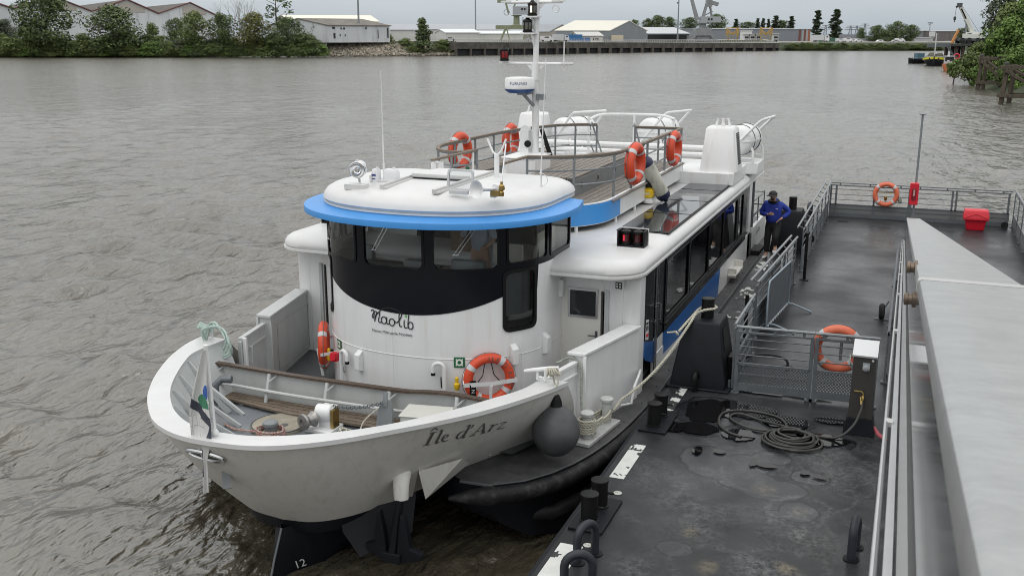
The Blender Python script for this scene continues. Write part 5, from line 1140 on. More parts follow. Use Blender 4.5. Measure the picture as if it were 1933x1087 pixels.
mb.build('hanging_line', BLACKM, b1)
buoy(wh(-2.0, 1.45, .16), radians(-62), radians(0), 'orange lifebuoy seen edge on at the starboard side of the wheelhouse', G1, R=.335, r=.078)
buoy((-5.08, 19.36, 4.13), radians(85), 0, 'orange lifebuoy hung on the port upper deck rail above the yellow float light', G1, R=.325, r=.105)
buoy((-5.08, 22.85, 4.08), radians(86), 0, 'orange lifebuoy on the aft corner of the port upper deck rail', G1, R=.315, r=.098)
buoy((-9.0, 19.55, 4.20), radians(82), 0, 'orange lifebuoy on the starboard rail, forward of the mast', G1, R=.315, r=.098)
buoy((-8.95, 22.35, 4.17), radians(90), 0, 'orange lifebuoy on the starboard rail close beside the mast', G1, R=.315, r=.098)
# bracket arms holding the two drum wall buoys are parts of the ferry
for s, z, sg in ((1.40, 1.36, 1), (-2.0, 1.40, -1)):
    mb = MB(); P = [wh(s+d, z-.02+.03*sg*d, .27) for d in (-.37, 0, .37)]; mb.loft([[p for p in P], [p+Vector((0, 0, .07)) for p in P]], closed=False); mb.bar(P[0]+Vector((0, 0, .035)), wh(s-.37, z+.1, .0), .015, .05); mb.bar(P[2]+Vector((0, 0, .035)), wh(s+.37, z+.02, .0), .015, .05); mb.bar(P[1], wh(s+.0, z-.5, .2), .05, .015); fp(mb, 'buoy_bracket', WHITE)
    mb = MB(); c = wh(s-.47*sg if sg > 0 else s+.33, z-.12, .12); mb.lathe([(.03, 0), (.05, .05), (.05, .10), (.025, .12), (.03, .20), (0, .22)], c, n=12); tag(mb.build('buoy_light', YELL, o=c), 'small yellow buoy light beside the %s lifebuoy of the wheelhouse' % ('front' if sg > 0 else 'starboard'), 'buoy light', 'yellow lights of the wheelhouse lifebuoys')
mb = MB(); c = wh(-1.42, 1.42, .10); mb.box(c, (.12, .10, .14)); mb.lathe([(.06, 0), (.06, .08)], c, (0, -1, .2), 12); fp(mb, 'alarm_box', REDP)

# ------------------------------------------------------------------ life rafts, floats, fenders, flag, cans
RAFTW = mat('raft_shell', (.74, .75, .75), .35, var=.05, vscale=3)
def raft(loc, rz, label):
    t = thing('liferaft', loc, label, 'life raft', 'white life raft canisters on the cabin roof'); t.rotation_euler = (0, 0, rz)
    mb = MB(); L = .62; prof = [(.05, -L), (.28, -L+.02), (.36, -L+.10), (.375, -L+.16)]
    for k in range(9): prof += [(.375, -.42+k*.105-.02), (.388, -.42+k*.105), (.388, -.42+k*.105+.03), (.375, -.42+k*.105+.05)]
    prof += [(.375, L-.12), (.36, L-.08), (.28, L-.02), (.05, L)]
    mb.lathe(prof, (0, 0, .55), (1, 0, 0), 28); mb.build('canister', RAFTW, t)
    mb = MB(); o = [(x, y) for x, y in rrect(-.63, .63, -.40, .40, .2, 5)]; mb.loft([[(x, y, .53) for x, y in o], [(x, y, .57) for x, y in o]], True, True, True); mb.build('canister_seam', RAFTW, t)
    mb = MB()
    for x in (-.28, .28): mb.torus((x, 0, .55), .393, .009, (1, 0, 0), 30, 5)
    mb.tube([(-.2, -.38, .45), (.1, -.40, .62), (.4, -.38, .5)], .012, 5); mb.build('strap', BLACKM, t)
    mb = MB(); mb.add([(-.645, y*.5-.0, z*.5+.60) for y, z in ((.05, -.02), (.05, .04), (-.22, .04), (-.22, -.02))], [(0, 1, 2, 3)]); mb.torus((-.635, .09, .605), .035, .005, (1, 0, 0), 14, 4); mb.build('maker_mark', BLACKM, t)
    for x in (-.5, .5):
        mb = MB()
        for s in (-1, 1): mb.tube([(x, s*.42, .0), (x, s*.40, .30), (x, s*.36, .38)], .03, 7)
        mb.tube([(x, -.42, .1), (x, .42, .1)], .03, 7); mb.build('cradle', WHITE, t)
    mb = MB()
    for x in (-.62, .62): mb.tube([(x, -.45, .02), (x*1.0, .55, 1.05), (x*.98, .64, 1.12)], .034, 8)
    mb.tube([(-.61, .64, 1.12), (.61, .64, 1.12)], .034, 8); mb.tube([(-.62, .1, .56), (.62, .1, .56)], .02, 6)
    mb.build('release_frame', WHITE, t); return t
r1 = raft((-4.12, 26.75, 3.42), radians(-96), 'white life raft canister behind the port funnel')
raft((-9.0, 27.4, 3.42), radians(-120), 'white life raft canister behind the mast with black lashings')
raft((-6.65, 27.9, 3.45), radians(-110), 'white life raft canister at the middle of the stern, behind the stair rails')
for p in ((-4.12, 26.75), (-9.0, 27.4), (-6.65, 27.9)):
    mb = MB(); mb.box((p[0], p[1], 3.27), (1.0, 1.1, .30)); fp(mb, 'raft_base', WHITE, bevel=.02)
def small_things():
    # flag hanging from the jackstaff
    fo = (-7.24, 8.76, 2.05)
    FW = mat('flag_white', (.66, .66, .65), .8, var=.08, vscale=6); FD = mat('flag_dark', (.05, .055, .075), .8); FG = mat('flag_green', (.06, .22, .13), .8); FB = mat('flag_blue', (.05, .13, .42), .8)
    mb = MB(); n, k = 150, 60; rows = []
    for i in range(n+1):
        z = 1.10-1.78*i/n; wv = .03+.27*min(1, i/70.)*(1 if i < 92 else max(.16, 1-(i-90)/30.)); row = []
        cx_ = .02-.10*sin(min(i/80., 1)*pi/2) - (.02*(i-80) if i > 80 else 0)*.035
        for j in range(k+1):
            a = j/k; row.append((cx_-wv*.62+wv*a, -.05-.022*sin(a*6+i*.036)-.01*sin(a*11+i*.026), z))
        rows.append(row)
    for i in range(n):
        for j in range(k):
            u, vv = j/k, i/n
            mb.mi = 1 if (.33 < vv-.13*u < .40) or (.47 < vv < .62 and 1.02-2.2*(vv-.47) < u < 1.25-1.6*(vv-.47)) or (vv > .68 and .1 < u < .55 and vv < .88) else 2 if ((u-.62)/.36)**2+((vv-.36-.06*(u-.6))/.052)**2 < 1 and vv < .40 else 3 if ((u-.78)/.22)**2+((vv-.285)/.05)**2 < 1 else 0
            mb.add([rows[i][j], rows[i][j+1], rows[i+1][j+1], rows[i+1][j]], [(0, 1, 2, 3)])
    mb.v = [(a+fo[0], b+fo[1], c+fo[2]) for a, b, c in mb.v]; fl = tag(mb.build('flag', [FW, FD, FG, FB], o=fo), 'limp white flag with dark bands and a green emblem hanging from the bow staff', 'flag')
    bmw = bmesh.new(); bmw.from_mesh(fl.data); bmesh.ops.remove_doubles(bmw, verts=bmw.verts[:], dist=.0005); bmw.to_mesh(fl.data); bmw.free()
    # ball fender
    t = thing('ball_fender', (BX+2.92, 12.40, 1.22), 'big round dark grey fender hanging from the port bow cleat', 'fender')
    mb = MB(); prof = [(.001, -.37)]
    for k in range(1, 17):
        a = pi*k/20; prof.append((.338*sin(a)*(1 if a < pi/2 else 1-.10*((a-pi/2)/(pi/2))), -.37*cos(a)))
    prof += [(.085, .37), (.075, .43), (.05, .50), (.035, .52), (0, .52)]
    mb.lathe(prof, (0, 0, 0), n=36); mb.build('ball', mat('fender_grey', (.075, .078, .082), .55, var=.25, vscale=4, streak=((3, 3, 3), (.12, .12, .12), .5)), t)
    mb = MB(); mb.lathe([(.12, .325), (.088, .365), (.078, .43), (.052, .505), (.037, .53), (0, .53)], (0, 0, 0), n=24); mb.build('neck', BLACKM, t)
    mb = MB(); rope(mb, [(0, 0, .50), (-.02, .0, .66), (-.05, 0, .80), (-.10, -.1, .86)], .014); 
    for k in range(5): mb.torus((-.10+.03*k, -.10+.02*k, .88), .055, .013, (1, .3, .2*k), 14, 5)
    mb.tube([(.02, -.05, .86), (.05, -.08, .74), (.03, -.1, .68)], .012, 5); mb.build('lashing', ROPEW, t)
    # cylindrical fender leaning on the upper rail
    t = thing('cylinder_fender', (-4.85, 20.55, 3.18), 'scuffed off white cylindrical fender with dark blue ends leaning on the port upper rail', 'fender')
    a, b = Vector((.06, .28, .06)), Vector((-.36, -.12, .98)); d = (b-a).normalized()
    mb = MB(); mb.lathe([(.145, .12), (.15, .14), (.15, .86), (.145, .88)], a, d, 22); mb.build('body', mat('scuffed_vinyl', (.52, .52, .45), .6, var=.12, vscale=6, streak=((6, 6, 2.5), (.07, .08, .06), .75)), t)
    NB = mat('fender_blue', (.012, .016, .055), .4)
    for p, dd in ((a+d*.12, -d), (a+d*.88, d)):
        mb = MB(); mb.lathe([(.152, -.02), (.152, .06), (.12, .12), (.06, .15), (.04, .20), (0, .21)], p, dd, 20); mb.build('end_cap', NB, t)
    mb = MB(); rope(mb, [a+d*1.08, a+d*1.15+Vector((0, 0, .08)), Vector((-.28, -.2, 1.27))], .016); mb.tube([a-d*.06, a-d*.02+Vector((.02, .02, -.12))], .03, 6); mb.build('lanyard', ROPEG, t)
    # yellow float light
    t = thing('float_light', (-5.10, 20.62, 3.14), 'small yellow float light with black top beside the upper deck of the ferry', 'float light')
    mb = MB(); mb.lathe([(.09, 0), (.12, .03), (.12, .16), (.09, .19), (.07, .20), (.07, .22)], (0, 0, .12), n=20); mb.build('body', YELL, t)
    mb = MB(); mb.lathe([(.075, .34), (.10, .36), (.10, .46), (.07, .49), (.06, .53), (0, .53)], (0, 0, 0), n=18); mb.box((-.14, 0, .28), (.04, .22, .34)); mb.build('bracket', BLACKM, t)
    mb = MB(); mb.lathe([(.13, .02), (.13, .06), (.10, .07), (.10, .12)], (0, 0, 0), n=18); mb.build('base', WHITE, t)
    mb = MB(); mb.lathe([(.055, .53), (.05, .57), (0, .575)], (0, 0, 0), n=14); mb.box((0, -.122, .22), (.12, .006, .05)); mb.build('label', mat('lens_cream', (.7, .62, .3), .3), t)
    # plastic cans on the wheelhouse roof
    for k, (x, y, w_, lab) in enumerate(((-8.10, 14.30, .11, 'narrow translucent white plastic can on the wheelhouse roof, nearer the searchlight'), (-7.86, 14.38, .24, 'larger white plastic can on the wheelhouse roof, below the tall whip aerial'))):
        t = thing('plastic_can', (x, y, 4.28), lab, 'plastic can', 'plastic cans on the wheelhouse roof')
        mb = MB(); o0 = [(a, b, 0) for a, b in rrect(-w_/2, w_/2, -.09, .09, .04, 4)]; o1 = [(a, b, .16) for a, b, _ in o0]; o2 = [(a*.8, b*.7, .21) for a, b, _ in o0]
        mb.loft([o0, o1, o2], True, True, True); mb.build('can', mat('can_white', (.70, .71, .73), .3), t)
        mb = MB(); mb.lathe([(.025, .20), (.025, .24), (0, .24)], (w_*.2, 0, 0), n=12); mb.build('cap', WHITE, t)
        if k == 0:
            mb = MB(); mb.box((0, -.092, .12), (.08, .004, .03)); mb.box((0, -.092, .06), (.06, .004, .015)); mb.build('print', mat('print_blue', (.03, .05, .2), .5), t)
    mb = MB(); mb.box((-7.95, 14.40, 4.30), (.46, .30, .04)); mb.box((-8.15, 14.2, 4.34), (.04, .02, .12)); tag(mb.build('can_tray', WHITED, o=(-7.95, 14.40, 4.28), bevel=.006), 'low white tray carrying the plastic cans on the wheelhouse roof', 'tray')
small_things()
# ------------------------------------------------------------------ ropes
def ropes():
    o = Vector((BX+3.15, 13.6, .78)); t = thing('mooring_rope', o, 'off white mooring rope turned round the ferry bitts and led to the black mooring block', 'rope')
    a, b = B(3.10, 13.30, .80), B(3.20, 13.98, .80)
    mb = MB(); P = []
    for k in range(6*24):
        th = 2*pi*k/24; c = a if int(th/(2*pi)) % 2 == 0 else a; P.append(a+Vector((.125*cos(th), .125*sin(th), .07+.028*th/(2*pi)*1.3)))
    rope(mb, [p-o for p in P], .020); P = []
    for k in range(3*30):
        th = 2*pi*k/30; m_ = (a+b)/2; P.append(m_+Vector((.13*cos(th)+.05*sin(th)*.8, .44*sin(th), .10+.04*th/(2*pi)+.03*cos(th))))
    rope(mb, [p-o for p in P], .019); mb.build('bitt_turns', ROPEW, t)
    top = Vector((-2.93, 16.2, 2.17)); P = [b+Vector((.1, .02, .20)), b+Vector((.16, .25, .30))]; e0 = P[-1]; e1 = Vector((-3.12, 15.9, 2.02))
    for k in range(1, 14): tt = k/14; P.append(e0.lerp(e1, tt)-Vector((0, 0, .16*sin(pi*tt))))
    P += [e1, Vector((-3.08, 16.05, 2.10)), Vector((-2.95, 16.06, 2.17)), Vector((-2.81, 16.12, 2.19)), Vector((-2.78, 16.25, 2.19)), Vector((-2.9, 16.36, 2.18)), Vector((-3.06, 16.25, 2.14)), Vector((-3.16, 15.98, 2.03)), Vector((-3.28, 15.65, 1.88))]
    mb = MB(); rope(mb, [p-o for p in catmull(P, 5)], .022); mb.build('rope_line', ROPEW, t)
    mb = MB(); q = Vector((-3.30, 15.62, 1.85)); mb.tube([q-o+Vector((0, 0, .03)), q-o+Vector((-.16, -.05, .01))], .015, 5); mb.torus(q-o, .03, .014, (1, 1, 1), 12, 5); mb.build('splice', ROPEW, t)
    o = B(2.9, 13.6, 1.5); t2 = thing('dock_line', o, 'grey rope hanging from the port bulwark corner down to the bitts', 'rope')
    P = [B(2.55, 13.45, 1.84), B(2.72, 13.62, 1.90), B(2.88, 13.60, 1.78), B(2.93, 13.5, 1.45), B(2.98, 13.42, 1.15), B(3.06, 13.38, 1.0), B(3.18, 13.5, .98)]
    mb = MB(); rope(mb, [p-o for p in catmull(P, 6)], .021); mb.build('rope_line', ROPEG, t2)
    o = B(-3.05, 12.4, 2.0); t3 = thing('rope_coil', o, 'coiled pale turquoise rope hung over the starboard bow cleat', 'rope')
    rn = random.Random(3); mb = MB()
    for k in range(5):
        w_ = .17+.03*k; h = .22+.03*(k % 3); cx_ = .24+.03*k; P = [(cx_+w_*cos(a)*1.0, -.02-.04*k+.05*sin(3*a+k), -.08+h*sin(a)-.05*cos(a)) for a in [2*pi*j/20 for j in range(21)]]
        rope(mb, P, .018)
    for k in range(4): rope(mb, [(-.22+.03*k, .10, .02+.02*k), (-.05, -.10+.02*k, .10+.02*k), (.10, .02, .08), (.22, -.06, .04)], .019)
    mb.build('coil', ROPET, t3)
    mb = MB(); mb.torus((.34, -.14, -.30), .055, .03, (1, 0, .3), 12, 6); mb.build('blue_whipping', mat('blue_twine', (.05, .20, .32), .8), t3)
    o = B(.35, 11.05, 1.2); mb = MB(); rn = random.Random(8)
    P = [Vector((0, 0, .03))]
    for k in range(26): P.append(Vector((.16*sin(k*1.1)+rn.uniform(-.04, .04), .12*cos(k*1.3)+rn.uniform(-.03, .03), .03+.09*abs(sin(k*.5)))))
    P += [Vector((.12, .25, .2)), Vector((.26, .42, .36))]
    rope(mb, [p+o for p in catmull(P, 5)], .010); tag(mb.build('lashing_line', ROPEW, o=o), 'tangled thin off white line beside the windlass', 'rope')
    o = B(-.77, 10.86, 1.16); mb = MB()
    for k in range(4): rope(mb, [o+Vector((.20*cos(a)*(1+.1*sin(3*a+k)), .16*sin(a), .02+.03*k)) for a in [2*pi*j/24 for j in range(25)]], .016)
    rope(mb, [o+Vector((-.2, 0, .03)), o+Vector((-.6, -.02, .02)), o+Vector((-.9, .1, .02)), o+Vector((-1.0, .0, .02))], .016)
    tag(mb.build('rope_turns', mat('red_flecked_rope', (.45, .42, .40), .85, vcol=(.35, .12, .08), vscale=40), o=o), 'flecked rope turned loosely round the foredeck bitt', 'rope')
    o = B(-2.25, 10.75, 1.3); mb = MB()
    for k in range(5): mb.torus(o+Vector((.02*k, .01*k, .02*k)), .13, .014, (.9, -.4, .2), 22, 6)
    tag(mb.build('hose_reel', mat('light_blue_hose', (.16, .38, .50), .5), o=o), 'light blue hose coiled inside the bow', 'hose')
    mb = MB(); mb.box(o+Vector((-.15, .05, .0)), (.16, .28, .30)); tag(mb.build('equipment_bag', BLACKM, o=o+Vector((-.15, .05, -.15)), bevel=.04), 'black bag stowed inside the bow beside the blue hose', 'bag')
ropes()
# ------------------------------------------------------------------ pontoon furniture
def perf_mat():
    m = bpy.data.materials.new('perforated_sheet'); m.use_nodes = True; n = m.node_tree.nodes; L = m.node_tree.links; b = n['Principled BSDF']; o = n['Material Output']
    b.inputs['Base Color'].default_value = (.12, .13, .14, 1); b.inputs['Metallic'].default_value = .4; b.inputs['Roughness'].default_value = .45
    co = n.new('ShaderNodeTexCoord'); sx = n.new('ShaderNodeSeparateXYZ'); L.new(co.outputs['Object'], sx.inputs[0])
    ad = n.new('ShaderNodeMath'); L.new(sx.outputs[0], ad.inputs[0]); L.new(sx.outputs[1], ad.inputs[1])
    cb = n.new('ShaderNodeCombineXYZ'); L.new(ad.outputs[0], cb.inputs[0]); L.new(sx.outputs[2], cb.inputs[1])
    mp_ = n.new('ShaderNodeMapping'); mp_.inputs['Rotation'].default_value = (0, 0, pi/4); mp_.inputs['Scale'].default_value = (27, 27, 1); L.new(cb.outputs[0], mp_.inputs[0])
    fr = n.new('ShaderNodeVectorMath'); fr.operation = 'FRACTION'; L.new(mp_.outputs[0], fr.inputs[0])
    sb = n.new('ShaderNodeVectorMath'); sb.operation = 'SUBTRACT'; sb.inputs[1].default_value = (.5, .5, 0); L.new(fr.outputs[0], sb.inputs[0])
    ln = n.new('ShaderNodeVectorMath'); ln.operation = 'LENGTH'; L.new(sb.outputs[0], ln.inputs[0])
    lt = n.new('ShaderNodeMath'); lt.operation = 'LESS_THAN'; lt.inputs[1].default_value = .31; L.new(ln.outputs['Value'], lt.inputs[0])
    tr = n.new('ShaderNodeBsdfTransparent'); x = n.new('ShaderNodeMixShader'); L.new(lt.outputs[0], x.inputs[0]); L.new(b.outputs[0], x.inputs[1]); L.new(tr.outputs[0], x.inputs[2]); L.new(x.outputs[0], o.inputs[0]); return m
PERF = perf_mat()
def fence(p0, p1, label, rails=((0, 0),), bars=(.55, .72, .89, 1.02), panel=(.16, .50), posts=None, group='grey steel fences of the pontoon', name='fence', cat='fence', H=1.13, wheels=(), boards=(), infill=None):
    p0, p1 = Vector((*p0, PZ)), Vector((*p1, PZ)); o = (p0+p1)/2; d = p1-p0; L = d.length; d.normalize(); nrm = Vector((-d.y, d.x, 0))
    t = thing(name, o, label, cat, group); a, b = p0-o, p1-o
    Z = lambda z: Vector((0, 0, z))
    if posts is None: posts = [k/max(1, round(L/1.4)) for k in range(max(1, round(L/1.4))+1)]
    for f in posts:
        p = a.lerp(b, f); mb = MB(); mb.bar(p+Z(.03), p+Z(H-.07), .06, .03, up=nrm); mb.box(p+Z(.012), (.12, .12, .022)); mb.tube([p+Z(.02)-d*.0+nrm*.05, p+Z(.16)+nrm*.05], .028, 6); mb.build('fence_post', GALVD, t)
    for off, dz in rails:
        mb = MB(); mb.tube([a+nrm*off+Z(H+dz)-d*.03, b+nrm*off+Z(H+dz)+d*.03], .026, 8); mb.build('handrail', GALV, t)
        for k in range(max(2, int(L/.9))+1):
            p = a.lerp(b, (k+.3)/(max(2, int(L/.9))+.6)); mb = MB(); mb.bar(p+Z(H+dz-.02)+nrm*off, p+Z(H-.10), .045, .02, up=nrm); mb.build('rail_bracket', GALVD, t)
    mb = MB()
    for z in bars: mb.tube([a+Z(z), b+Z(z)], .011, 5)
    mb.bar(a+Z(H-.09), b+Z(H-.09), .035, .03); mb.build('cross_bar', GALVD, t)
    if panel:
        mb = MB(); z0, z1 = panel; mb.add([a+Z(z0), b+Z(z0), b+Z(z1), a+Z(z1)], [(0, 1, 2, 3)]); mb.build('perforated_panel', infill or PERF, t)
        mb = MB(); mb.bar(a+Z(z1), b+Z(z1), .03); mb.bar(a+Z((z0+z1)/2), b+Z((z0+z1)/2), .02); mb.bar(a+Z(z0-.06), b+Z(z0-.06), .02, .13); mb.build('kick_plate', GALVD, t)
    for f0, f1, z0, z1, m_ in boards:
        mb = MB(); mb.bar(a.lerp(b, f0)+Z((z0+z1)/2)+nrm*.03, a.lerp(b, f1)+Z((z0+z1)/2)+nrm*.03, .012, z1-z0); mb.build('sign_board', m_, t)
    for f, off in wheels:
        mb = MB(); c = a.lerp(b, f)+nrm*off+Z(.10); mb.lathe([(.05, -.03), (.10, -.03), (.10, .03), (.05, .03)], c, nrm if abs(off) > .2 else d, 18); mb.build('castor_wheel', RUBBER, t)
    return t
WB = mat('white_board', (.55, .56, .57), .4)
fence((-2.33, 15.78), (-1.17, 15.84), 'gate leaf hinged next to the mooring block, low steel with a perforated lower panel', posts=(0, 1), name='gate', cat='gate', group='steel gates across the pontoon', bars=(.52, .66, .80, .93), panel=(.17, .50))
fence((-1.10, 15.84), (-.20, 15.90), 'gate leaf behind the power cabinet, low steel, carrying a faded lifebuoy', posts=(0, 1), name='gate', cat='gate', group='steel gates across the pontoon', bars=(.52, .66, .80, .93), panel=(.17, .50))
fence((-2.40, 15.90), (-2.40, 17.95), 'short steel fence running back from the gate hinge beside the mooring block', posts=(0, 1), wheels=((.45, .14),))
fence((-2.50, 18.95), (-2.30, 23.75), 'middle steel fence with two handrails, between the ferry doors and the walkway', rails=((.12, .02), (-.02, 0)), boards=((.62, .78, .62, .95, WB), (.82, .97, .6, .95, WB)), panel=(.12, .60), infill=GALVD, posts=(0, .35, .68, 1))
fence((-2.28, 25.2), (-2.33, 33.6), 'long steel fence on the ferry side at the far end of the pontoon', rails=((.14, -.02), (-.04, 0)), boards=((.42, .50, .55, .95, WB), (.55, .62, .6, .95, WB)), panel=(.12, .52), infill=GALVD)
fence((-2.28, 33.72), (.10, 33.72), 'steel fence across the end of the pontoon, the half carrying a lifebuoy', posts=(0, .07, .56, 1), panel=(.12, .40), infill=mat('wire_grille', (.16, .17, .17), .5), H=1.10)
fence((.16, 33.72), (3.0, 33.72), 'steel fence across the end of the pontoon, the half behind the red bin', posts=(0, .42, .46, .98), panel=(.12, .40), infill=MATS['wire_grille'], H=1.10, wheels=((.955, -.35),))
fence((3.10, 33.6), (3.10, 27.0), 'steel fence along the outer side of the pontoon, beyond the red bin', rails=((0, 0),), panel=(.12, .40), infill=MATS['wire_grille'])
fence((-.06, 24.4), (-.06, 17.2), 'low steel rail folded along the gangway side of the walkway', posts=(0, .5, 1), rails=((0, -.12),), bars=(.3,), panel=None, H=.98)
def pontoon_items():
    # black posts
    for x, y, h, lab in ((-2.10, 24.25, 1.16, 'slim black post on the walkway at the gap between the long fences'), (-2.62, 18.6, .95, 'slim black post on the pontoon edge behind the mooring block')):
        mb = MB(); mb.bar((x, y, PZ+.01), (x, y, PZ+h), .07, .05); mb.box((x, y, PZ+.012), (.20, .16, .022)); tag(mb.build('black_post', BLACKM, o=(x, y, PZ), bevel=.006), lab, 'post', 'slim black posts on the pontoon')
    # crowd barrier
    t = thing('crowd_barrier', (-2.2, 20.4, PZ), 'galvanised crowd control barrier with a sheet infill standing beside the middle fence', 'barrier')
    LB = mat('barrier_blue_grey', (.30, .36, .41), .4, .4, var=.15, vscale=6); a, b = Vector((-.13, -1.05, 0)), Vector((.05, 1.05, 0)); Z = lambda z: Vector((0, 0, z))
    mb = MB(); P = [a+Z(.12), a+Z(.92), a.lerp(b, .04)+Z(1.05), a.lerp(b, .96)+Z(1.05), b+Z(.92), b+Z(.12)]; mb.tube(P, .021, 8); mb.tube([a+Z(.14), b+Z(.14)], .018, 6); mb.build('barrier_frame', LB, t)
    mb = MB(); mb.add([a+Z(.16), b+Z(.16), b+Z(1.02), a+Z(1.02)], [(0, 1, 2, 3)]); mb.build('infill_sheet', GALVD, t)
    for f in (.08, .92): p = a.lerp(b, f); mb = MB(); mb.tube([p+Vector((-.25, 0, .02)), p+Vector((-.06, 0, .16)), p+Vector((.12, 0, .16)), p+Vector((.52, 0, .02))], .02, 7); mb.build('barrier_foot', LB, t)
    mb = MB(); d = (b-a).normalized()
    for k in range(14): p = a.lerp(b, (k+.5)/14); mb.box(p+Z(.15)+Vector((.03, 0, 0)), (.015, .05, .03))
    mb.build('hook_strip', WB, t)
    # big mooring blocks
    def block(x, y, lab):
        t = thing('mooring_block', (x, y, PZ), lab, 'mooring block', 'black steel mooring blocks on the pontoon edge')
        mb = MB(); q = lambda w_, d0, d1, z: [(-w_, d0, z), (w_, d0, z), (w_, d1, z), (-w_, d1, z)]
        mb.loft([q(.46, -.50, .55, .02), q(.45, -.49, .54, .14), q(.30, -.30, .42, 1.06), q(.27, -.27, .39, 1.10)], True, True, True); mb.box((0, .03, .02), (1.06, 1.2, .04)); mb.build('casing', BLACK if False else NAVY, t, bevel=.02)
        mb = MB(); mb.lathe([(.105, 1.08), (.105, 1.40), (.11, 1.405), (.11, 1.43), (.10, 1.435), (0, 1.436)], (.02, .05, 0), n=22); mb.build('bollard_head', BLACKM, t)
        mb = MB(); mb.add([(.385, -.20, .62), (.378, .24, .62), (.318, .20, .98), (.322, -.16, .98)], [(0, 1, 2, 3)]); mb.build('side_opening', mat('opening_dark', (.004, .004, .004), .6), t)
        mb = MB(); mb.box((.46, .10, .30), (.10, .30, .36)); mb.lathe([(.05, -.05), (.13, -.05), (.13, .05), (.05, .05)], (.52, .08, .30), (.3, -1, 0), 18); mb.lathe([(.04, -.04), (.09, -.04), (.09, .04), (.04, .04)], (.50, .0, .12), (.3, -1, 0), 16); mb.build('roller_bracket', BLACKM, t, bevel=.01)
        mb = MB(); mb.tube(catmull([(-.02, -.62, .0), (-.02, -.64, .20), (-.02, -.60, .27), (-.02, -.52, .28), (-.02, -.46, .2)], 4), .05, 10); mb.build('pipe_hook', BLACKM, t); return t
    m0 = block(-2.95, 16.2, 'black tapered mooring block with a bollard head and a white rope, beside the ferry door')
    dup(m0, (-2.88, 27.9, PZ), 'black tapered mooring block further along, just behind the standing man')
    # bollard pairs
    def pair(x, y, lab):
        t = thing('double_bollard', (x, y, PZ), lab, 'bollard', 'black double bollards on the pontoon edge')
        mb = MB(); mb.box((0, 0, .018), (.42, .92, .034)); mb.build('base_plate', NAVY, t, bevel=.008)
        for dy in (-.21, .21):
            mb = MB(); mb.lathe([(.118, .035), (.118, .05), (.102, .055), (.102, .355), (.112, .36), (.112, .385), (.10, .39), (0, .391)], (-.02, dy, 0), n=24); mb.tube([(.06, dy, .22), (.16, dy, .225)], .016, 8); mb.build('bollard_post', BLACKM, t)
        return t
    b0 = pair(-3.18, 10.75, 'black double bollard on the pontoon edge between the pipe hoops and the long white mark'); dup(b0, (-3.19, 14.02, PZ), 'black double bollard between the two long white marks, beside the ferry bitts'); dup(b0, (-3.12, 31.7, PZ), 'black double bollard at the far end of the pontoon edge, beyond the standing man')
    # pipe hoops
    def hoop(x, y, rz, lab, sp=.30, h=.42, r=.048):
        t = thing('pipe_hoop', (x, y, PZ), lab, 'pipe hoop', 'bent pipe hoops on the pontoon deck'); t.rotation_euler = (0, 0, rz)
        mb = MB(); P = [(-sp/2, 0, .0), (-sp/2, 0, h-.14)]+[(-sp/2*cos(a), 0, h-.14+.14*sin(a)) for a in [pi*k/10 for k in range(1, 10)]]+[(sp/2, 0, h-.14), (sp/2, 0, 0)]; mb.tube(P, r, 14); mb.build('pipe', mat('hoop_paint', (.018, .022, .030), .55, var=.25, vscale=8), t)
        for s in (-1, 1): mb = MB(); mb.lathe([(.09, 0), (.09, .012), (.05, .014)], (s*sp/2, 0, .002), n=18); mb.build('foot_plate', NAVY, t)
        return t
    hoop(-2.98, 9.72, radians(66), 'bent black pipe hoop next to the double bollard, beside a pale deck plug'); hoop(-2.86, 9.06, radians(28), 'bent black pipe hoop standing over the broad white mark, lowest in the picture')
    hoop(-.19, 10.95, radians(84), 'bent black pipe hoop standing alone by the gangway')
    for x, y, lab in ((-2.05, 17.35, 'low grey pipe hoop behind the gate next to the mooring block'), (-2.85, 33.1, 'black pipe hoop at the far ferry side corner of the pontoon')): hoop(x, y, radians(10 if x > -2.5 else 88), lab, .75 if x > -2.5 else .4, .22 if x > -2.5 else .45, .022 if x > -2.5 else .07)
    # deck plugs
    for k, (x, y, r, lab) in enumerate(((-3.10, 11.44, .055, 'small pale round deck plug beside the near double bollard'), (-3.05, 10.0, .05, 'small pale round deck plug between the near hoop and the white mark'), (-1.8, 32.8, .17, 'dark round manhole cover near the far fence'))):
        mb = MB(); mb.lathe([(r, 0), (r, .006), (r*.9, .008), (0, .008)], (x, y, PZ+.003), n=24); mb.box((x, y, PZ+.014), (r*1.1, r*.2, .006)); tag(mb.build('deck_plug', mat('plug_grey', (.45, .45, .42), .6) if r < .1 else BLACKM, o=(x, y, PZ)), lab, 'deck plug', 'round plugs in the pontoon deck')
    # service cabinet
    t = thing('service_cabinet', (-.34, 14.75, PZ), 'tall dark grey power and water cabinet with a sloping steel top, hose attached', 'cabinet')
    CB = mat('cabinet_bronze', (.065, .062, .058), .38, .3, var=.12, vscale=3)
    q = lambda x0, x1, y0, y1, z: [(x0, y0, z), (x1, y0, z), (x1, y1, z), (x0, y1, z)]
    mb = MB(); mb.loft([q(-.165, .175, -.13, .13, .26), q(-.155, .16, -.12, .13, 1.22)], True, True, True); mb.build('body', CB, t, bevel=.006)
    mb = MB(); mb.loft([q(-.22, .23, -.17, .17, .0), q(-.175, .185, -.14, .14, .26)], True, True, True); mb.build('plinth', NAVY, t, bevel=.006)
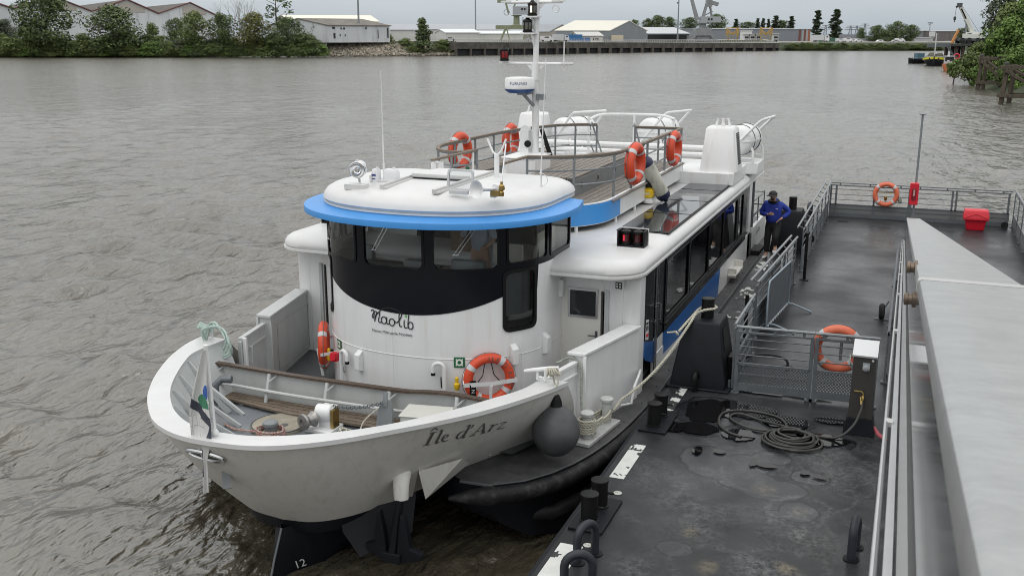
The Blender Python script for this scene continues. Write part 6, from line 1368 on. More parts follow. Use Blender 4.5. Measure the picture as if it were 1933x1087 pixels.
    mb = MB(); mb.add([(-.17, -.145, 1.20), (.175, -.145, 1.20), (.175, .15, 1.36), (-.17, .15, 1.36), (-.17, -.145, 1.225), (.175, -.145, 1.225), (.175, .15, 1.385), (-.17, .15, 1.385), ], [(0, 1, 2, 3), (4, 5, 6, 7), (0, 1, 5, 4), (1, 2, 6, 5), (2, 3, 7, 6), (3, 0, 4, 7)]); mb.loft([q(-.155, .16, -.12, .13, 1.21), [(-.155, -.12, 1.215), (.16, -.12, 1.215), (.16, .13, 1.35), (-.155, .13, 1.35)]], True, False, False); mb.build('sloping_top', mat('brushed_lid', (.62, .63, .64), .3, .6), t)
    mb = MB(); mb.box((.03, -.132, 1.06), (.10, .02, .11)); mb.lathe([(.042, 0), (.05, .03), (.03, .045), (0, .046)], (.03, -.142, 1.05), (0, -1, 0), 18); mb.build('power_socket', mat('socket_grey', (.32, .34, .36), .4), t)
    mb = MB(); mb.lathe([(.018, 0), (.018, .008), (0, .009)], (.115, -.13, 1.16), (0, -1, 0), 14); mb.build('lock', BANDG, t)
    mb = MB(); mb.tube([(-.10, -.13, .69), (-.10, -.17, .69), (.0, -.17, .69), (.02, -.175, .66), (.02, -.175, .58)], .012, 7); mb.lathe([(.022, 0), (.022, .06), (.014, .07)], (.02, -.175, .56), (0, 0, 1), 12); mb.build('tap', BRASS, t)
    # hose
    t = thing('water_hose', (-1.2, 14.1, PZ+.004), 'coiled dark grey water hose lying on the pontoon, led to the cabinet tap', 'hose')
    HM = mat('hose_rubber', (.045, .045, .042), .42, var=.3, vscale=8); rn = random.Random(12); P = []
    o = Vector((-1.2, 14.1, PZ+.004))
    P += [Vector((-.32, 14.58, PZ+.54)), Vector((-.33, 14.50, PZ+.42)), Vector((-.42, 14.35, PZ+.22)), Vector((-.62, 14.25, PZ+.06)), Vector((-.95, 14.3, PZ+.02))]
    for k in range(9*10):
        a = .9+k*2*pi/10; lp = k/10; R = .41*(1-.055*lp+.06*sin(lp*2.1)); P.append(Vector((-1.22+.03*sin(lp*3)+R*cos(a)*1.0, 13.98+.05*cos(lp*2.3)+R*.92*sin(a), PZ+.02+.012*lp+.012*rn.random())))
    P += [Vector((-1.35, 14.30, PZ+.10)), Vector((-1.75, 14.62, PZ+.025)), Vector((-2.10, 14.78, PZ+.025)), Vector((-2.20, 14.55, PZ+.025)), Vector((-1.9, 14.25, PZ+.025)), Vector((-1.5, 14.25, PZ+.03)), Vector((-1.35, 14.5, PZ+.03)), Vector((-1.55, 14.85, PZ+.03)), Vector((-2.0, 14.95, PZ+.025)), Vector((-2.32, 14.75, PZ+.025)), Vector((-2.33, 14.3, PZ+.025)), Vector((-2.15, 13.98, PZ+.025)), Vector((-1.92, 13.86, PZ+.025))]
    mb = MB(); mb.tube([p-o for p in catmull(P, 5)], .0185, 8); mb.build('hose_line', HM, t)
    mb = MB(); mb.tube([Vector((-.345, 14.6, PZ+.6))-o, Vector((-.33, 14.56, PZ+.50))-o], .022, 8); mb.build('hose_coupling', BRASS, t)
    mb = MB(); mb.tube([(-.14, 14.7, PZ+.12), (-.06, 14.62, PZ+.05), (.05, 14.5, PZ+.03)], .03, 8); tag(mb.build('cable_sleeve', mat('red_sleeve', (.45, .10, .12), .6), o=(-.05, 14.6, PZ)), 'short red cable sleeve at the foot of the service cabinet', 'cable sleeve')
    # red bin
    t = thing('grit_bin', (2.02, 32.85, PZ), 'red plastic bin with an overhanging lid in front of the far fence', 'bin')
    q2 = lambda w_, d, z: [(-w_, -d, z), (w_, -d, z), (w_, d, z), (-w_, d, z)]
    mb = MB(); mb.loft([q2(.24, .17, .0), q2(.30, .22, .36)], True, True, True); mb.build('tub', REDP, t, bevel=.02)
    mb = MB(); mb.loft([q2(.35, .28, .32), q2(.36, .28, .40), q2(.33, .20, .60), q2(.31, .16, .62)], True, True, True); mb.build('lid', REDP, t, bevel=.015)
    mb = MB(); mb.tube([(-.30, -.285, .40), (-.05, -.25, .50), (.05, -.25, .50), (.30, -.285, .40)], .015, 6); mb.build('lid_rib', REDP, t)
    # extinguisher box and mast
    x, y = .21, 31.6
    t = thing('extinguisher_box', (x, y, 1.75), 'red upright extinguisher box on the pole at the foot of the gangway', 'box')
    mb = MB(); o0 = [(a, -.11, b) for a, b in rrect(-.125, .125, 0, .64, .03, 3)]; o1 = [(a, .11, b) for a, b, in rrect(-.125, .125, 0, .64, .03, 3)]; mb.loft([o0, o1], True, True, True); mb.build('case', REDP, t, bevel=.01)
    mb = MB(); mb.loft([[(a, -.118, b) for a, b in rrect(-.065, .065, .13, .50, .06, 5)], [(a*.8, -.124, .315+(b-.315)*.9) for a, b in rrect(-.065, .065, .13, .50, .06, 5)]], True, False, True); mb.build('front_window', mat('red_dark', (.20, .01, .02), .3), t)
    mb = MB(); mb.box((0, -.13, .36), (.035, .012, .18)); mb.box((0, -.132, .30), (.05, .01, .03)); mb.build('pictogram', mat('pictogram_pale', (.55, .35, .33), .5), t)
    mb = MB(); mb.tube([(x+.03, y+.16, PZ), (x+.03, y+.16, 4.40)], .032, 10); mb.lathe([(.05, 0), (.11, .02), (.11, .04), (0, .045)], (x+.03, y+.16, 4.36), n=14); mb.box((x+.03, y+.16, PZ+.01), (.2, .2, .02)); tag(mb.build('steel_pole', GALV, o=(x+.03, y+.16, PZ)), 'tall thin grey steel pole with a flat cap at the far end of the gangway', 'pole')
    # spare wheel, far barrier foot etc
    t = thing('rubber_wheel', (-.25, 21.3, PZ), 'black rubber wheel standing on the walkway beside the folded rail', 'wheel')
    mb = MB(); mb.lathe([(.06, -.05), (.14, -.05), (.17, -.02), (.17, .02), (.14, .05), (.06, .05)], (0, 0, .17), (1, .1, 0), 22); mb.build('tyre', RUBBER, t)
    mb = MB(); mb.lathe([(.06, -.045), (.06, .045)], (0, 0, .17), (1, .1, 0), 14); mb.bar((.0, 0, .17), (.12, .0, .40), .03); mb.box((.02, 0, .01), (.3, .1, .02)); mb.build('hub', GALVD, t)
    # lifebuoys on the pontoon
    g = 'faded lifebuoys on the pontoon gates and fence'
    t = buoy((-.79, 16.00, 1.77), radians(3), radians(3), 'faded orange lifebuoy on the gate with a coiled throw line', g, ORANGEF, .325, .075, GALVD)
    mb = MB(); mb.box((0, .06, .10), (.70, .02, .03)); mb.box((.05, .05, -.05), (.05, .02, .32)); mb.build('holder', GALV, t)
    mb = MB()
    for k in range(7): mb.torus((.20+.03*k, -.10, -.12), .08+.012*(k % 3), .009, (1, .4*(k % 2), .1), 18, 5)
    mb.build('throw_line', mat('throw_line', (.50, .50, .46), .85), t)
    t = buoy((-.60, 33.55, 1.72), radians(3), 0, 'faded orange lifebuoy on the fence at the pontoon end, beside the red extinguisher box', g, ORANGEF, .325, .075, GALVD)
    mb = MB(); mb.box((0, .08, .05), (.62, .02, .03)); mb.lathe([(.03, 0), (.05, .04), (.05, .13), (.02, .16)], (0, -.02, -.2), n=12); mb.build('holder', BRASS, t)
    mb = MB()
    for k in range(5): mb.torus((.42, .0, -.10-.02*k), .09+.02*(k % 2), .012, (1, .5*(k % 2), .3), 18, 5)
    mb.build('throw_line', ROPEG, t)
pontoon_items()
# ------------------------------------------------------------------ gangway beside the camera
def gangway():
    s = .158; zt = lambda y, h: CAMZ-.0-h-s*y
    y0, y1 = -2.5, 31.0; o = (.25, 30.0, PZ)
    t = thing('gangway', o, 'sloping aluminium gangway with a broad flat parapet beam leading down to the pontoon', 'gangway')
    def bp(mb, name, m, ang=38): return mb.build(name, m, t, o, ang)
    AL = mat('aluminium_top', (.47, .48, .475), .34, .6, var=.15, vscale=9, streak=((16, 3, 9), (.33, .34, .335), .35), bump=.06, bscale=40, detail=9)
    PL = mat('polished_plate', (.085, .09, .095), .09, 0., var=.06, vscale=2, spec=1.)
    xl, xr, h = .071, .44, .258
    sec = [(xl, -.05), (xl, -.014), (xl+.004, -.005), (xl+.014, 0), (xr-.014, 0), (xr-.004, -.005), (xr, -.014), (xr, -.05)]
    mb = MB()
    for ya, yb, dz in ((y0, 3.85, .0), (3.95, y1, -.001)): mb.loft([[(x, y, zt(y, h)+dz+z) for x, z in sec] for y in (ya, yb)], True, True, True)
    bp(mb, 'parapet_beam', AL, 30)
    mb = MB(); mb.loft([[(x+(-.004 if x < .2 else .004), y, zt(y, h)+.002+z) for x, z in sec] for y in (3.84, 3.99)], True, True, True); bp(mb, 'joint_strip', mat('joint_pale', (.50, .50, .495), .5, .4, var=.1), 30)
    mb = MB(); P = lambda x, y, hh: (x, y, zt(y, hh)); mb.loft([[P(xl+.008, y, h+.04), P(xl+.008, y, .66)] for y in (y0, 10, 20, y1)], closed=False); mb.loft([[P(xr-.02, y, h+.04), P(xr-.02, y, .66)] for y in (y0, 10, 20, y1)], closed=False); bp(mb, 'side_plate', PL)
    mb = MB()
    for x0, x1, ha, hb in ((.030, .052, .90, .95), (.062, .11, .92, .96)): mb.loft([[P(x0, y, ha), P(x1, y, ha), P(x1, y, hb), P(x0, y, hb)] for y in (y0, y1)], True, True, True)
    mb.tube([P(.008, y0, .90), P(.008, y1-.5, .90)], .009, 8)
    for k in range(9):
        y = .9+k*3.3; mb.box(P(.02, y, .90), (.03, .05, .02))
    bp(mb, 'lower_chord', mat('aluminium_bright', (.70, .71, .71), .3, .5, var=.08, vscale=5))
    mb = MB(); mb.loft([[P(.09, y, .655), P(.09, y, .92)] for y in (y0, y1)], closed=False); bp(mb, 'web', mat('web_dark', (.10, .10, .10), .4, .4))
    for y, hh in ((5.02, .28), (4.72, .41)):
        mb = MB(); c = P(xl+.01, y, hh); mb.lathe([(.036, 0), (.036, .012), (.024, .014), (.024, .030), (.028, .032), (.028, .046), (.014, .05), (0, .05)], c, (-1, 0, 0), 18); bp(mb, 'pivot_bolt', mat('bolt_bronze', (.22, .17, .13), .45, .7, var=.4, vscale=30))
    mb = MB(); mb.loft([[(xr-.01, y, zt(y, 1.15)), (1.75, y, zt(y, 1.15)), (1.75, y, zt(y, 1.19)), (xr-.01, y, zt(y, 1.19))] for y in (y0, 26.5)], True, True, True); bp(mb, 'walkway_plate', GALVD)
gangway()
# ------------------------------------------------------------------ people
def skin(name, joints, bones, m, parent, sub=2):
    bm = bmesh.new(); ly = bm.verts.layers.skin.verify(); V = {}
    for k, (p, r) in joints.items():
        v = bm.verts.new(p); V[k] = v; v[ly].radius = r if isinstance(r, tuple) else (r, r)
    V[next(iter(joints))][ly].use_root = True
    for a, b in bones: bm.edges.new((V[a], V[b]))
    me = bpy.data.meshes.new(name); bm.to_mesh(me); bm.free(); me.materials.append(m)
    o = bpy.data.objects.new(name, me); COL.objects.link(o); o.parent = parent
    o.modifiers.new('skin', 'SKIN').use_smooth_shade = True
    su = o.modifiers.new('subd', 'SUBSURF'); su.levels = sub; su.render_levels = sub
    return o
SKIN = mat('skin', (.46, .28, .20), .55, var=.08, vscale=8)
def man():
    t = thing('person', (-3.18, 26.55, PZ), 'man in blue jacket and black cap standing by the ferry stern, looking at his hand', 'person')
    t.rotation_euler = (0, 0, radians(-8)); t.scale = (1.18, 1.12, 1.03)
    # local: faces -Y (towards the camera); image left is -X
    J = {'pel': ((0, 0, .93), (.10, .09)), 'waist': ((0, -.01, 1.08), (.10, .085)), 'chest': ((-.01, -.02, 1.30), (.135, .10)), 'neck0': ((-.01, -.05, 1.46), (.062, .06)), 'neck1': ((-.01, -.10, 1.54), (.055, .055)), 'head': ((-.01, -.145, 1.615), (.078, .088)), 'crown': ((-.01, -.15, 1.69), (.068, .078)),
         'rs': ((-.17, -.03, 1.41), .058), 're': ((-.25, -.03, 1.14), .045), 'rw': ((-.06, -.27, 1.16), .028), 'rp': ((-.005, -.315, 1.18), (.036, .018)),
         'ls': ((.16, -.02, 1.41), .058), 'le': ((.31, .07, 1.20), .045), 'lw': ((.20, -.10, 1.06), .028), 'lp': ((.17, -.14, 1.02), (.034, .018)),
         'rh': ((-.09, 0, .88), .085), 'rk': ((-.11, -.02, .48), .056), 'ra': ((-.12, .02, .09), .04), 'rt': ((-.13, -.14, .04), (.035, .028)),
         'lh': ((.09, 0, .88), .085), 'lk': ((.10, -.20, .56), .056), 'la': ((.10, -.10, .30), .04), 'lt': ((.12, -.25, .25), (.035, .028))}
    Bn = [('pel', 'waist'), ('waist', 'chest'), ('chest', 'neck0'), ('neck0', 'neck1'), ('neck1', 'head'), ('head', 'crown'), ('chest', 'rs'), ('rs', 're'), ('re', 'rw'), ('rw', 'rp'), ('chest', 'ls'), ('ls', 'le'), ('le', 'lw'), ('lw', 'lp'), ('pel', 'rh'), ('rh', 'rk'), ('rk', 'ra'), ('ra', 'rt'), ('pel', 'lh'), ('lh', 'lk'), ('lk', 'la'), ('la', 'lt')]
    for h, base, dr in (('r', Vector((-.005, -.315, 1.18)), Vector((.07, -.035, .02))), ('l', Vector((.17, -.14, 1.02)), Vector((-.05, -.05, -.04)))):
        sd = Vector((0, .0, 1)) if h == 'r' else Vector((.3, -.6, .6)).normalized()
        for k in range(4):
            a = base+sd*(.024-.016*k)+dr*.4; ln = (.9, 1.05, 1., .8)[k]
            J[f'{h}f{k}a'] = (a, .0095); J[f'{h}f{k}b'] = (a+dr*.55*ln+Vector((0, -.004, -.006)), .0085); J[f'{h}f{k}c'] = (a+dr*.9*ln+Vector((0, .008, -.022)), .0075)
            Bn += [(f'{h}p', f'{h}f{k}a'), (f'{h}f{k}a', f'{h}f{k}b'), (f'{h}f{k}b', f'{h}f{k}c')]
        J[f'{h}t0'] = (base+sd*.034-dr*.1, .011); J[f'{h}t1'] = (base+sd*.052+dr*.35, .009); Bn += [(f'{h}p', f'{h}t0'), (f'{h}t0', f'{h}t1')]
    body = skin('body', J, Bn, SKIN, t)
    H = MB()
    for s in (-1, 1): H.sphere((-.01+s*.078, -.13, 1.61), .022, 6, (.45, .8, 1.2))
    H.add([(-.024, -.228, 1.60), (.004, -.228, 1.60), (-.01, -.252, 1.592), (-.01, -.226, 1.635)], [(0, 2, 3), (2, 1, 3), (0, 1, 2)]); H.build('ears_and_nose', SKIN, t)
    mb = MB(); mb.sphere((-.043, -.226, 1.625), .010, 5); mb.sphere((.023, -.226, 1.625), .010, 5); mb.build('eyes', BLACKM, t); mb = MB(); mb.box((-.01, -.228, 1.563), (.04, .008, .008)); mb.build('mouth', mat('lip', (.25, .09, .07), .6), t)
    mb = MB(); mb.sphere((-.01, -.158, 1.535), .050, 7, (.9, .8, .5)); mb.build('beard', mat('dark_hair', (.03, .022, .018), .8), t)
    mb = MB(); mb.sphere((-.01, -.10, 1.62), .078, 8, (1.03, .85, 1.)); mb.build('hair', MATS['dark_hair'], t)
    BJ = mat('jacket_blue', (.014, .038, .31), .75, var=.25, vscale=9, bump=.3, bscale=14)
    j2 = {'hem': ((0, -.005, .88), (.195, .165)), 'waist': ((0, -.015, 1.06), (.185, .155)), 'chest': ((-.01, -.03, 1.28), (.20, .155)), 'col': ((-.01, -.05, 1.44), (.10, .095)), 'col2': ((-.01, -.08, 1.50), (.085, .08)),
          'rs': ((-.18, -.03, 1.40), .085), 're': ((-.265, -.03, 1.13), .074), 'rm': ((-.17, -.15, 1.14), .062), 'rw': ((-.075, -.255, 1.16), .046), 'ls': ((.17, -.02, 1.40), .085), 'le': ((.325, .07, 1.20), .074), 'lm': ((.27, -.01, 1.13), .062), 'lw': ((.205, -.09, 1.065), .046)}
    skin('jacket', j2, [('hem', 'waist'), ('waist', 'chest'), ('chest', 'col'), ('col', 'col2'), ('chest', 'rs'), ('rs', 're'), ('re', 'rm'), ('rm', 'rw'), ('chest', 'ls'), ('ls', 'le'), ('le', 'lm'), ('lm', 'lw')], BJ, t)
    mb = MB(); mb.torus((-.01, -.045, 1.475), .095, .035, (0, -.35, 1), 22, 8); mb.build('hood', BLACKM, t)
    mb = MB(); mb.box((.10, -.178, 1.30), (.05, .004, .02)); mb.build('chest_print', WB, t)
    tr = {'top': ((0, 0, 1.02), (.165, .135)), 'pel': ((0, 0, .93), (.165, .135)), 'rh': ((-.09, 0, .82), .105), 'rk': ((-.11, -.02, .48), .078), 'ra': ((-.12, .02, .12), .065), 'lh': ((.095, -.02, .82), .105), 'lk': ((.10, -.20, .57), .078), 'la': ((.10, -.11, .34), .062)}
    skin('trousers', tr, [('top', 'pel'), ('pel', 'rh'), ('rh', 'rk'), ('rk', 'ra'), ('pel', 'lh'), ('lh', 'lk'), ('lk', 'la')], mat('black_cloth', (.010, .010, .012), .8, bump=.2, bscale=12), t)
    SH = mat('white_trainer', (.60, .59, .57), .5)
    for c, d in ((Vector((-.125, -.02, .0)), Vector((-.05, -1, 0))), (Vector((.105, -.12, .215)), Vector((.1, -1, -.15)))):
        d.normalize(); mb = MB(); u = Vector((0, 0, 1)); r_ = d.cross(u).normalized()
        rr = []
        for f, w_, h in ((-.07, .025, .05), (-.055, .036, .085), (0, .04, .09), (.07, .042, .07), (.14, .044, .05), (.185, .030, .035), (.20, .010, .02)):
            rr.append([c+d*f+r_*w_*cos(a)+u*(h*.5+h*.5*sin(a)) for a in [2*pi*k/12 for k in range(12)]])
        mb.loft(rr, True, True, True); mb.build('shoe', SH, t)
    mb = MB(); rr = []
    for k in range(7):
        a = pi/2*k/6; rr.append([Vector((-.01+.094*cos(a)*cos(b), -.14+.108*cos(a)*sin(b), 1.655+.095*sin(a))) for b in [2*pi*j/20 for j in range(20)]])
    mb.loft(rr, True, False, True); rr = [[Vector((-.01+q*.085*cos(b), -.14+q*.10*sin(b)-(.0 if q < 1.1 else .03), 1.660-(.03 if q > 1.1 else 0))) for b in [pi+.45+(pi-.9)*j/12 for j in range(13)]] for q in (.98, 1.75)]
    mb.loft(rr, closed=False); mb.build('cap', mat('cap_black', (.010, .010, .011), .7), t)
man()
def crew():
    t = thing('person', (BX+.75, 14.75, 2.25), 'crew member in a pale shirt half seen behind the wheelhouse glass', 'person')
    J = {'pel': ((0, 0, .9), (.12, .1)), 'chest': ((0, 0, 1.28), (.15, .1)), 'neck': ((0, -.02, 1.47), .055), 'head': ((0, -.04, 1.57), (.075, .085)), 'crown': ((0, -.04, 1.66), .065), 'rs': ((-.18, 0, 1.40), .06), 're': ((-.28, -.08, 1.12), .045), 'rw': ((-.2, -.33, 1.05), .03), 'rp': ((-.18, -.42, 1.05), .03), 'ls': ((.18, 0, 1.40), .06), 'le': ((.27, -.05, 1.12), .045), 'lw': ((.2, -.3, 1.03), .03), 'lp': ((.18, -.38, 1.03), .03), 'rh': ((-.09, 0, .82), .09), 'rk': ((-.1, 0, .45), .06), 'ra': ((-.1, 0, .08), .045), 'lh': ((.09, 0, .82), .09), 'lk': ((.1, 0, .45), .06), 'la': ((.1, 0, .08), .045)}
    E = [('pel', 'chest'), ('chest', 'neck'), ('neck', 'head'), ('head', 'crown'), ('chest', 'rs'), ('rs', 're'), ('re', 'rw'), ('rw', 'rp'), ('chest', 'ls'), ('ls', 'le'), ('le', 'lw'), ('lw', 'lp'), ('pel', 'rh'), ('rh', 'rk'), ('rk', 'ra'), ('pel', 'lh'), ('lh', 'lk'), ('lk', 'la')]
    skin('body', J, E, SKIN, t)
    s2 = {'hem': ((0, 0, .88), (.15, .125)), 'chest': ((0, 0, 1.28), (.175, .13)), 'col': ((0, -.01, 1.45), .08), 'rs': ((-.185, 0, 1.40), .08), 're': ((-.285, -.08, 1.12), .06), 'ls': ((.185, 0, 1.40), .08), 'le': ((.275, -.05, 1.12), .06)}
    skin('shirt', s2, [('hem', 'chest'), ('chest', 'col'), ('chest', 'rs'), ('rs', 're'), ('chest', 'ls'), ('ls', 'le')], mat('pale_shirt', (.45, .50, .60), .8), t)
    mb = MB(); mb.sphere((0, -.02, 1.64), .085, 8, (1, 1.1, .8)); mb.build('hair', MATS['dark_hair'], t)
crew()
# ------------------------------------------------------------------ vegetation
def leafmat(name, c, c2):
    m = mat(name, c, .7, vcol=c2, vscale=.35, island=.45); b = m.node_tree.nodes['Principled BSDF']; b.inputs['Specular IOR Level'].default_value = .25; return m
LV = [leafmat('leaf_dark', (.115, .155, .056), (.064, .090, .036)), leafmat('leaf_mid', (.16, .20, .068), (.09, .125, .042)), leafmat('leaf_olive', (.165, .165, .05), (.09, .10, .035)), leafmat('leaf_grey', (.12, .14, .095), (.07, .085, .055)), leafmat('leaf_bright', (.15, .235, .055), (.075, .125, .032)), leafmat('leaf_poplar', (.050, .070, .032), (.028, .040, .02))]
BARK = mat('bark', (.09, .075, .06), .9, var=.4, vscale=4)
def leaves(mb, c, r, n, size, rn, shell=.55):
    for _ in range(n):
        while True:
            d = Vector((rn.uniform(-1, 1), rn.uniform(-1, 1), rn.uniform(-1, 1)))
            if .05 < d.length <= 1: break
        d.normalize(); q = rn.uniform(shell, 1.)
        p = Vector(c)+Vector((d.x*r[0]*q, d.y*r[1]*q, d.z*r[2]*q))
        nn = (d+Vector((rn.uniform(-.8, .8), rn.uniform(-.8, .8), rn.uniform(-.4, .9)))).normalized(); u = nn.orthogonal().normalized(); u = (Matrix.Rotation(rn.uniform(0, 6.3), 3, nn) @ u); v = nn.cross(u); s = size*rn.uniform(.55, 1.3); h = s*rn.uniform(.45, .8)
        mb.add([p-u*s, p-v*h*.8+u*s*.1, p+u*s, p+v*h], [(0, 1, 2, 3)])
def crown_bumpy(mb, w, d, z0, z1, rn, n_cl, n_leaf, size, shape='round'):
    for i in range(n_cl):
        f = (i+.5)/n_cl; z = z0+(z1-z0)*f
        if shape == 'round': prof = sqrt(max(1-(2*f-.95)**2*.92, .05))
        elif shape == 'cone': prof = (1-f)**.75*.95+.10
        elif shape == 'spire': prof = sin(pi*min(.08+.90*f, 1))**.55*(1-.35*f)
        else: prof = sqrt(max(1-f**2.2, .06))
        a = rn.uniform(0, 6.28); q = prof*rn.uniform(.15, .72)
        c = (w/2*q*cos(a), d/2*q*sin(a), z); rr = max(.16*w, w/2*prof*rn.uniform(.34, .55))
        leaves(mb, c, (rr, rr*d/w, min(rr*.8, (z1-z0)*.22)*rn.uniform(.8, 1.2)), n_leaf, size, rn)
def make_tree(kind, seed, parent_loc=(0, 0, 0)):
    """unit prototype about 10 m tall"""
    rn = random.Random(seed)
    t = thing('tree', (0, 0, 0), 'tree', 'tree')
    mb = MB(); h = 10.
    if kind in ('round', 'willow'):
        mb.tube([(0, 0, -.5), (.1, 0, 1.5), (-.05, .1, 4), (.1, 0, 6.5)], [.34, .28, .2, .08], 8)
        for k in range(7):
            a = k*.9; z = 1.2+.6*k; mb.tube([(0, 0, z), (1.1*cos(a), 1.1*sin(a), z+1.2), (2.4*cos(a), 2.4*sin(a), z+1.9)], [.14, .09, .03], 5)
        tk = mb.build('trunk', BARK, t); mb = MB(); crown_bumpy(mb, 9.4, 8.4, .8 if kind == 'round' else .4, 9.3, rn, 34, 150, .23, 'round'); mb.build('crown', LV[0 if kind == 'round' else 3], t)
    elif kind == 'bush':
        mb.tube([(0, 0, -.4), (.1, .1, 3)], [.2, .06], 6); mb.build('trunk', BARK, t); mb = MB(); crown_bumpy(mb, 11, 8.5, .2, 8.6, rn, 26, 140, .29, 'dome'); mb.build('crown', LV[1], t)
    elif kind == 'poplar':
        mb.tube([(0, 0, -.5), (0, 0, 8)], [.25, .05], 6); mb.build('trunk', BARK, t); mb = MB(); crown_bumpy(mb, 2.9, 2.9, .3, 9.9, rn, 44, 70, .21, 'spire'); mb.build('crown', LV[5], t)
    elif kind == 'cone':
        mb.tube([(0, 0, -.5), (0, 0, 8)], [.28, .05], 6); mb.build('trunk', BARK, t); mb = MB(); crown_bumpy(mb, 5.4, 5.0, .4, 9.9, rn, 28, 80, .27, 'cone'); mb.build('crown', LV[0], t)
    elif kind == 'airy':
        mb.tube([(0, 0, -.5), (.1, 0, 3), (-.1, 0, 6), (.1, .1, 9)], [.18, .13, .09, .03], 6)
        for k in range(9): a = k*2.1; z = 3.5+.6*k; mb.tube([(0, 0, z), (1.3*cos(a), 1.3*sin(a), z+.9)], [.06, .02], 4)
        mb.build('trunk', BARK, t); mb = MB()
        for k in range(16): a = rn.uniform(0, 6.3); z = 3.8+.38*k; q = rn.uniform(.3, 1.7); leaves(mb, (q*cos(a), q*sin(a), z), (.75, .75, .6), 26, .22, rn, .2)
        mb.build('crown', LV[0], t)
    return t
BANKN = 'trees and shrubs on the far bank'
PROTO = {}
for kd, sd_ in (('round', 1), ('willow', 2), ('bush', 3), ('poplar', 4), ('cone', 5), ('airy', 6)): PROTO[kd] = make_tree(kd, sd_)
for kd, sd_ in (('round2', 11), ('bush2', 13)):
    PROTO[kd] = make_tree(kd[:-1], sd_)
PROTO_W = {'round': 8.0, 'willow': 8.2, 'bush': 8.8, 'poplar': 2.5, 'cone': 4.6, 'airy': 4.0, 'round2': 8.0, 'bush2': 8.8}
used = set()
def crown_variant(ch, leaf):
    c = ch.copy(); c.data = ch.data.copy(); c.data.materials[0] = leaf; return c
VARS = {}
def plant(kd, px, ytop, wpx, ybase, D, label, group, leaf=None, rz=None):
    if D < 370 and ybase >= 98 and px < 640: D = min(D, 335.5)
    p = at(px, D, 0); zb = max(zat(ybase, D), .25 if ybase > 90 else -9); zt_ = zat(ytop, D); H = zt_-zb; W = wpx/F_PX*D; p.z = zb
    sc = (W/PROTO_W[kd], W/PROTO_W[kd], H/9.7); rz_ = rz if rz is not None else RND.uniform(0, 6.28)
    key = (kd, leaf)
    if leaf is not None and key not in VARS and leaf != -1:
        base = PROTO[kd]; r = thing('tree', (0, 0, 0), 'tree', 'tree')
        for ch in list(base.children):
            c = ch.copy(); COL.objects.link(c); c.parent = r
            if ch.name.startswith('crown'): c.data = ch.data.copy(); c.data.materials[0] = LV[leaf]
        VARS[key] = r
    src = PROTO[kd] if leaf is None else VARS[key]
    if (id(src)) in used: o = dup(src, p, label, rz_, group, sc)
    else:
        used.add(id(src)); o = src; o.location = p; o.rotation_euler = (0, 0, rz_); o.scale = sc; o['label'] = label; o['group'] = group
    return o
TREES = [
 # kind, px, top, width, base, D, label, leaf
 ('willow', 14, 38, 60, 88, 352, 'pale willow-like tree at the far left edge of the opposite bank', None),
 ('round', 92, -14, 108, 100, 345, 'tallest dark tree on the opposite bank, in front of the warehouse gables', None),
 ('bush', 57, 46, 52, 102, 338, 'light green shrub in front of the tallest dark tree', 1),
 ('bush2', 20, 70, 70, 104, 337, 'low light green shrub at the waterline, far left', 1),
 ('round2', 218, 13, 104, 105, 341, 'rounded dark tree overhanging the water between two warehouse gables', None),
 ('bush', 160, 62, 60, 103, 345, 'mid green shrub between the two tallest dark trees', None),
 ('bush2', 116, 70, 60, 105, 339, 'dark shrub at the waterline below the tallest dark tree', 0),
 ('bush2', 290, 42, 36, 84, 352, 'small shrub left of centre in front of the warehouse wall', None),
 ('round', 336, 36, 42, 92, 350, 'small dark tree in front of the last warehouse gable panel', None),
 ('bush', 292, 78, 60, 105, 341, 'bright green low shrub right of the rounded tree', 4),
 ('round2', 372, 24, 66, 98, 348, 'mid height tree below the warehouse ridge end', 1),
 ('bush', 350, 74, 60, 105, 342, 'greyish brown shrub at the waterline', 3),
 ('round', 424, 27, 60, 102, 348, 'dark tree at the end of the warehouse beside the bare tree', None),
 ('bush2', 430, 72, 60, 106, 342, 'dark overhanging shrub at the waterline under the bare tree', 0),
 ('round2', 484, 26, 74, 102, 346, 'yellowish olive tree beside the bare tree', 2),
 ('airy', 526, -12, 58, 92, 350, 'slender airy tree rising above the olive tree', None),
 ('round', 545, 34, 62, 105, 344, 'dark broad tree right of the olive tree', None),
 ('bush', 505, 68, 70, 106, 341, 'dark shrub at the waterline below the olive tree', 0),
 ('round2', 598, 40, 40, 96, 348, 'thin leafy tree against the white shed end', None),
 ('bush2', 580, 62, 62, 105, 343, 'dark shrub where the trees meet the stone slope', 0),
 ('bush', 606, 84, 40, 105, 341, 'bright green grassy shrub at the foot of the stone slope', 4),
 ('bush', 732, 62, 28, 92, 362, 'green shrub at the right corner of the white shed', 1),
 ('cone', 800, 38, 44, 100, 362, 'pointed dark tree on the stone slope before the quay', None),
 ('bush2', 765, 72, 46, 96, 366, 'shrub left of the pointed tree on the stone slope', 1),
 ('bush', 836, 74, 46, 101, 366, 'shrub between the pointed tree and the quay wall', 1),
 ('bush2', 782, 86, 40, 101, 361, 'low scrub at the foot of the pointed tree', 1),
]
for kd, px, yt, wd, yb, D, lab, lf in TREES: plant(kd, px, yt, wd, yb, D, lab, BANKN, lf)
G2 = 'distant trees behind the quay sheds'
k = 0
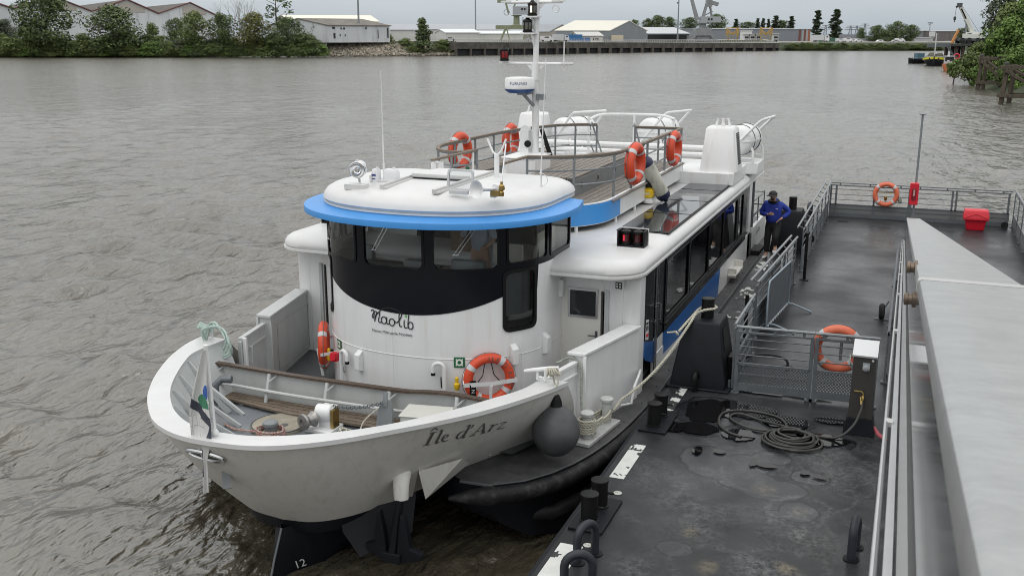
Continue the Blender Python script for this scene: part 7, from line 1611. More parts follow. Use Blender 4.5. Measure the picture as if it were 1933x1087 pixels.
for kd, px, yt, wd, yb, D, lab in (
 ('round', 1197, 38, 24, 62, 640, 'small dark round tree just right of the cream roofed hall'), ('round2', 1222, 36, 26, 62, 650, 'dark round tree at the left end of the distant tree row'), ('round', 1241, 30, 38, 60, 650, 'broad dark tree in the row left of the tall light mast'), ('round2', 1262, 33, 28, 60, 655, 'dark round tree just left of the tall light mast'), ('round', 1300, 34, 40, 60, 660, 'dark round tree behind the boom of the grey quay crane'), ('round2', 1350, 28, 44, 62, 660, 'big dark round tree right of the grey quay crane'),
 ('poplar', 1387, 37, 15, 60, 640, 'lone narrow poplar left of the first yellow frame'), ('round', 1410, 42, 36, 60, 660, 'round tree between the narrow poplars'), ('poplar', 1428, 36, 13, 62, 650, 'narrow poplar right of the round tree'), ('poplar', 1438, 36, 12, 62, 655, 'narrow poplar second in the close row'), ('poplar', 1448, 37, 10, 62, 658, 'thin poplar in the middle of the close row'), ('poplar', 1461, 31, 20, 62, 652, 'broader leaning poplar in the close row above the second yellow frame'), ('round', 1474, 39, 34, 62, 656, 'mid green round tree right of the leaning poplar'), ('poplar', 1491, 32, 18, 62, 650, 'last poplar of the row above the long grey hall'),
 ('poplar', 1539, 22, 24, 78, 560, 'tall dark poplar beside the striped end of the grey hall'), ('poplar', 1574, 20, 28, 78, 560, 'tallest dark poplar, standing alone over the far bank'),
 ('bush', 1623, 52, 24, 76, 580, 'brownish tree in front of the distant tanks'), ('round', 1652, 49, 40, 80, 575, 'dark round tree at the left of the clump before the grey depot'), ('round2', 1690, 42, 48, 80, 575, 'tallest dark tree of the clump before the grey depot'), ('round', 1717, 48, 34, 80, 575, 'green round tree at the right of the clump before the grey depot'), ('bush2', 1668, 55, 34, 80, 568, 'green rounded tree in front of the dark clump'), ('round', 1818, 53, 40, 84, 470, 'dark tree behind the mobile crane'), ('bush', 1240, 70, 14, 76, 480, 'tiny shrub on the quay'), ('bush2', 925, 58, 22, 72, 470, 'small tree by the long pale sheds, left of the green crane')):
    plant(kd, px, yt, wd, yb, D, lab, G2, None if kd == 'poplar' or px < 1600 else 0)
rn_ = random.Random(21)
for i in range(34):   # scrub along the far bank, one bush each
    px = 1488+i*8.6; D = 486+rn_.uniform(-1, 3); plant('bush' if i % 2 else 'bush2', px, rn_.uniform(79.5, 86), rn_.uniform(14, 26), 93.5, D, 'low green scrub bush on the far right bank of the river', 'scrub bushes on the far right bank', 1 if i % 3 else 0)
rn_ = random.Random(22)
for i in range(40):   # scrub at the waterline, then a second row up the slope
    px = 5+i*15.2; plant('bush' if i % 2 else 'bush2', px, rn_.uniform(78, 92), rn_.uniform(24, 40), 106, 334, 'low scrub at the waterline of the opposite bank', 'waterline scrub on the opposite bank', (0, 1, 1, 4, 0)[i % 5])
for i in range(26):
    px = 2+i*23.5+rn_.uniform(-6, 6); plant('bush2' if i % 2 else 'bush', px, rn_.uniform(62, 76), rn_.uniform(34, 56), 94, 341, 'scrub up the slope of the opposite bank, below the warehouse walls', 'scrub up the slope of the opposite bank', (1, 4, 0, 1, 3)[i % 5])
def bare_tree():
    rn = random.Random(4); D = 352; p = at(452, D, 0); p.z = zat(95, D); t = thing('bare_tree', p, 'leafless grey tree standing among the green trees of the opposite bank', 'tree'); mb = MB()
    def br(a, d, L, r, k):
        b = a+d*L; mb.tube([a, a.lerp(b, .5)+Vector((rn.uniform(-.1, .1), rn.uniform(-.1, .1), 0))*L*.3, b], [r, r*.8, r*.55], 5)
        if k == 0: return
        for _ in range(3 if k > 2 else 2):
            dd = (d+Vector((rn.uniform(-.6, .6), rn.uniform(-.6, .6), rn.uniform(0, .35)))).normalized(); br(b, dd, L*rn.uniform(.6, .85), r*.55, k-1)
    for k in range(3): br(Vector((0, 0, 0)), Vector((rn.uniform(-.3, .3), rn.uniform(-.3, .3), 1)).normalized(), 6., .28, 4)
    mb.build('branches', mat('dead_wood', (.28, .25, .21), .9), t)
bare_tree()
# ------------------------------------------------------------------ sheds
CORR = lambda n, c, st=.4: mat(n, c, .6, var=.08, vscale=.3, streak=((.5, .5, .03), tuple(x*.45 for x in c), st))
WWALL = CORR('stained_white_wall', (.60, .62, .64), .75); CEMR = mat('fibre_cement_roof', (.115, .102, .092), .9, var=.35, vscale=.25); CREAMR = mat('cream_roof', (.78, .74, .62), .6, var=.04, vscale=.1); GREYR = mat('grey_metal_roof', (.33, .35, .38), .5, var=.1, vscale=.1); GREYW = CORR('grey_metal_wall', (.25, .27, .29), .15); PALEW = CORR('pale_wall', (.55, .55, .53), .4); REDT = mat('red_verge', (.14, .05, .045), .7); BEIGEP = mat('beige_panel', (.38, .36, .32), .7)
def far_box(parent, o, A, Bv, dv, z0, ze, zr, wall_m, roof_m, ridge='along', name_w='wall', overh=.4):
    """A-B the front foot line, dv the depth vector; ridge along A-B or across"""
    mb = MB(); a0, b0 = Vector(A), Vector(Bv); c0, d0 = b0+dv, a0+dv; Z = lambda p, z: Vector((p.x, p.y, z))
    e = (b0-a0).normalized(); f = dv.normalized()
    if ridge == 'along':
        m0, m1 = (a0+d0)/2, (b0+c0)/2
        mb.add([Z(a0, z0), Z(b0, z0), Z(c0, z0), Z(d0, z0), Z(a0, ze), Z(b0, ze), Z(c0, ze), Z(d0, ze), Z(m0, zr), Z(m1, zr)], [(0, 1, 5, 4), (2, 3, 7, 6), (1, 2, 6, 9, 5), (3, 0, 4, 8, 7)])
        mb.build(name_w, wall_m, parent, o, 20); mb = MB(); g = overh
        k = (zr-ze)/((dv.length)/2)
        r = [Z(a0-e*g-f*g, ze-k*g+.15), Z(b0+e*g-f*g, ze-k*g+.15), Z(m1+e*g, zr+.15), Z(m0-e*g, zr+.15), Z(d0-e*g+f*g, ze-k*g+.15), Z(c0+e*g+f*g, ze-k*g+.15)]
        r2 = [p-Vector((0, 0, .25)) for p in r]; mb.add(r+r2, [(0, 1, 2, 3), (3, 2, 5, 4), (6, 9, 8, 7), (9, 10, 11, 8), (0, 6, 7, 1), (1, 7, 8, 2), (2, 8, 11, 5), (0, 3, 9, 6), (3, 4, 10, 9), (4, 5, 11, 10)])
    else:
        m0, m1 = (a0+b0)/2, (c0+d0)/2
        mb.add([Z(a0, z0), Z(b0, z0), Z(c0, z0), Z(d0, z0), Z(a0, ze), Z(b0, ze), Z(c0, ze), Z(d0, ze), Z(m0, zr), Z(m1, zr)], [(0, 1, 5, 8, 4), (2, 3, 7, 9, 6), (1, 2, 6, 5), (3, 0, 4, 7)])
        mb.build(name_w, wall_m, parent, o, 20); mb = MB(); g = overh; k = (zr-ze)/((b0-a0).length/2)
        r = [Z(a0-e*g-f*g, ze-k*g+.15), Z(m0-f*g, zr+.15), Z(b0+e*g-f*g, ze-k*g+.15), Z(d0-e*g+f*g, ze-k*g+.15), Z(m1+f*g, zr+.15), Z(c0+e*g+f*g, ze-k*g+.15)]
        r2 = [p-Vector((0, 0, .25)) for p in r]; mb.add(r+r2, [(0, 1, 4, 3), (1, 2, 5, 4), (6, 9, 10, 7), (7, 10, 11, 8), (0, 6, 7, 1), (1, 7, 8, 2), (3, 4, 10, 9), (4, 5, 11, 10), (0, 3, 9, 6), (2, 8, 11, 5)])
    mb.build('roof', roof_m, parent, o, 20)
def shed(label, pxa, Da, pxb, Db, ybase, yeave, yridge, depth, wall_m, roof_m, ridge='along', cat='warehouse', name='warehouse', group=None, lean=0.):
    A, Bv = at(pxa, Da, 0), at(pxb, Db, 0); e = (Bv-A).normalized(); f = Vector((-e.y, e.x, 0)); f = (f+e*lean).normalized()
    Dm = (Da+Db)/2; z0 = zat(ybase, Dm)-1.; ze = zat(yeave, Dm); Dr = Dm+(depth*.5 if ridge == 'along' else 0); zr = zat(yridge, Dr)
    o = ((A.x+Bv.x)/2, (A.y+Bv.y)/2, z0); t = thing(name, o, label, cat, group); far_box(t, o, A, Bv, f*depth, z0, ze, zr, wall_m, roof_m, ridge); return t, A, Bv, f, z0, ze, zr, o
def openings(t, o, A, Bv, f, items, m, name='window'):
    """items: fraction along, width m, z0, z1"""
    for fr, w_, z0, z1 in items:
        p = A.lerp(Bv, fr); e = (Bv-A).normalized(); mb = MB(); q = p-f*.06; mb.box((q.x, q.y, (z0+z1)/2), (w_, .12, z1-z0), atan2(e.y, e.x)); mb.build(name, m, t, o)
DARKO = mat('dark_opening', (.015, .016, .018), .4)
def multi_bay():
    # saw-tooth warehouse: gables face the river, ridges run back to the left
    D0, D1 = 352, 420; cols = [-112, 36, 181, 305, 416]; ds = [D0-10, D0+5, D0+24, D0+42, D1-8]
    pts = [at(x, d, 0) for x, d in zip(cols, ds)]; ridgey = [-6, -4, 0.5, 6.5]; valley = [14, 18, 23, 27, 32]
    o = (pts[2].x, pts[2].y, 4.4); t = thing('warehouse', o, 'long white saw tooth warehouse with four dark roofed gables on the opposite bank', 'warehouse'); back = (Vector((-1, .72, 0))).normalized()*120
    for i in range(4):
        a, b = pts[i], pts[i+1]; za, zb_ = zat(valley[i], ds[i]), zat(valley[i+1], ds[i+1]); m = a.lerp(b, .53); zr = zat(ridgey[i], (ds[i]+ds[i+1])/2); Z = lambda p, z: Vector((p.x, p.y, z))
        mb = MB(); mb.add([Z(a, 3.4), Z(b, 3.4), Z(b, zb_), Z(m, zr), Z(a, za)], [(0, 1, 2, 3, 4)]); 
        if i == 3: mb.add([Z(b, 3.4), Z(b+back, 3.4), Z(b+back, zb_), Z(b, zb_)], [(0, 1, 2, 3)])
        mb.build('gable_wall', WWALL, t, o, 15)
        up = Vector((0, 0, .25)); fr = (b-a).normalized().cross(Vector((0, 0, 1)))*.5
        mb = MB(); mb.add([Z(a, za)+up+fr, Z(m, zr)+up+fr, Z(m, zr)+up+back, Z(a, za)+up+back, Z(b, zb_)+up+fr, Z(b, zb_)+up+back], [(0, 1, 2, 3), (1, 4, 5, 2)]); mb.build('roof', CEMR, t, o, 15)
        mb = MB(); mb.bar(Z(a, za)+up+fr, Z(m, zr)+up+fr, .25, .4); mb.bar(Z(m, zr)+up+fr, Z(b, zb_)+up+fr, .25, .4); mb.build('verge_board', REDT, t, o)
        q0 = a.lerp(b, .50); q1 = a.lerp(b, .80); mb = MB(); zc = (zr+zb_)/2-.9; fo = (b-a).normalized().cross(Vector((0, 0, 1)))*.12
        mb.add([Z(a.lerp(b, .40), zc-1.1)+fo, Z(q1, zc-1.1)+fo, Z(q1, zc+.2)+fo, Z(m, zr-.6)+fo, Z(a.lerp(b, .40), zr-1.6)+fo], [(0, 1, 2, 3, 4)]); mb.build('gable_panel', BEIGEP, t, o)
multi_bay()
t, A, Bv, f, z0, ze, zr, o = shed('white shed with streaked walls and a dark low pitched roof above the stone slope', 622, 344, 737, 360, 75, 48.5, 37, 21, WWALL, mat('weathered_roof', (.20, .185, .165), .85, var=.3, vscale=.3), lean=-.75)
openings(t, o, A, Bv, f, [(.08, 1.0, zat(55, 345), zat(51, 345)), (.20, .5, zat(56, 345), zat(52.5, 345)), (.245, .7, zat(56, 345), zat(52.5, 345)), (.60, .6, zat(55.5, 350), zat(52, 350)), (.09, .7, zat(73, 345), zat(63, 345)), (.18, .3, zat(69, 345), zat(65, 345)), (.26, .3, zat(69, 345), zat(65, 345)), (.80, .25, zat(73, 356), zat(57, 356)), (.965, .5, zat(72, 358), zat(53, 358))], DARKO)
shed('long shed with a cream ridge roof behind the streaked white shed', 548, 430, 716, 440, 74, 41, 30, 30, CORR('off_white_wall', (.60, .60, .57), .2), CREAMR, lean=-.1)
S = 'pale industrial sheds along the quay'
for args in (('pale grey roofed shed left of the pointed tree', 738, 470, 800, 475, 72, 57, 46, 40, PALEW, GREYR), ('pale grey roofed shed between the pointed tree and the light mast', 812, 480, 868, 485, 72, 56, 46, 40, PALEW, GREYR), ('low white walled shed behind the quay edge vehicles', 842, 440, 905, 445, 74, 62, 56, 18, PALEW, mat('white_roof', (.66, .68, .69), .6)), ('long pale shed with grey roof right of the tall light mast', 868, 490, 985, 500, 72, 57, 47.5, 40, PALEW, GREYR), ('white lean-to shed in front of the long pale shed', 905, 455, 990, 460, 75, 64, 59, 14, CORR('lean_to_wall', (.58, .58, .55), .3), MATS['white_roof'])): shed(*args, group=S)
t, A, Bv, f, z0, ze, zr, o = shed('beige gabled shed just right of the ferry mast', 1036, 470, 1082, 480, 74, 60, 47, 18, CORR('beige_wall', (.34, .32, .29), .25), GREYR, ridge='across', group=S, lean=-1.4)
t, A, Bv, f, z0, ze, zr, o = shed('large hall with a cream roof and a plain grey gable facing the quay', 1150, 448, 1219, 462, 77, 58, 40, 24, GREYW, mat('cream_hall_roof', (.74, .72, .64), .55, var=.04, vscale=.1), ridge='across', lean=-1.9)
t, A, Bv, f, z0, ze, zr, o = shed('open fronted grey canopy shed beside the grey quay crane', 1222, 470, 1300, 482, 77, 64, 52.5, 24, GREYW, mat('pale_canopy_roof', (.45, .47, .49), .5), group=S); openings(t, o, A, Bv, f, [(.22, 11, z0+1.2, ze-.6), (.58, 7, z0+1.2, ze-.6), (.84, 4.5, z0+1.2, ze-.6)], DARKO, 'open_bay')
t, A, Bv, f, z0, ze, zr, o = shed('small white arched hut with blue doors on the quay', 1092, 424, 1137, 428, 79, 68, 61, 9, mat('hut_wall', (.66, .64, .58), .6), mat('hut_roof', (.50, .50, .48), .6)); openings(t, o, A, Bv, f, [(.05, 1.5, z0+1., ze-.8), (.16, 1.5, z0+1., ze-.8), (.32, 1.5, z0+1., ze-.8), (.42, 1.2, z0+1., ze-.8)], mat('blue_door', (.03, .16, .42), .5), 'door')
openings(t, o, A, Bv, f, [(.62, .5, ze-1.8, ze-1.), (.72, .5, ze-1.8, ze-1.), (.80, .5, ze-1.8, ze-1.)], DARKO)
t, A, Bv, f, z0, ze, zr, o = shed('long flat grey hall ending in brown and grey stripes', 1330, 585, 1528, 610, 79, 55.5, 54.5, 40, mat('blue_grey_cladding', (.20, .215, .24), .5), GREYR)
for k, (fr, c) in enumerate(((.895, (.16, .06, .045)), (.925, (.30, .31, .32)), (.945, (.17, .06, .045)), (.965, (.33, .33, .34)), (.985, (.30, .11, .06)))): openings(t, o, A, Bv, f, [(fr, 1.5, z0+.5, ze-.1)], mat('stripe_%d' % k, c, .6), 'cladding_stripe')
shed('grey depot with a white panel beyond the dark tree clump', 1728, 640, 1806, 650, 80, 59, 58, 30, mat('depot_grey', (.30, .32, .33), .6), GREYR); t, A, Bv, f, z0, ze, zr, o = shed('brown striped depot section beside the white panel', 1764, 630, 1812, 634, 80, 59.5, 58.8, 20, mat('depot_brown', (.19, .17, .165), .6, var=.5, vscale=.35, stretch=(1, 1, .02)), GREYR); openings(t, o, A, Bv, f, [(-.14, 4.2, ze-3.2, ze-.2)], WB, 'sign_panel')
shed('low pale wall building in front of the grey depot', 1724, 600, 1760, 604, 82, 72, 71.5, 12, mat('pale_low_wall', (.42, .43, .43), .7), GREYR, name='building', cat='building'); shed('low white building behind the far bank hedge', 1612, 575, 1650, 578, 80, 74, 73, 10, WB, GREYR, name='building', cat='building'); shed('low dark roofed building beside the tallest poplar', 1586, 590, 1622, 592, 78, 72, 66, 14, PALEW, mat('slate_roof', (.06, .065, .08), .7), name='building', cat='building')
# container offices and yellow frames
for k, (a, b, yb, yt, lab) in enumerate(((1398, 1418, 80, 58, 'tall white block of stacked cabins behind the first yellow frame'), (1403, 1413, 80.5, 65.5, 'white cabin with dark windows, leftmost of the low cabin row'), (1414, 1424, 80.5, 65.5, 'white cabin with dark windows, second of the low cabin row'), (1425, 1436, 80.5, 65.5, 'white cabin with dark windows, third of the low cabin row, beside the second yellow frame'), (1458, 1468, 80.5, 65, 'white cabin with a dark window standing alone right of the second yellow frame'))):
    t, A, Bv, f, z0, ze, zr, o = shed(lab, a, 500+8*(k == 0)*4, b, 500+8*(k == 0)*4, yb, yt, yt-.2, 2.6, mat('cabin_white', (.62, .63, .62), .6), mat('cabin_roof', (.5, .5, .5), .6), name='site_cabin', cat='cabin', group='white site cabins on the quay')
    if k: openings(t, o, A, Bv, f, [(.35, .9, z0+1.4, z0+2.3), (.35, .9, z0+2.9, z0+3.8), (.72, .9, z0+1.4, z0+2.3), (.72, .9, z0+2.9, z0+3.8)], DARKO)
YEL2 = mat('frame_yellow', (.52, .30, .03), .6)
for px, lab in ((1382, 'yellow steel hopper frame, left of the white cabins'), (1445, 'yellow steel hopper frame between the white cabins')):
    p = at(px, 494, 3.8); t = thing('hopper_frame', p, lab, 'steel frame', 'yellow steel frames on the quay'); mb = MB(); h = zat(53.5, 494)-3.8; w_ = 2.6
    for x in (-w_, w_):
        for y in (-2, 2): mb.bar((x, y, h*.45), (x, y, h), .3); mb.bar((x, y, h*.97), (0, y, h*.5), .25)
    for z in (h, h*.62): 
        for y in (-2, 2): mb.bar((-w_, y, z), (w_, y, z), .35)
        for x in (-w_, w_): mb.bar((x, -2, z), (x, 2, z), .35)
    mb.build('hopper', YEL2, t); mb = MB()
    for x in (-2.2, 2.2):
        for y in (-2, 2): mb.bar((x, y, 0), (x, y, h*.62), .3)
    mb.bar((-2.2, -2, .5), (2.2, -2, h*.5), .2); mb.bar((2.2, -2, .5), (-2.2, -2, h*.5), .2); mb.build('legs', mat('frame_grey_yellow', (.35, .28, .14), .6), t)
# ------------------------------------------------------------------ quay
def quay():
    cols = [(862, 363), (980, 382), (1100, 411), (1220, 436), (1340, 461), (1470, 485)]; P = [at(x, d, 0) for x, d in cols]; P = resample(P, 60); top = 4.4
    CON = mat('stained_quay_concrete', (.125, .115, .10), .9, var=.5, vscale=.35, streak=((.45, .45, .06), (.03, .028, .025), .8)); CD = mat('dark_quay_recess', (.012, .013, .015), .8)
    o = tuple(P[30]); t = thing('quay_wall', o, 'long dark stained concrete quay wall with square recesses on the opposite bank', 'quay')
    mb = MB(); Z = lambda p, z: Vector((p.x, p.y, z-(1.15*max(0, min(1, (p.x+155)/95)) if z > 1.5 else 0))); nb = lambda i: (lambda d: Vector((-d.y, d.x, 0)))((P[min(i+1, 59)]-P[max(i-1, 0)]).normalized())
    back = [p+nb(i)*.9 for i, p in enumerate(P)]; far = [p+nb(i)*14 for i, p in enumerate(P)]
    mb.loft([[Z(p, 2.1) for p in P], [Z(p, top) for p in P], [Z(p, top) for p in far]], closed=False); mb.loft([[Z(p, 2.1) for p in P], [Z(p, 2.1) for p in back]], closed=False); mb.add([Z(P[-1], -1), Z(P[-1], top), Z(far[-1], top), Z(far[-1], -1)], [(0, 1, 2, 3)]); mb.add([Z(P[0], 2.1), Z(P[0], top), Z(far[0], top), Z(far[0], -1)], [(0, 1, 2, 3)]); mb.build('quay_face', CON, t, o, 20)
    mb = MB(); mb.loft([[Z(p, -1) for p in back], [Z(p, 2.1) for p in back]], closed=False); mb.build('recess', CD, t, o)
    mb = MB()
    for i in range(0, 60, 2):
        p = P[i]; d = (P[min(i+1, 59)]-P[max(i-1, 0)]).normalized(); c = p+nb(i)*.35; mb.box((c.x, c.y, .8), (1.5 if i > 14 else .7, .9, 3.4), atan2(d.y, d.x))
    mb.build('quay_pier', CON, t, o)
    mb = MB(); mb.tube([Z(p, top+.06) for p in P], .14, 5); mb.build('kerb', PALEW, t, o)
    t2 = thing('quay_railing', (o[0], o[1], top), 'thin pale railing along the top of the quay wall', 'railing'); o2 = (o[0], o[1], top); mb = MB(); q = [p+nb(i)*1.2 for i, p in enumerate(P)]
    Q = resample(q, 180)
    for p in Q: mb.bar(Z(p, top), Z(p, top+1.2), .12)
    for z in (.6, 1.2): mb.tube([Z(p, top+z) for p in Q[::4]], .06, 4)
    mb.build('railing_grille', PALEW, t2, o2)
    # stone slope
    rn = random.Random(2); mb = MB()
    for k in range(2600):
        px = rn.uniform(618, 868); fr = rn.random(); D = 343+ (px-618)*.085; zt_ = zat(77, D) if px < 745 else zat(84+ (px-745)*.10, D); z = .1+(zt_-.1)*fr; p = at(px, D+1.0+10*fr, z); s = rn.uniform(.25, .75)
        R = Matrix.Rotation(rn.uniform(0, 6.3), 3, Vector((rn.random(), rn.random(), rn.random()+.1)).normalized()); mb.box(p, (s*1.3, s, s*.8), R=R)
    tag(mb.build('rubble', mat('riprap', (.30, .265, .215), .9, island=.5)), 'slope of pale tumbled stones below the white shed', 'stones', kind='stuff')
quay()
# ------------------------------------------------------------------ masts and cranes
for px, D, yt, r, lab in ((678.5, 355, -25, .42, 'thick grey light mast rising behind the streaked white shed'), (898, 470, -25, .38, 'tall grey light mast behind the long pale sheds'), (1278.5, 470, -25, .36, 'tall grey light mast beside the grey quay crane'), (985*.0+1753, 640, 44, .3, 'short lamp mast above the grey depot')):
    p = at(px, D, 4.0); z1 = zat(yt, D); t = thing('light_mast', p, lab, 'mast', 'tall light masts'); mb = MB(); mb.tube([(0, 0, 0), (0, 0, z1-4)], [r, r*.6], 10); mb.build('pole', GALV, t); mb = MB(); mb.box((0, 0, z1-4), (3, .4, .6)); mb.box((-.6, 0, (zat(6, D)-4) if px > 1200 and px < 1300 else z1-5), (.5, .3, .7)); mb.build('lamp_head', GALVD, t)
def quay_crane(px, D, lab, leg_m, cab_m, kind):
    zb = 4.0; p = at(px, D, zb); t = thing('quay_crane', p, lab, 'crane', 'portal cranes on the quay'); t.rotation_euler = (0, 0, YAW); s = D/F_PX
    y2z = lambda y: zat(y, D)-zb
    mb = MB()
    if kind == 0:
        zt_ = y2z(52)
        for sx in (-1, 1):
            for sy in (-3, 3):
                mb.bar((sx*4.2, sy, zt_), (sx*6.8, sy, 0), .7, .8)
                mb.bar((sx*4.2, sy, zt_), (sx*2.6, sy, .2), .45, .5)
        for sy in (-3, 3): mb.bar((-8.5, sy, zt_), (8.5, sy, zt_), .8, 1.5)
        for sx in (-7, 7): mb.bar((sx, -3, zt_), (sx, 3, zt_), .8, 1.4)
        mb.build('portal', leg_m, t); mb = MB(); mb.lathe([(2.0, zt_), (2.0, zt_+.8), (1.3, zt_+1.2), (1.2, y2z(31)), (2.2, y2z(30)), (2.2, y2z(29))], (0, 0, 0), n=18); mb.tube([(2.4, 0, zt_), (2.6, 0, y2z(33))], .15, 5); mb.build('column', leg_m, t)
        mb = MB(); mb.box((2.2, 0, (y2z(28)+y2z(13))/2), (7.5, 4.5, y2z(13)-y2z(28))); mb.build('machine_house', cab_m, t)
        mb = MB()
        for x in (2.2, 3.3): mb.box((x, -2.28, y2z(18)), (.7, .1, .8))
        mb.build('window', DARKO, t); mb = MB()
        for sy in (-1.6, 1.6): mb.bar((-3.2, sy, y2z(26)), (-6.5, sy, y2z(-30)), .6, .8); mb.bar((-1.2, sy, y2z(14)), (3.0, sy, y2z(-24)), .5, .6)
        for k in range(6): mb.bar((-3.2-.5*k, -1.6, y2z(26-9*k)), (-3.2-.5*k-.3, 1.6, y2z(22-9*k)), .2)
        mb.box((-6.5, 0, y2z(3)), (2.6, 2.4, 1.2)); mb.build('jib', leg_m, t); mb = MB(); mb.torus((-4.0, -1.8, y2z(24)), 1.1, .15, (0, 1, 0), 20, 6); mb.build('sheave', cab_m, t)
    else:
        zt_ = y2z(64)
        for sx in (-1, 1):
            for sy in (-3, 3): mb.bar((sx*2.5, sy, zt_), (sx*7.0, sy, 0), .8, .9); mb.bar((sx*3.6, sy, zt_*.75), (sx*4.6, sy, 0), .5)
        mb.box((0, 0, zt_+.7), (7.5, 7, 3.2)); mb.box((0, 0, zt_-2.4), (6, 5.5, 3.2)); mb.bar((-7, -3, .4), (7, -3, .4), .6); mb.build('portal', leg_m, t)
        mb = MB(); mb.lathe([(2.6, zt_+1.5), (2.4, zt_+2.4), (1.7, zt_+2.6), (1.6, y2z(46)), (2.8, y2z(45)), (2.8, y2z(43.5))], (0, 0, 0), n=18); mb.build('column', leg_m, t)
        mb = MB(); mb.box((3.2, 0, (y2z(43)+y2z(32))/2), (9, 5, y2z(32)-y2z(43))); mb.build('machine_house', cab_m, t); mb = MB(); mb.box((2.2, -2.55, y2z(37)), (.8, .1, .9)); mb.box((3.5, -2.55, y2z(37)), (.8, .1, .9)); mb.build('window', DARKO, t)
        mb = MB(); mb.loft([[(x0, sy, z) for x0, sy, z in ((-3.4, -1.4, y2z(38)), (-1.8, -1.4, y2z(38)), (-1.8, 1.4, y2z(38)), (-3.4, 1.4, y2z(38)))], [(x0, sy, z) for x0, sy, z in ((-8.2, -.6, y2z(-30)), (-7.2, -.6, y2z(-30)), (-7.2, .6, y2z(-30)), (-8.2, .6, y2z(-30)))]], True, True, True); mb.build('boom', leg_m, t)
        mb = MB()
        for sy in (-1.2, 1.2): mb.bar((-.5, sy, y2z(40)), (2.2, sy, y2z(-4)), .7, .9); mb.bar((4, sy, y2z(33)), (2.2, sy, y2z(-4)), .5); mb.bar((.6, sy, y2z(30)), (4.2, sy, y2z(22)), .35); mb.bar((2.4, sy, y2z(4)), (6.5, sy, y2z(9)), .8, 1.5)
        mb.box((2.4, 0, y2z(6)), (2.6, 3, 3.5)); mb.build('tower_frame', leg_m, t)
quay_crane(975, 420, 'greenish portal crane with a grey machine house behind the ferry mast', mat('crane_green', (.26, .28, .18), .6, var=.2, vscale=.4), mat('crane_grey', (.36, .38, .40), .5), 0)
quay_crane(1325, 470, 'all grey portal crane with a raised boom beside the tall light mast', mat('crane_pale', (.27, .28, .29), .55, var=.2, vscale=.4), MATS['crane_grey'], 1)
# ------------------------------------------------------------------ small vehicles on the far side
def vehicle(px, D, ybase, L, Hh, col, lab, kind='car', group='cars and vans parked beyond the river'):
    z = zat(ybase, D); p = at(px, D, z); t = thing('truck' if kind == 'truck' else 'car', p, lab, 'truck' if kind == 'truck' else 'car', group); t.rotation_euler = (0, 0, YAW+.1); m = mat('car_%02d_%02d_%02d' % tuple(int(c*99) for c in col), col, .35, coat=.3)
    mb = MB(); W = 1.8 if kind != 'truck' else 2.5
    if kind == 'car': prof = [(-.5, .18), (-.5, .55), (-.42, .62), (-.25, .98), (.18, 1.0), (.34, .64), (.5, .52), (.5, .18)]
    elif kind == 'van': prof = [(-.5, .15), (-.5, .98), (.25, 1.0), (.42, .58), (.5, .5), (.5, .15)]
    else: prof = [(.22, .14), (.22, .86), (.44, .86), (.5, .55), (.5, .14)]
    mb.loft([[(x*L, y, z_*Hh) for x, z_ in prof] for y in (-W/2, W/2)], True, True, True); mb.build('body', m, t, bevel=.04)
    if kind == 'truck': mb = MB(); mb.box((-.16*L, 0, Hh*.6), (.66*L, W, Hh*.78)); mb.build('cargo_box', WB, t)
    for x in (-.32, .32):
        for y in (-W/2, W/2): mb = MB(); mb.lathe([(.1, -.1), (.36, -.1), (.36, .1), (.1, .1)], (x*L, y, .36), (0, 1, 0), 14); mb.build('wheel', RUBBER, t)
    mb = MB()
    if kind != 'truck': mb.box((-.02*L, -W/2-.005, Hh*.78), (L*.34, .02, Hh*.2)); 
    else: mb.box((.36*L, -W/2-.005, Hh*.70), (L*.10, .02, Hh*.18))
    mb.build('window', DARKO, t)
for px, D, yb, L, Hh, c, lab, kd in ((1032, 395, 79.5, 5, 2.2, (.7, .7, .7), 'white van on the quay right of the ferry mast', 'van'), (1058, 400, 79.5, 6.5, 2.9, (.62, .64, .66), 'white box truck on the quay beside the blue container', 'truck'), (1003, 398, 79.5, 4.3, 1.5, (.35, .36, .38), 'grey car on the quay left of the white van', 'car'), (850, 392, 78, 4.3, 1.5, (.5, .5, .5), 'silver car at the left end of the quay', 'car'), (1548, 545, 79.5, 9, 3.6, (.7, .7, .7), 'white lorry between the tall poplars', 'truck'), (1600, 548, 80, 5, 2.2, (.72, .72, .72), 'white van right of the tallest poplar', 'van'), (1586, 548, 80, 5, 2.0, (.6, .62, .62), 'pale van beside the tallest poplar', 'van'), (1661, 545, 81.5, 4.4, 1.6, (.75, .75, .75), 'white car on the far bank road', 'car'), (1690, 548, 81, 4.4, 1.5, (.4, .4, .4), 'grey car on the far bank road', 'car'), (1698, 550, 80, 5, 2.1, (.7, .7, .7), 'white van in front of the tall tree clump', 'van'), (1620, 552, 80, 4.4, 1.5, (.65, .65, .65), 'pale car beside the low white building', 'car')): vehicle(px, D, yb, L, Hh, c, lab, kd)
for px, D, yb, L, Hh, c, lab in ((1085, 418, 79, 6, 2.8, (.04, .16, .36), 'small blue container beside the arched hut'), (1562, 552, 80, 10, 2.2, (.06, .14, .10), 'long green container behind the white lorry'), (1048*0+1165, 445, 77.5, 5, 2.4, (.62, .55, .42), 'pale beige crate stack by the canopy shed')):
    p = at(px, D, zat(yb, D)); mb = MB(); mb.box(p+Vector((0, 0, Hh/2)), (L, 2.4, Hh), YAW)
    for k in range(9): q = p+RT*(L*(k/8-.5)*.98); mb.box(q+Vector((0, -.02, Hh/2))-FH*1.2, (.12, .12, Hh*.96), YAW)
    tag(mb.build('container', mat('cont_%d' % px, c, .5), o=p), lab, 'container')
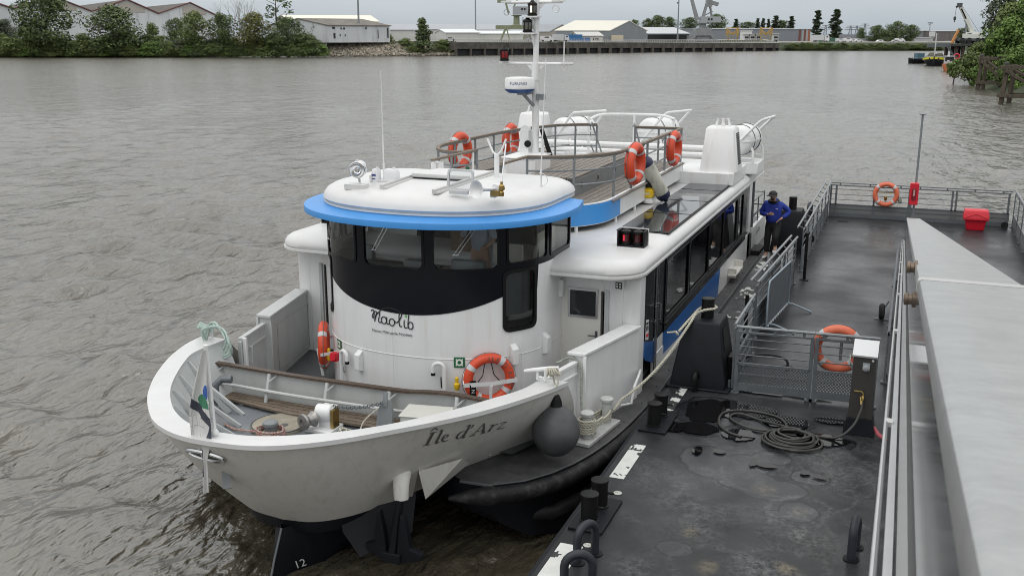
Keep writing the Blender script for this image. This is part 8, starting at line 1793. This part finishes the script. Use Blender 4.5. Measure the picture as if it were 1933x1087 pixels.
def pylons():
    for px, h, lab in ((1557, 30, 'thin lattice pylon between the tall poplars'), (1604, 24, 'first faint lattice pylon on the horizon right of the tallest poplar'), (1616, 26, 'second faint lattice pylon on the horizon right of the tallest poplar'), (1631, 30, 'third and tallest faint lattice pylon on the horizon')):
        D = 900; p = at(px, D, 4); t = thing('pylon', p, lab, 'pylon', 'lattice pylons on the horizon'); mb = MB(); t.rotation_euler = (0, 0, YAW); hh = zat(45 if px > 1620 else 48 if px < 1600 else 49, D)-4
        for s in (-1, 1): mb.bar((s*2.2, 0, 0), (s*.3, 0, hh), .35)
        for k in range(6): z = hh*k/6; w_ = 2.2-1.9*k/6; mb.bar((-w_, 0, z), (w_*.8, 0, z+hh/6), .22); mb.bar((w_, 0, z), (-w_*.8, 0, z+hh/6), .22)
        mb.build('lattice', GALVD, t); mb = MB()
        for f, w_ in ((.70, 5), (.84, 4), (.96, 3)): mb.bar((-w_, 0, hh*f), (w_, 0, hh*f), .4)
        mb.build('cross_arm', GALVD, t)
pylons()
# ------------------------------------------------------------------ right bank: trees, timber dolphins, boats, mobile crane
def right_bank():
    P = [(18, 40), (16.5, 90), (15.0, 112), (12.8, 128), (9.8, 150), (9.0, 180), (9.5, 215), (11, 250), (17, 330), (36, 470), (66, 540)]
    V = resample(catmull([Vector((x, y, 0)) for x, y in P], 6), 60); mb = MB(); rn = random.Random(3)
    rows = [[p+Vector((-2, 0, -.8)) for p in V], [p+Vector((0, 0, .3)) for p in V], [p+Vector((4, 0, 3.0+rn.uniform(-.4, .4))) for p in V], [p+Vector((12, 0, 4.6)) for p in V], [p+Vector((600, 0, 5.0)) for p in V]]
    mb.loft(rows, closed=False); tag(mb.build('bank_terrain', BANKM), 'overgrown bank on the outer side of the pontoon', 'bank', kind='structure')
right_bank()
def big_tree(px, D, ytop, ybot, wpx, seed, leaf, label, ncl=34, nl=190, size=.26, trunk=True, name='tree', shape='round', zg=2.2):
    rn = random.Random(seed); s = D/F_PX; p = at(px, D, zg); z0, z1 = zat(ybot, D)-zg, zat(ytop, D)-zg; w = wpx*s*1.12; d = w*.85
    t = thing(name, p, label, 'tree', 'leafy trees on the bank beyond the pontoon'); mb = MB(); h = max(z1*.75, 1.)
    mb.tube([(0, 0, -2), (.2, .1, h*.3), (-.1, 0, h*.65), (.1, 0, h)], [.3, .24, .15, .05] if trunk else [.1, .08, .05, .02], 8)
    for k in range(9): a = k*2.2; z = h*(.2+.08*k); mb.tube([(0, 0, z), (w*.16*cos(a), d*.16*sin(a), z+h*.1), (w*.34*cos(a), d*.34*sin(a), z+h*.16)], [.13, .08, .025] if trunk else [.05, .03, .01], 5)
    mb.build('trunk' if trunk else 'stem', BARK, t)
    mb = MB(); crown_bumpy(mb, w, d, z0, z1, rn, ncl, nl, size, shape); mb.build('crown', LV[leaf], t); return t
big_tree(1886, 178, -22, 60, 104, 31, 3, 'grey green feathery tree standing tallest above the bank beyond the pontoon', 26, 120, .30)
big_tree(1916, 158, 12, 105, 120, 33, 1, 'large mid green tree behind the bright leafy trees', 38, 190, .27)
big_tree(1952, 150, -12, 110, 110, 34, 4, 'tall bright green tree at the picture edge above the timber frames', 36, 200, .26)
big_tree(1902, 146, 46, 118, 100, 32, 4, 'bright green leafy tree directly behind the timber frames', 36, 200, .24)
big_tree(1850, 150, 84, 122, 66, 35, 1, 'low spreading tree below the mobile crane', 30, 170, .22, shape='dome')
big_tree(1836, 147, 104, 146, 80, 36, 1, 'low dark bough reaching out over the river', 26, 130, .20, shape='round', zg=1)
big_tree(1800, 149, 116, 142, 38, 37, 4, 'leafy shrub tip hanging over the orange launch', 14, 80, .18, trunk=False, name='shrub', shape='round', zg=1)
big_tree(1848, 144, 128, 158, 50, 40, 4, 'small bright shrub at the foot of the farther timber frame', 16, 90, .18, trunk=False, name='shrub', shape='round', zg=.6)
big_tree(1922, 128, 96, 150, 70, 38, 4, 'yellow green shrub between the timber frames', 26, 150, .2, shape='dome', zg=1.5)
big_tree(1905, 131, 118, 160, 56, 41, 1, 'low dark green shrub behind the lower timber frame', 18, 110, .2, trunk=False, name='shrub', shape='dome', zg=.8)
big_tree(1940, 124, 122, 172, 56, 42, 4, 'low bright shrub at the picture edge behind the lower timber frame', 18, 110, .2, trunk=False, name='shrub', shape='dome', zg=.6)
big_tree(1872, 205, 66, 96, 44, 39, 3, 'grey green tree just beyond the bright trees, beside the mobile crane', 22, 120, .3)
OAK = mat('old_timber', (.105, .085, .062), .85, var=.5, vscale=1.5, stretch=(3, 3, .6), bump=.4, bscale=6, streak=((2, 2, .5), (.05, .055, .035), .6))
def dolphin(x, y, rz, H, label, w_=3.6):
    t = thing('timber_dolphin', (x, y, 0), label, 'timber jetty', 'old timber frames standing in the river'); t.rotation_euler = (0, 0, rz)
    for sx in (-1, 1):
        for sy in (-1, 1):
            mb = MB(); mb.bar((sx*w_/2*1.06, sy*1.7, -1.5), (sx*w_/2*.94, sy*1.5, H), .42, .42); mb.build('pile', OAK, t, bevel=.03)
    mb = MB()
    for sy in (-1, 1): mb.bar((-w_*.62, sy*1.65, H*.93), (w_*.62, sy*1.65, H*.93), .34, .36); mb.bar((-w_*.60, sy*1.85, H*.16), (w_*.60, sy*1.85, H*.16), .3, .34)
    for sx in (-1, 1): mb.bar((sx*w_*.5, -1.9, H*.80), (sx*w_*.5, 1.9, H*.80), .32, .34); mb.bar((sx*w_*.52, -1.9, H*.16), (sx*w_*.52, 1.9, H*.16), .3, .3)
    mb.build('beam', OAK, t, bevel=.02)
    for sy in (-1, 1):
        mb = MB(); mb.bar((-w_*.48, sy*1.95, H*.86), (w_*.42, sy*1.95, H*.2), .26, .3); mb.build('brace', OAK, t, bevel=.02)
    mb = MB(); mb.bar((w_*.5, -1.6, H*.3), (-w_*.5, 1.6, H*.85), .24, .26); mb.bar((w_*.5, 1.9, .3), (w_*.5, -1.9, H*.8), .24, .26); mb.build('cross_brace', OAK, t, bevel=.02)
    mb = MB(); mb.lathe([(.22, H), (.26, H+.12), (.26, H+.25), (.1, H+.3)], (-w_/2, -1.5, 0), n=12); mb.build('pile_cap', mat('cap_grey', (.08, .08, .08), .7), t); return t
d0 = dolphin(9.6, 147, -.25, 4.0, 'timber frame with diagonal braces in the river, standing behind the other frame'); d1 = dolphin(11.0, 117, -.30, 3.7, 'timber frame with diagonal braces cut off by the picture edge, lower one', 4.6)
mb = MB(); mb.box((10.2, 146, 4.12), (1.8, 2.8, .14)); mb.box((11.6, 117, 3.75), (2.2, 3, .14)); tag(mb.build('ground_moss_growth', LV[4], o=(10.2, 146, 4.1)), 'mossy growth on top of the timber frames', 'moss', kind='stuff')
# mobile crane on a jetty
def mobile_crane():
    D = 262; base = at(1822, D, 4.6); t = thing('mobile_crane', base, 'white mobile crane with a raised boom and hook standing on the dark jetty', 'crane'); t.rotation_euler = (0, 0, YAW); s = D/F_PX
    CWH = mat('crane_white', (.66, .67, .63), .45); X = lambda px: (px-1822)*s; Z = lambda py: zat(py, D)-4.6
    mb = MB(); mb.box((X(1832), 0, Z(69)), (3.6, 2.6, 1.2)); mb.box((X(1845), 0, Z(67.5)), (1.6, 2.7, 1.6)); mb.box((X(1826), -.4, Z(67)), (1.6, 1.6, 1.5)); mb.build('superstructure', CWH, t, bevel=.08)
    mb = MB(); mb.box((X(1824), -1.22, Z(66.5)), (1.1, .06, .9)); mb.build('cab_window', DARKO, t)
    mb = MB(); a = Vector((X(1835), 0, Z(66))); b = Vector((X(1805), 0, Z(11))); q = a.lerp(b, .55); mb.bar(a, q, .95, 1.0); mb.bar(q, b, .7, .75); mb.build('boom', CWH, t, bevel=.05)
    mb = MB(); mb.bar(q+Vector((-.1, -.42, -.1)), q.lerp(b, .8)+Vector((-.1, -.40, -.1)), .05, .3); mb.build('boom_lettering', BLACKM, t)
    mb = MB(); mb.bar((X(1821), 0, Z(64)), a.lerp(b, .5), .35); mb.build('luffing_ram', GALV, t)
    mb = MB(); mb.box(b+Vector((-.1, 0, .1)), (1.1, .9, 1.)); mb.bar(b+Vector((-.3, 0, 0)), b+Vector((-.9, 0, -.4)), .5); mb.tube([b+Vector((-.85, 0, -.3)), Vector((X(1798), 0, Z(33)))], .05, 5); mb.tube([b+Vector((.2, 0, .4)), Vector((X(1844), 0, Z(60)))], .04, 4); mb.lathe([(.1, .5), (.32, .3), (.32, -.3), (.1, -.6), (.2, -.8), (.05, -1.)], (X(1798), 0, Z(35)), n=10); mb.build('hook_block', DARKG, t)
    mb = MB(); mb.box((X(1833), 0, 1.0), (6.5, 2.7, .7)); 
    mb.build('carrier', DARKG, t, bevel=.05)
    for x in (1812, 1824, 1840, 1850):
        for y in (-1.3, 1.3): mb = MB(); mb.lathe([(.25, -.25), (.75, -.25), (.75, .25), (.25, .25)], (X(x), y, .75), (0, 1, 0), 18); mb.build('wheel', RUBBER, t)
    j = thing('jetty', at(1815, 258, 0), 'dark steel jetty carrying the mobile crane', 'jetty'); j.rotation_euler = (0, 0, YAW); mb = MB(); w0 = (1790-1815)*s; w1 = 14
    mb.box(((w0+w1)/2, 1, 4.3), (w1-w0, 8, .5)); mb.build('deck', mat('jetty_dark', (.05, .05, .05), .8, var=.3), j)
    for x in (w0+1, w0+2.6, w0+4.2, w0+8):
        for y in (-2, 4): mb = MB(); mb.lathe([(.45, -2), (.45, 4.1)], (x, y, 0), n=12); mb.build('pile', mat('jetty_rust', (.07, .05, .045), .85, var=.4), j)
    mb = MB(); 
    for x in (w0, w0+2.5, w0+5): mb.bar((x, -3, 4.5), (x, -3, 5.6), .07)
    mb.bar((w0, -3, 5.6), (w0+6, -3, 5.6), .06); mb.bar((w0-6, -1, 4.2), (w0, -1, 4.4), .3, .9); mb.bar((w0-6, -1, 5.2), (w0, -1, 5.4), .06); mb.bar((w0-1, -1, 3.9), (w0+1.5, -2, .4), .25); mb.bar((w0-.3, 0, 3.9), (w0+2.2, -1, .4), .25); mb.build('gangway_frame', GALVD, j)
    p = at(1796, 285, 4.6); mb = MB(); mb.bar(p, p+RT*1.6+Vector((0, 0, 3.6)), .5); mb.bar(p+RT*.3, p+RT*1.2+Vector((0, 0, 2.)), .3); tag(mb.build('orange_ramp', mat('ramp_orange', (.55, .24, .07), .6), o=p), 'orange steel beam leaning up beside the mobile crane', 'beam')
mobile_crane()
def boats():
    def hullf(L, W, h, sheer_, zb=0): 
        rr = []
        for k in range(15):
            f = k/14; x = (f-.5)*L; w_ = W/2*(1-abs(2*f-1)**3.2)**.55+.05; zt_ = h*(1+sheer_*(2*f-1)**2); rr.append([(x, -w_, zt_), (x, -w_*.95, zt_*.5), (x, -w_*.6, -.3), (x, w_*.6, -.3), (x, w_*.95, zt_*.5), (x, w_, zt_)])
        return rr
    # barge with a yellow band
    p = at(1764, 246, 0); t = thing('barge', p, 'dark barge with a broad yellow band and a white pole, moored at the jetty', 'barge'); t.rotation_euler = (0, 0, YAW+1.15)
    mb = MB(); rr = hullf(15, 5.2, 1.55, .35); mb.loft([r[:1]+r[1:] for r in rr], False, True, True); mb.build('hull', NAVY, t, ang=60)
    mb = MB(); 
    for a, b, m, nm in ((.62, .86, mat('barge_yellow', (.66, .60, .05), .5), 'yellow_band'), (.90, .98, WB, 'white_band')):
        for s in (0, -1):
            mb = MB(); sg = -1 if s == 0 else 1; mb.loft([[Vector((r[0][0]*1.004, sg*(abs(r[0][1])*1.015+.01), r[0][2]*f)) for r in rr] for f in (a, b)], closed=False); mb.build(nm, m, t)
    mb = MB(); mb.add([Vector((r[0][0], r[0][1], r[0][2]*.97)) for r in rr]+[Vector((r[5][0], r[5][1], r[5][2]*.97)) for r in rr[::-1]], [tuple(range(30))]); mb.build('deck', DARKG, t)
    mb = MB()
    for k in range(9): mb.box((-5+k*1.25, .9*(-1)**k, 2.0), (.8, 1.0, .6+.3*(k % 3)))
    mb.box((2, 0, 2.1), (5, 3.2, .5)); mb.build('deck_gear', mat('barge_gear', (.16, .15, .11), .8, island=.5), t)
    mb = MB(); mb.tube([(-6.2, 0, 1.8), (-6.2, 0, 7.2)], .12, 8); mb.build('white_pole', WB, t)
    mb = MB(); mb.box((-7.6, 0, 1.1), (.12, .3, 1.2)); mb.box((-7.4, 1., 1.2), (.12, .3, .8)); mb.box((-7.4, -1., 1.2), (.12, .3, .8)); mb.build('bow_fender', RUBBER, t)
    # small workboat
    p = at(1733, 262, 0); t = thing('workboat', p, 'small dark workboat with a blue glazed wheelhouse beside the barge', 'boat', 'small workboats by the jetty'); t.rotation_euler = (0, 0, YAW+.25)
    mb = MB(); mb.loft(hullf(5.6, 2.6, .75, .4), False, True, True); mb.build('hull', NAVY, t)
    mb = MB(); mb.add([Vector((r[0][0], r[0][1], r[0][2]*.9)) for r in hullf(5.6, 2.6, .75, .4)]+[Vector((r[5][0], r[5][1], r[5][2]*.9)) for r in hullf(5.6, 2.6, .75, .4)[::-1]], [tuple(range(30))]); mb.build('deck', RUBBER, t)
    mb = MB(); mb.box((.2, 0, 2.28), (1.9, 1.6, .10))
    for x in (-.7, 1.1):
        for y in (-.75, .75): mb.bar((x, y, .6), (x, y, 2.25), .10)
    mb.box((.2, 0, .85), (1.9, 1.6, .6)); mb.build('wheelhouse', mat('boat_blue_grey', (.06, .09, .12), .5), t); mb = MB(); mb.box((.2, -.76, 1.7), (1.6, .03, 1.0)); mb.box((-.72, 0, 1.7), (.03, 1.4, 1.0)); mb.build('window', mat('boat_glass', (.10, .20, .26), .1), t); mb = MB(); mb.box((-1.9, 0, 1.05), (.2, 1.6, .12)); mb.bar((-2.2, -.6, .7), (-2.2, -.6, 1.3), .08); mb.bar((-2.2, .6, .7), (-2.2, .6, 1.3), .08); mb.build('rail', DARKG, t)
    # orange hulled launch half hidden by leaves
    p = at(1790, 205, 0); t = thing('launch', p, 'small orange hulled launch with a white cabin, half hidden by the overhanging leaves', 'boat', 'small workboats by the jetty'); t.rotation_euler = (0, 0, YAW+1.2)
    mb = MB(); mb.loft(hullf(6, 2.4, 1.0, .3), False, True, True); mb.build('hull', mat('hull_orange', (.55, .16, .07), .5), t); mb = MB(); mb.box((0, 0, 1.9), (2.4, 1.9, .12)); mb.box((0, 0, 1.25), (2.4, 1.9, .7))
    for x in (-1.1, 0, 1.1):
        for y in (-.9, .9): mb.bar((x, y, 1.5), (x, y, 2.6), .12)
    mb.box((0, 0, 2.62), (2.6, 2.0, .1)); mb.build('cabin', WB, t); mb = MB(); mb.box((-1.2, 0, 2.2), (.04, 1.6, .6)); mb.build('window', DARKO, t)
    p = at(1806, 215, 2.4); t = thing('bank_lifebuoy_post', p-Vector((0, 0, 2.0)), 'red lifebuoy board on a post beside the overhanging leaves', 'lifebuoy board'); mb = MB(); mb.torus((0, -.1, 2.0), .5, .14, (0, 1, 0), 20, 8); mb.build('ring', REDP, t); mb = MB(); mb.bar((0, 0, 0), (0, 0, 2.6), .12); mb.build('post', GALVD, t)
boats()
bpy.context.view_layer.update()
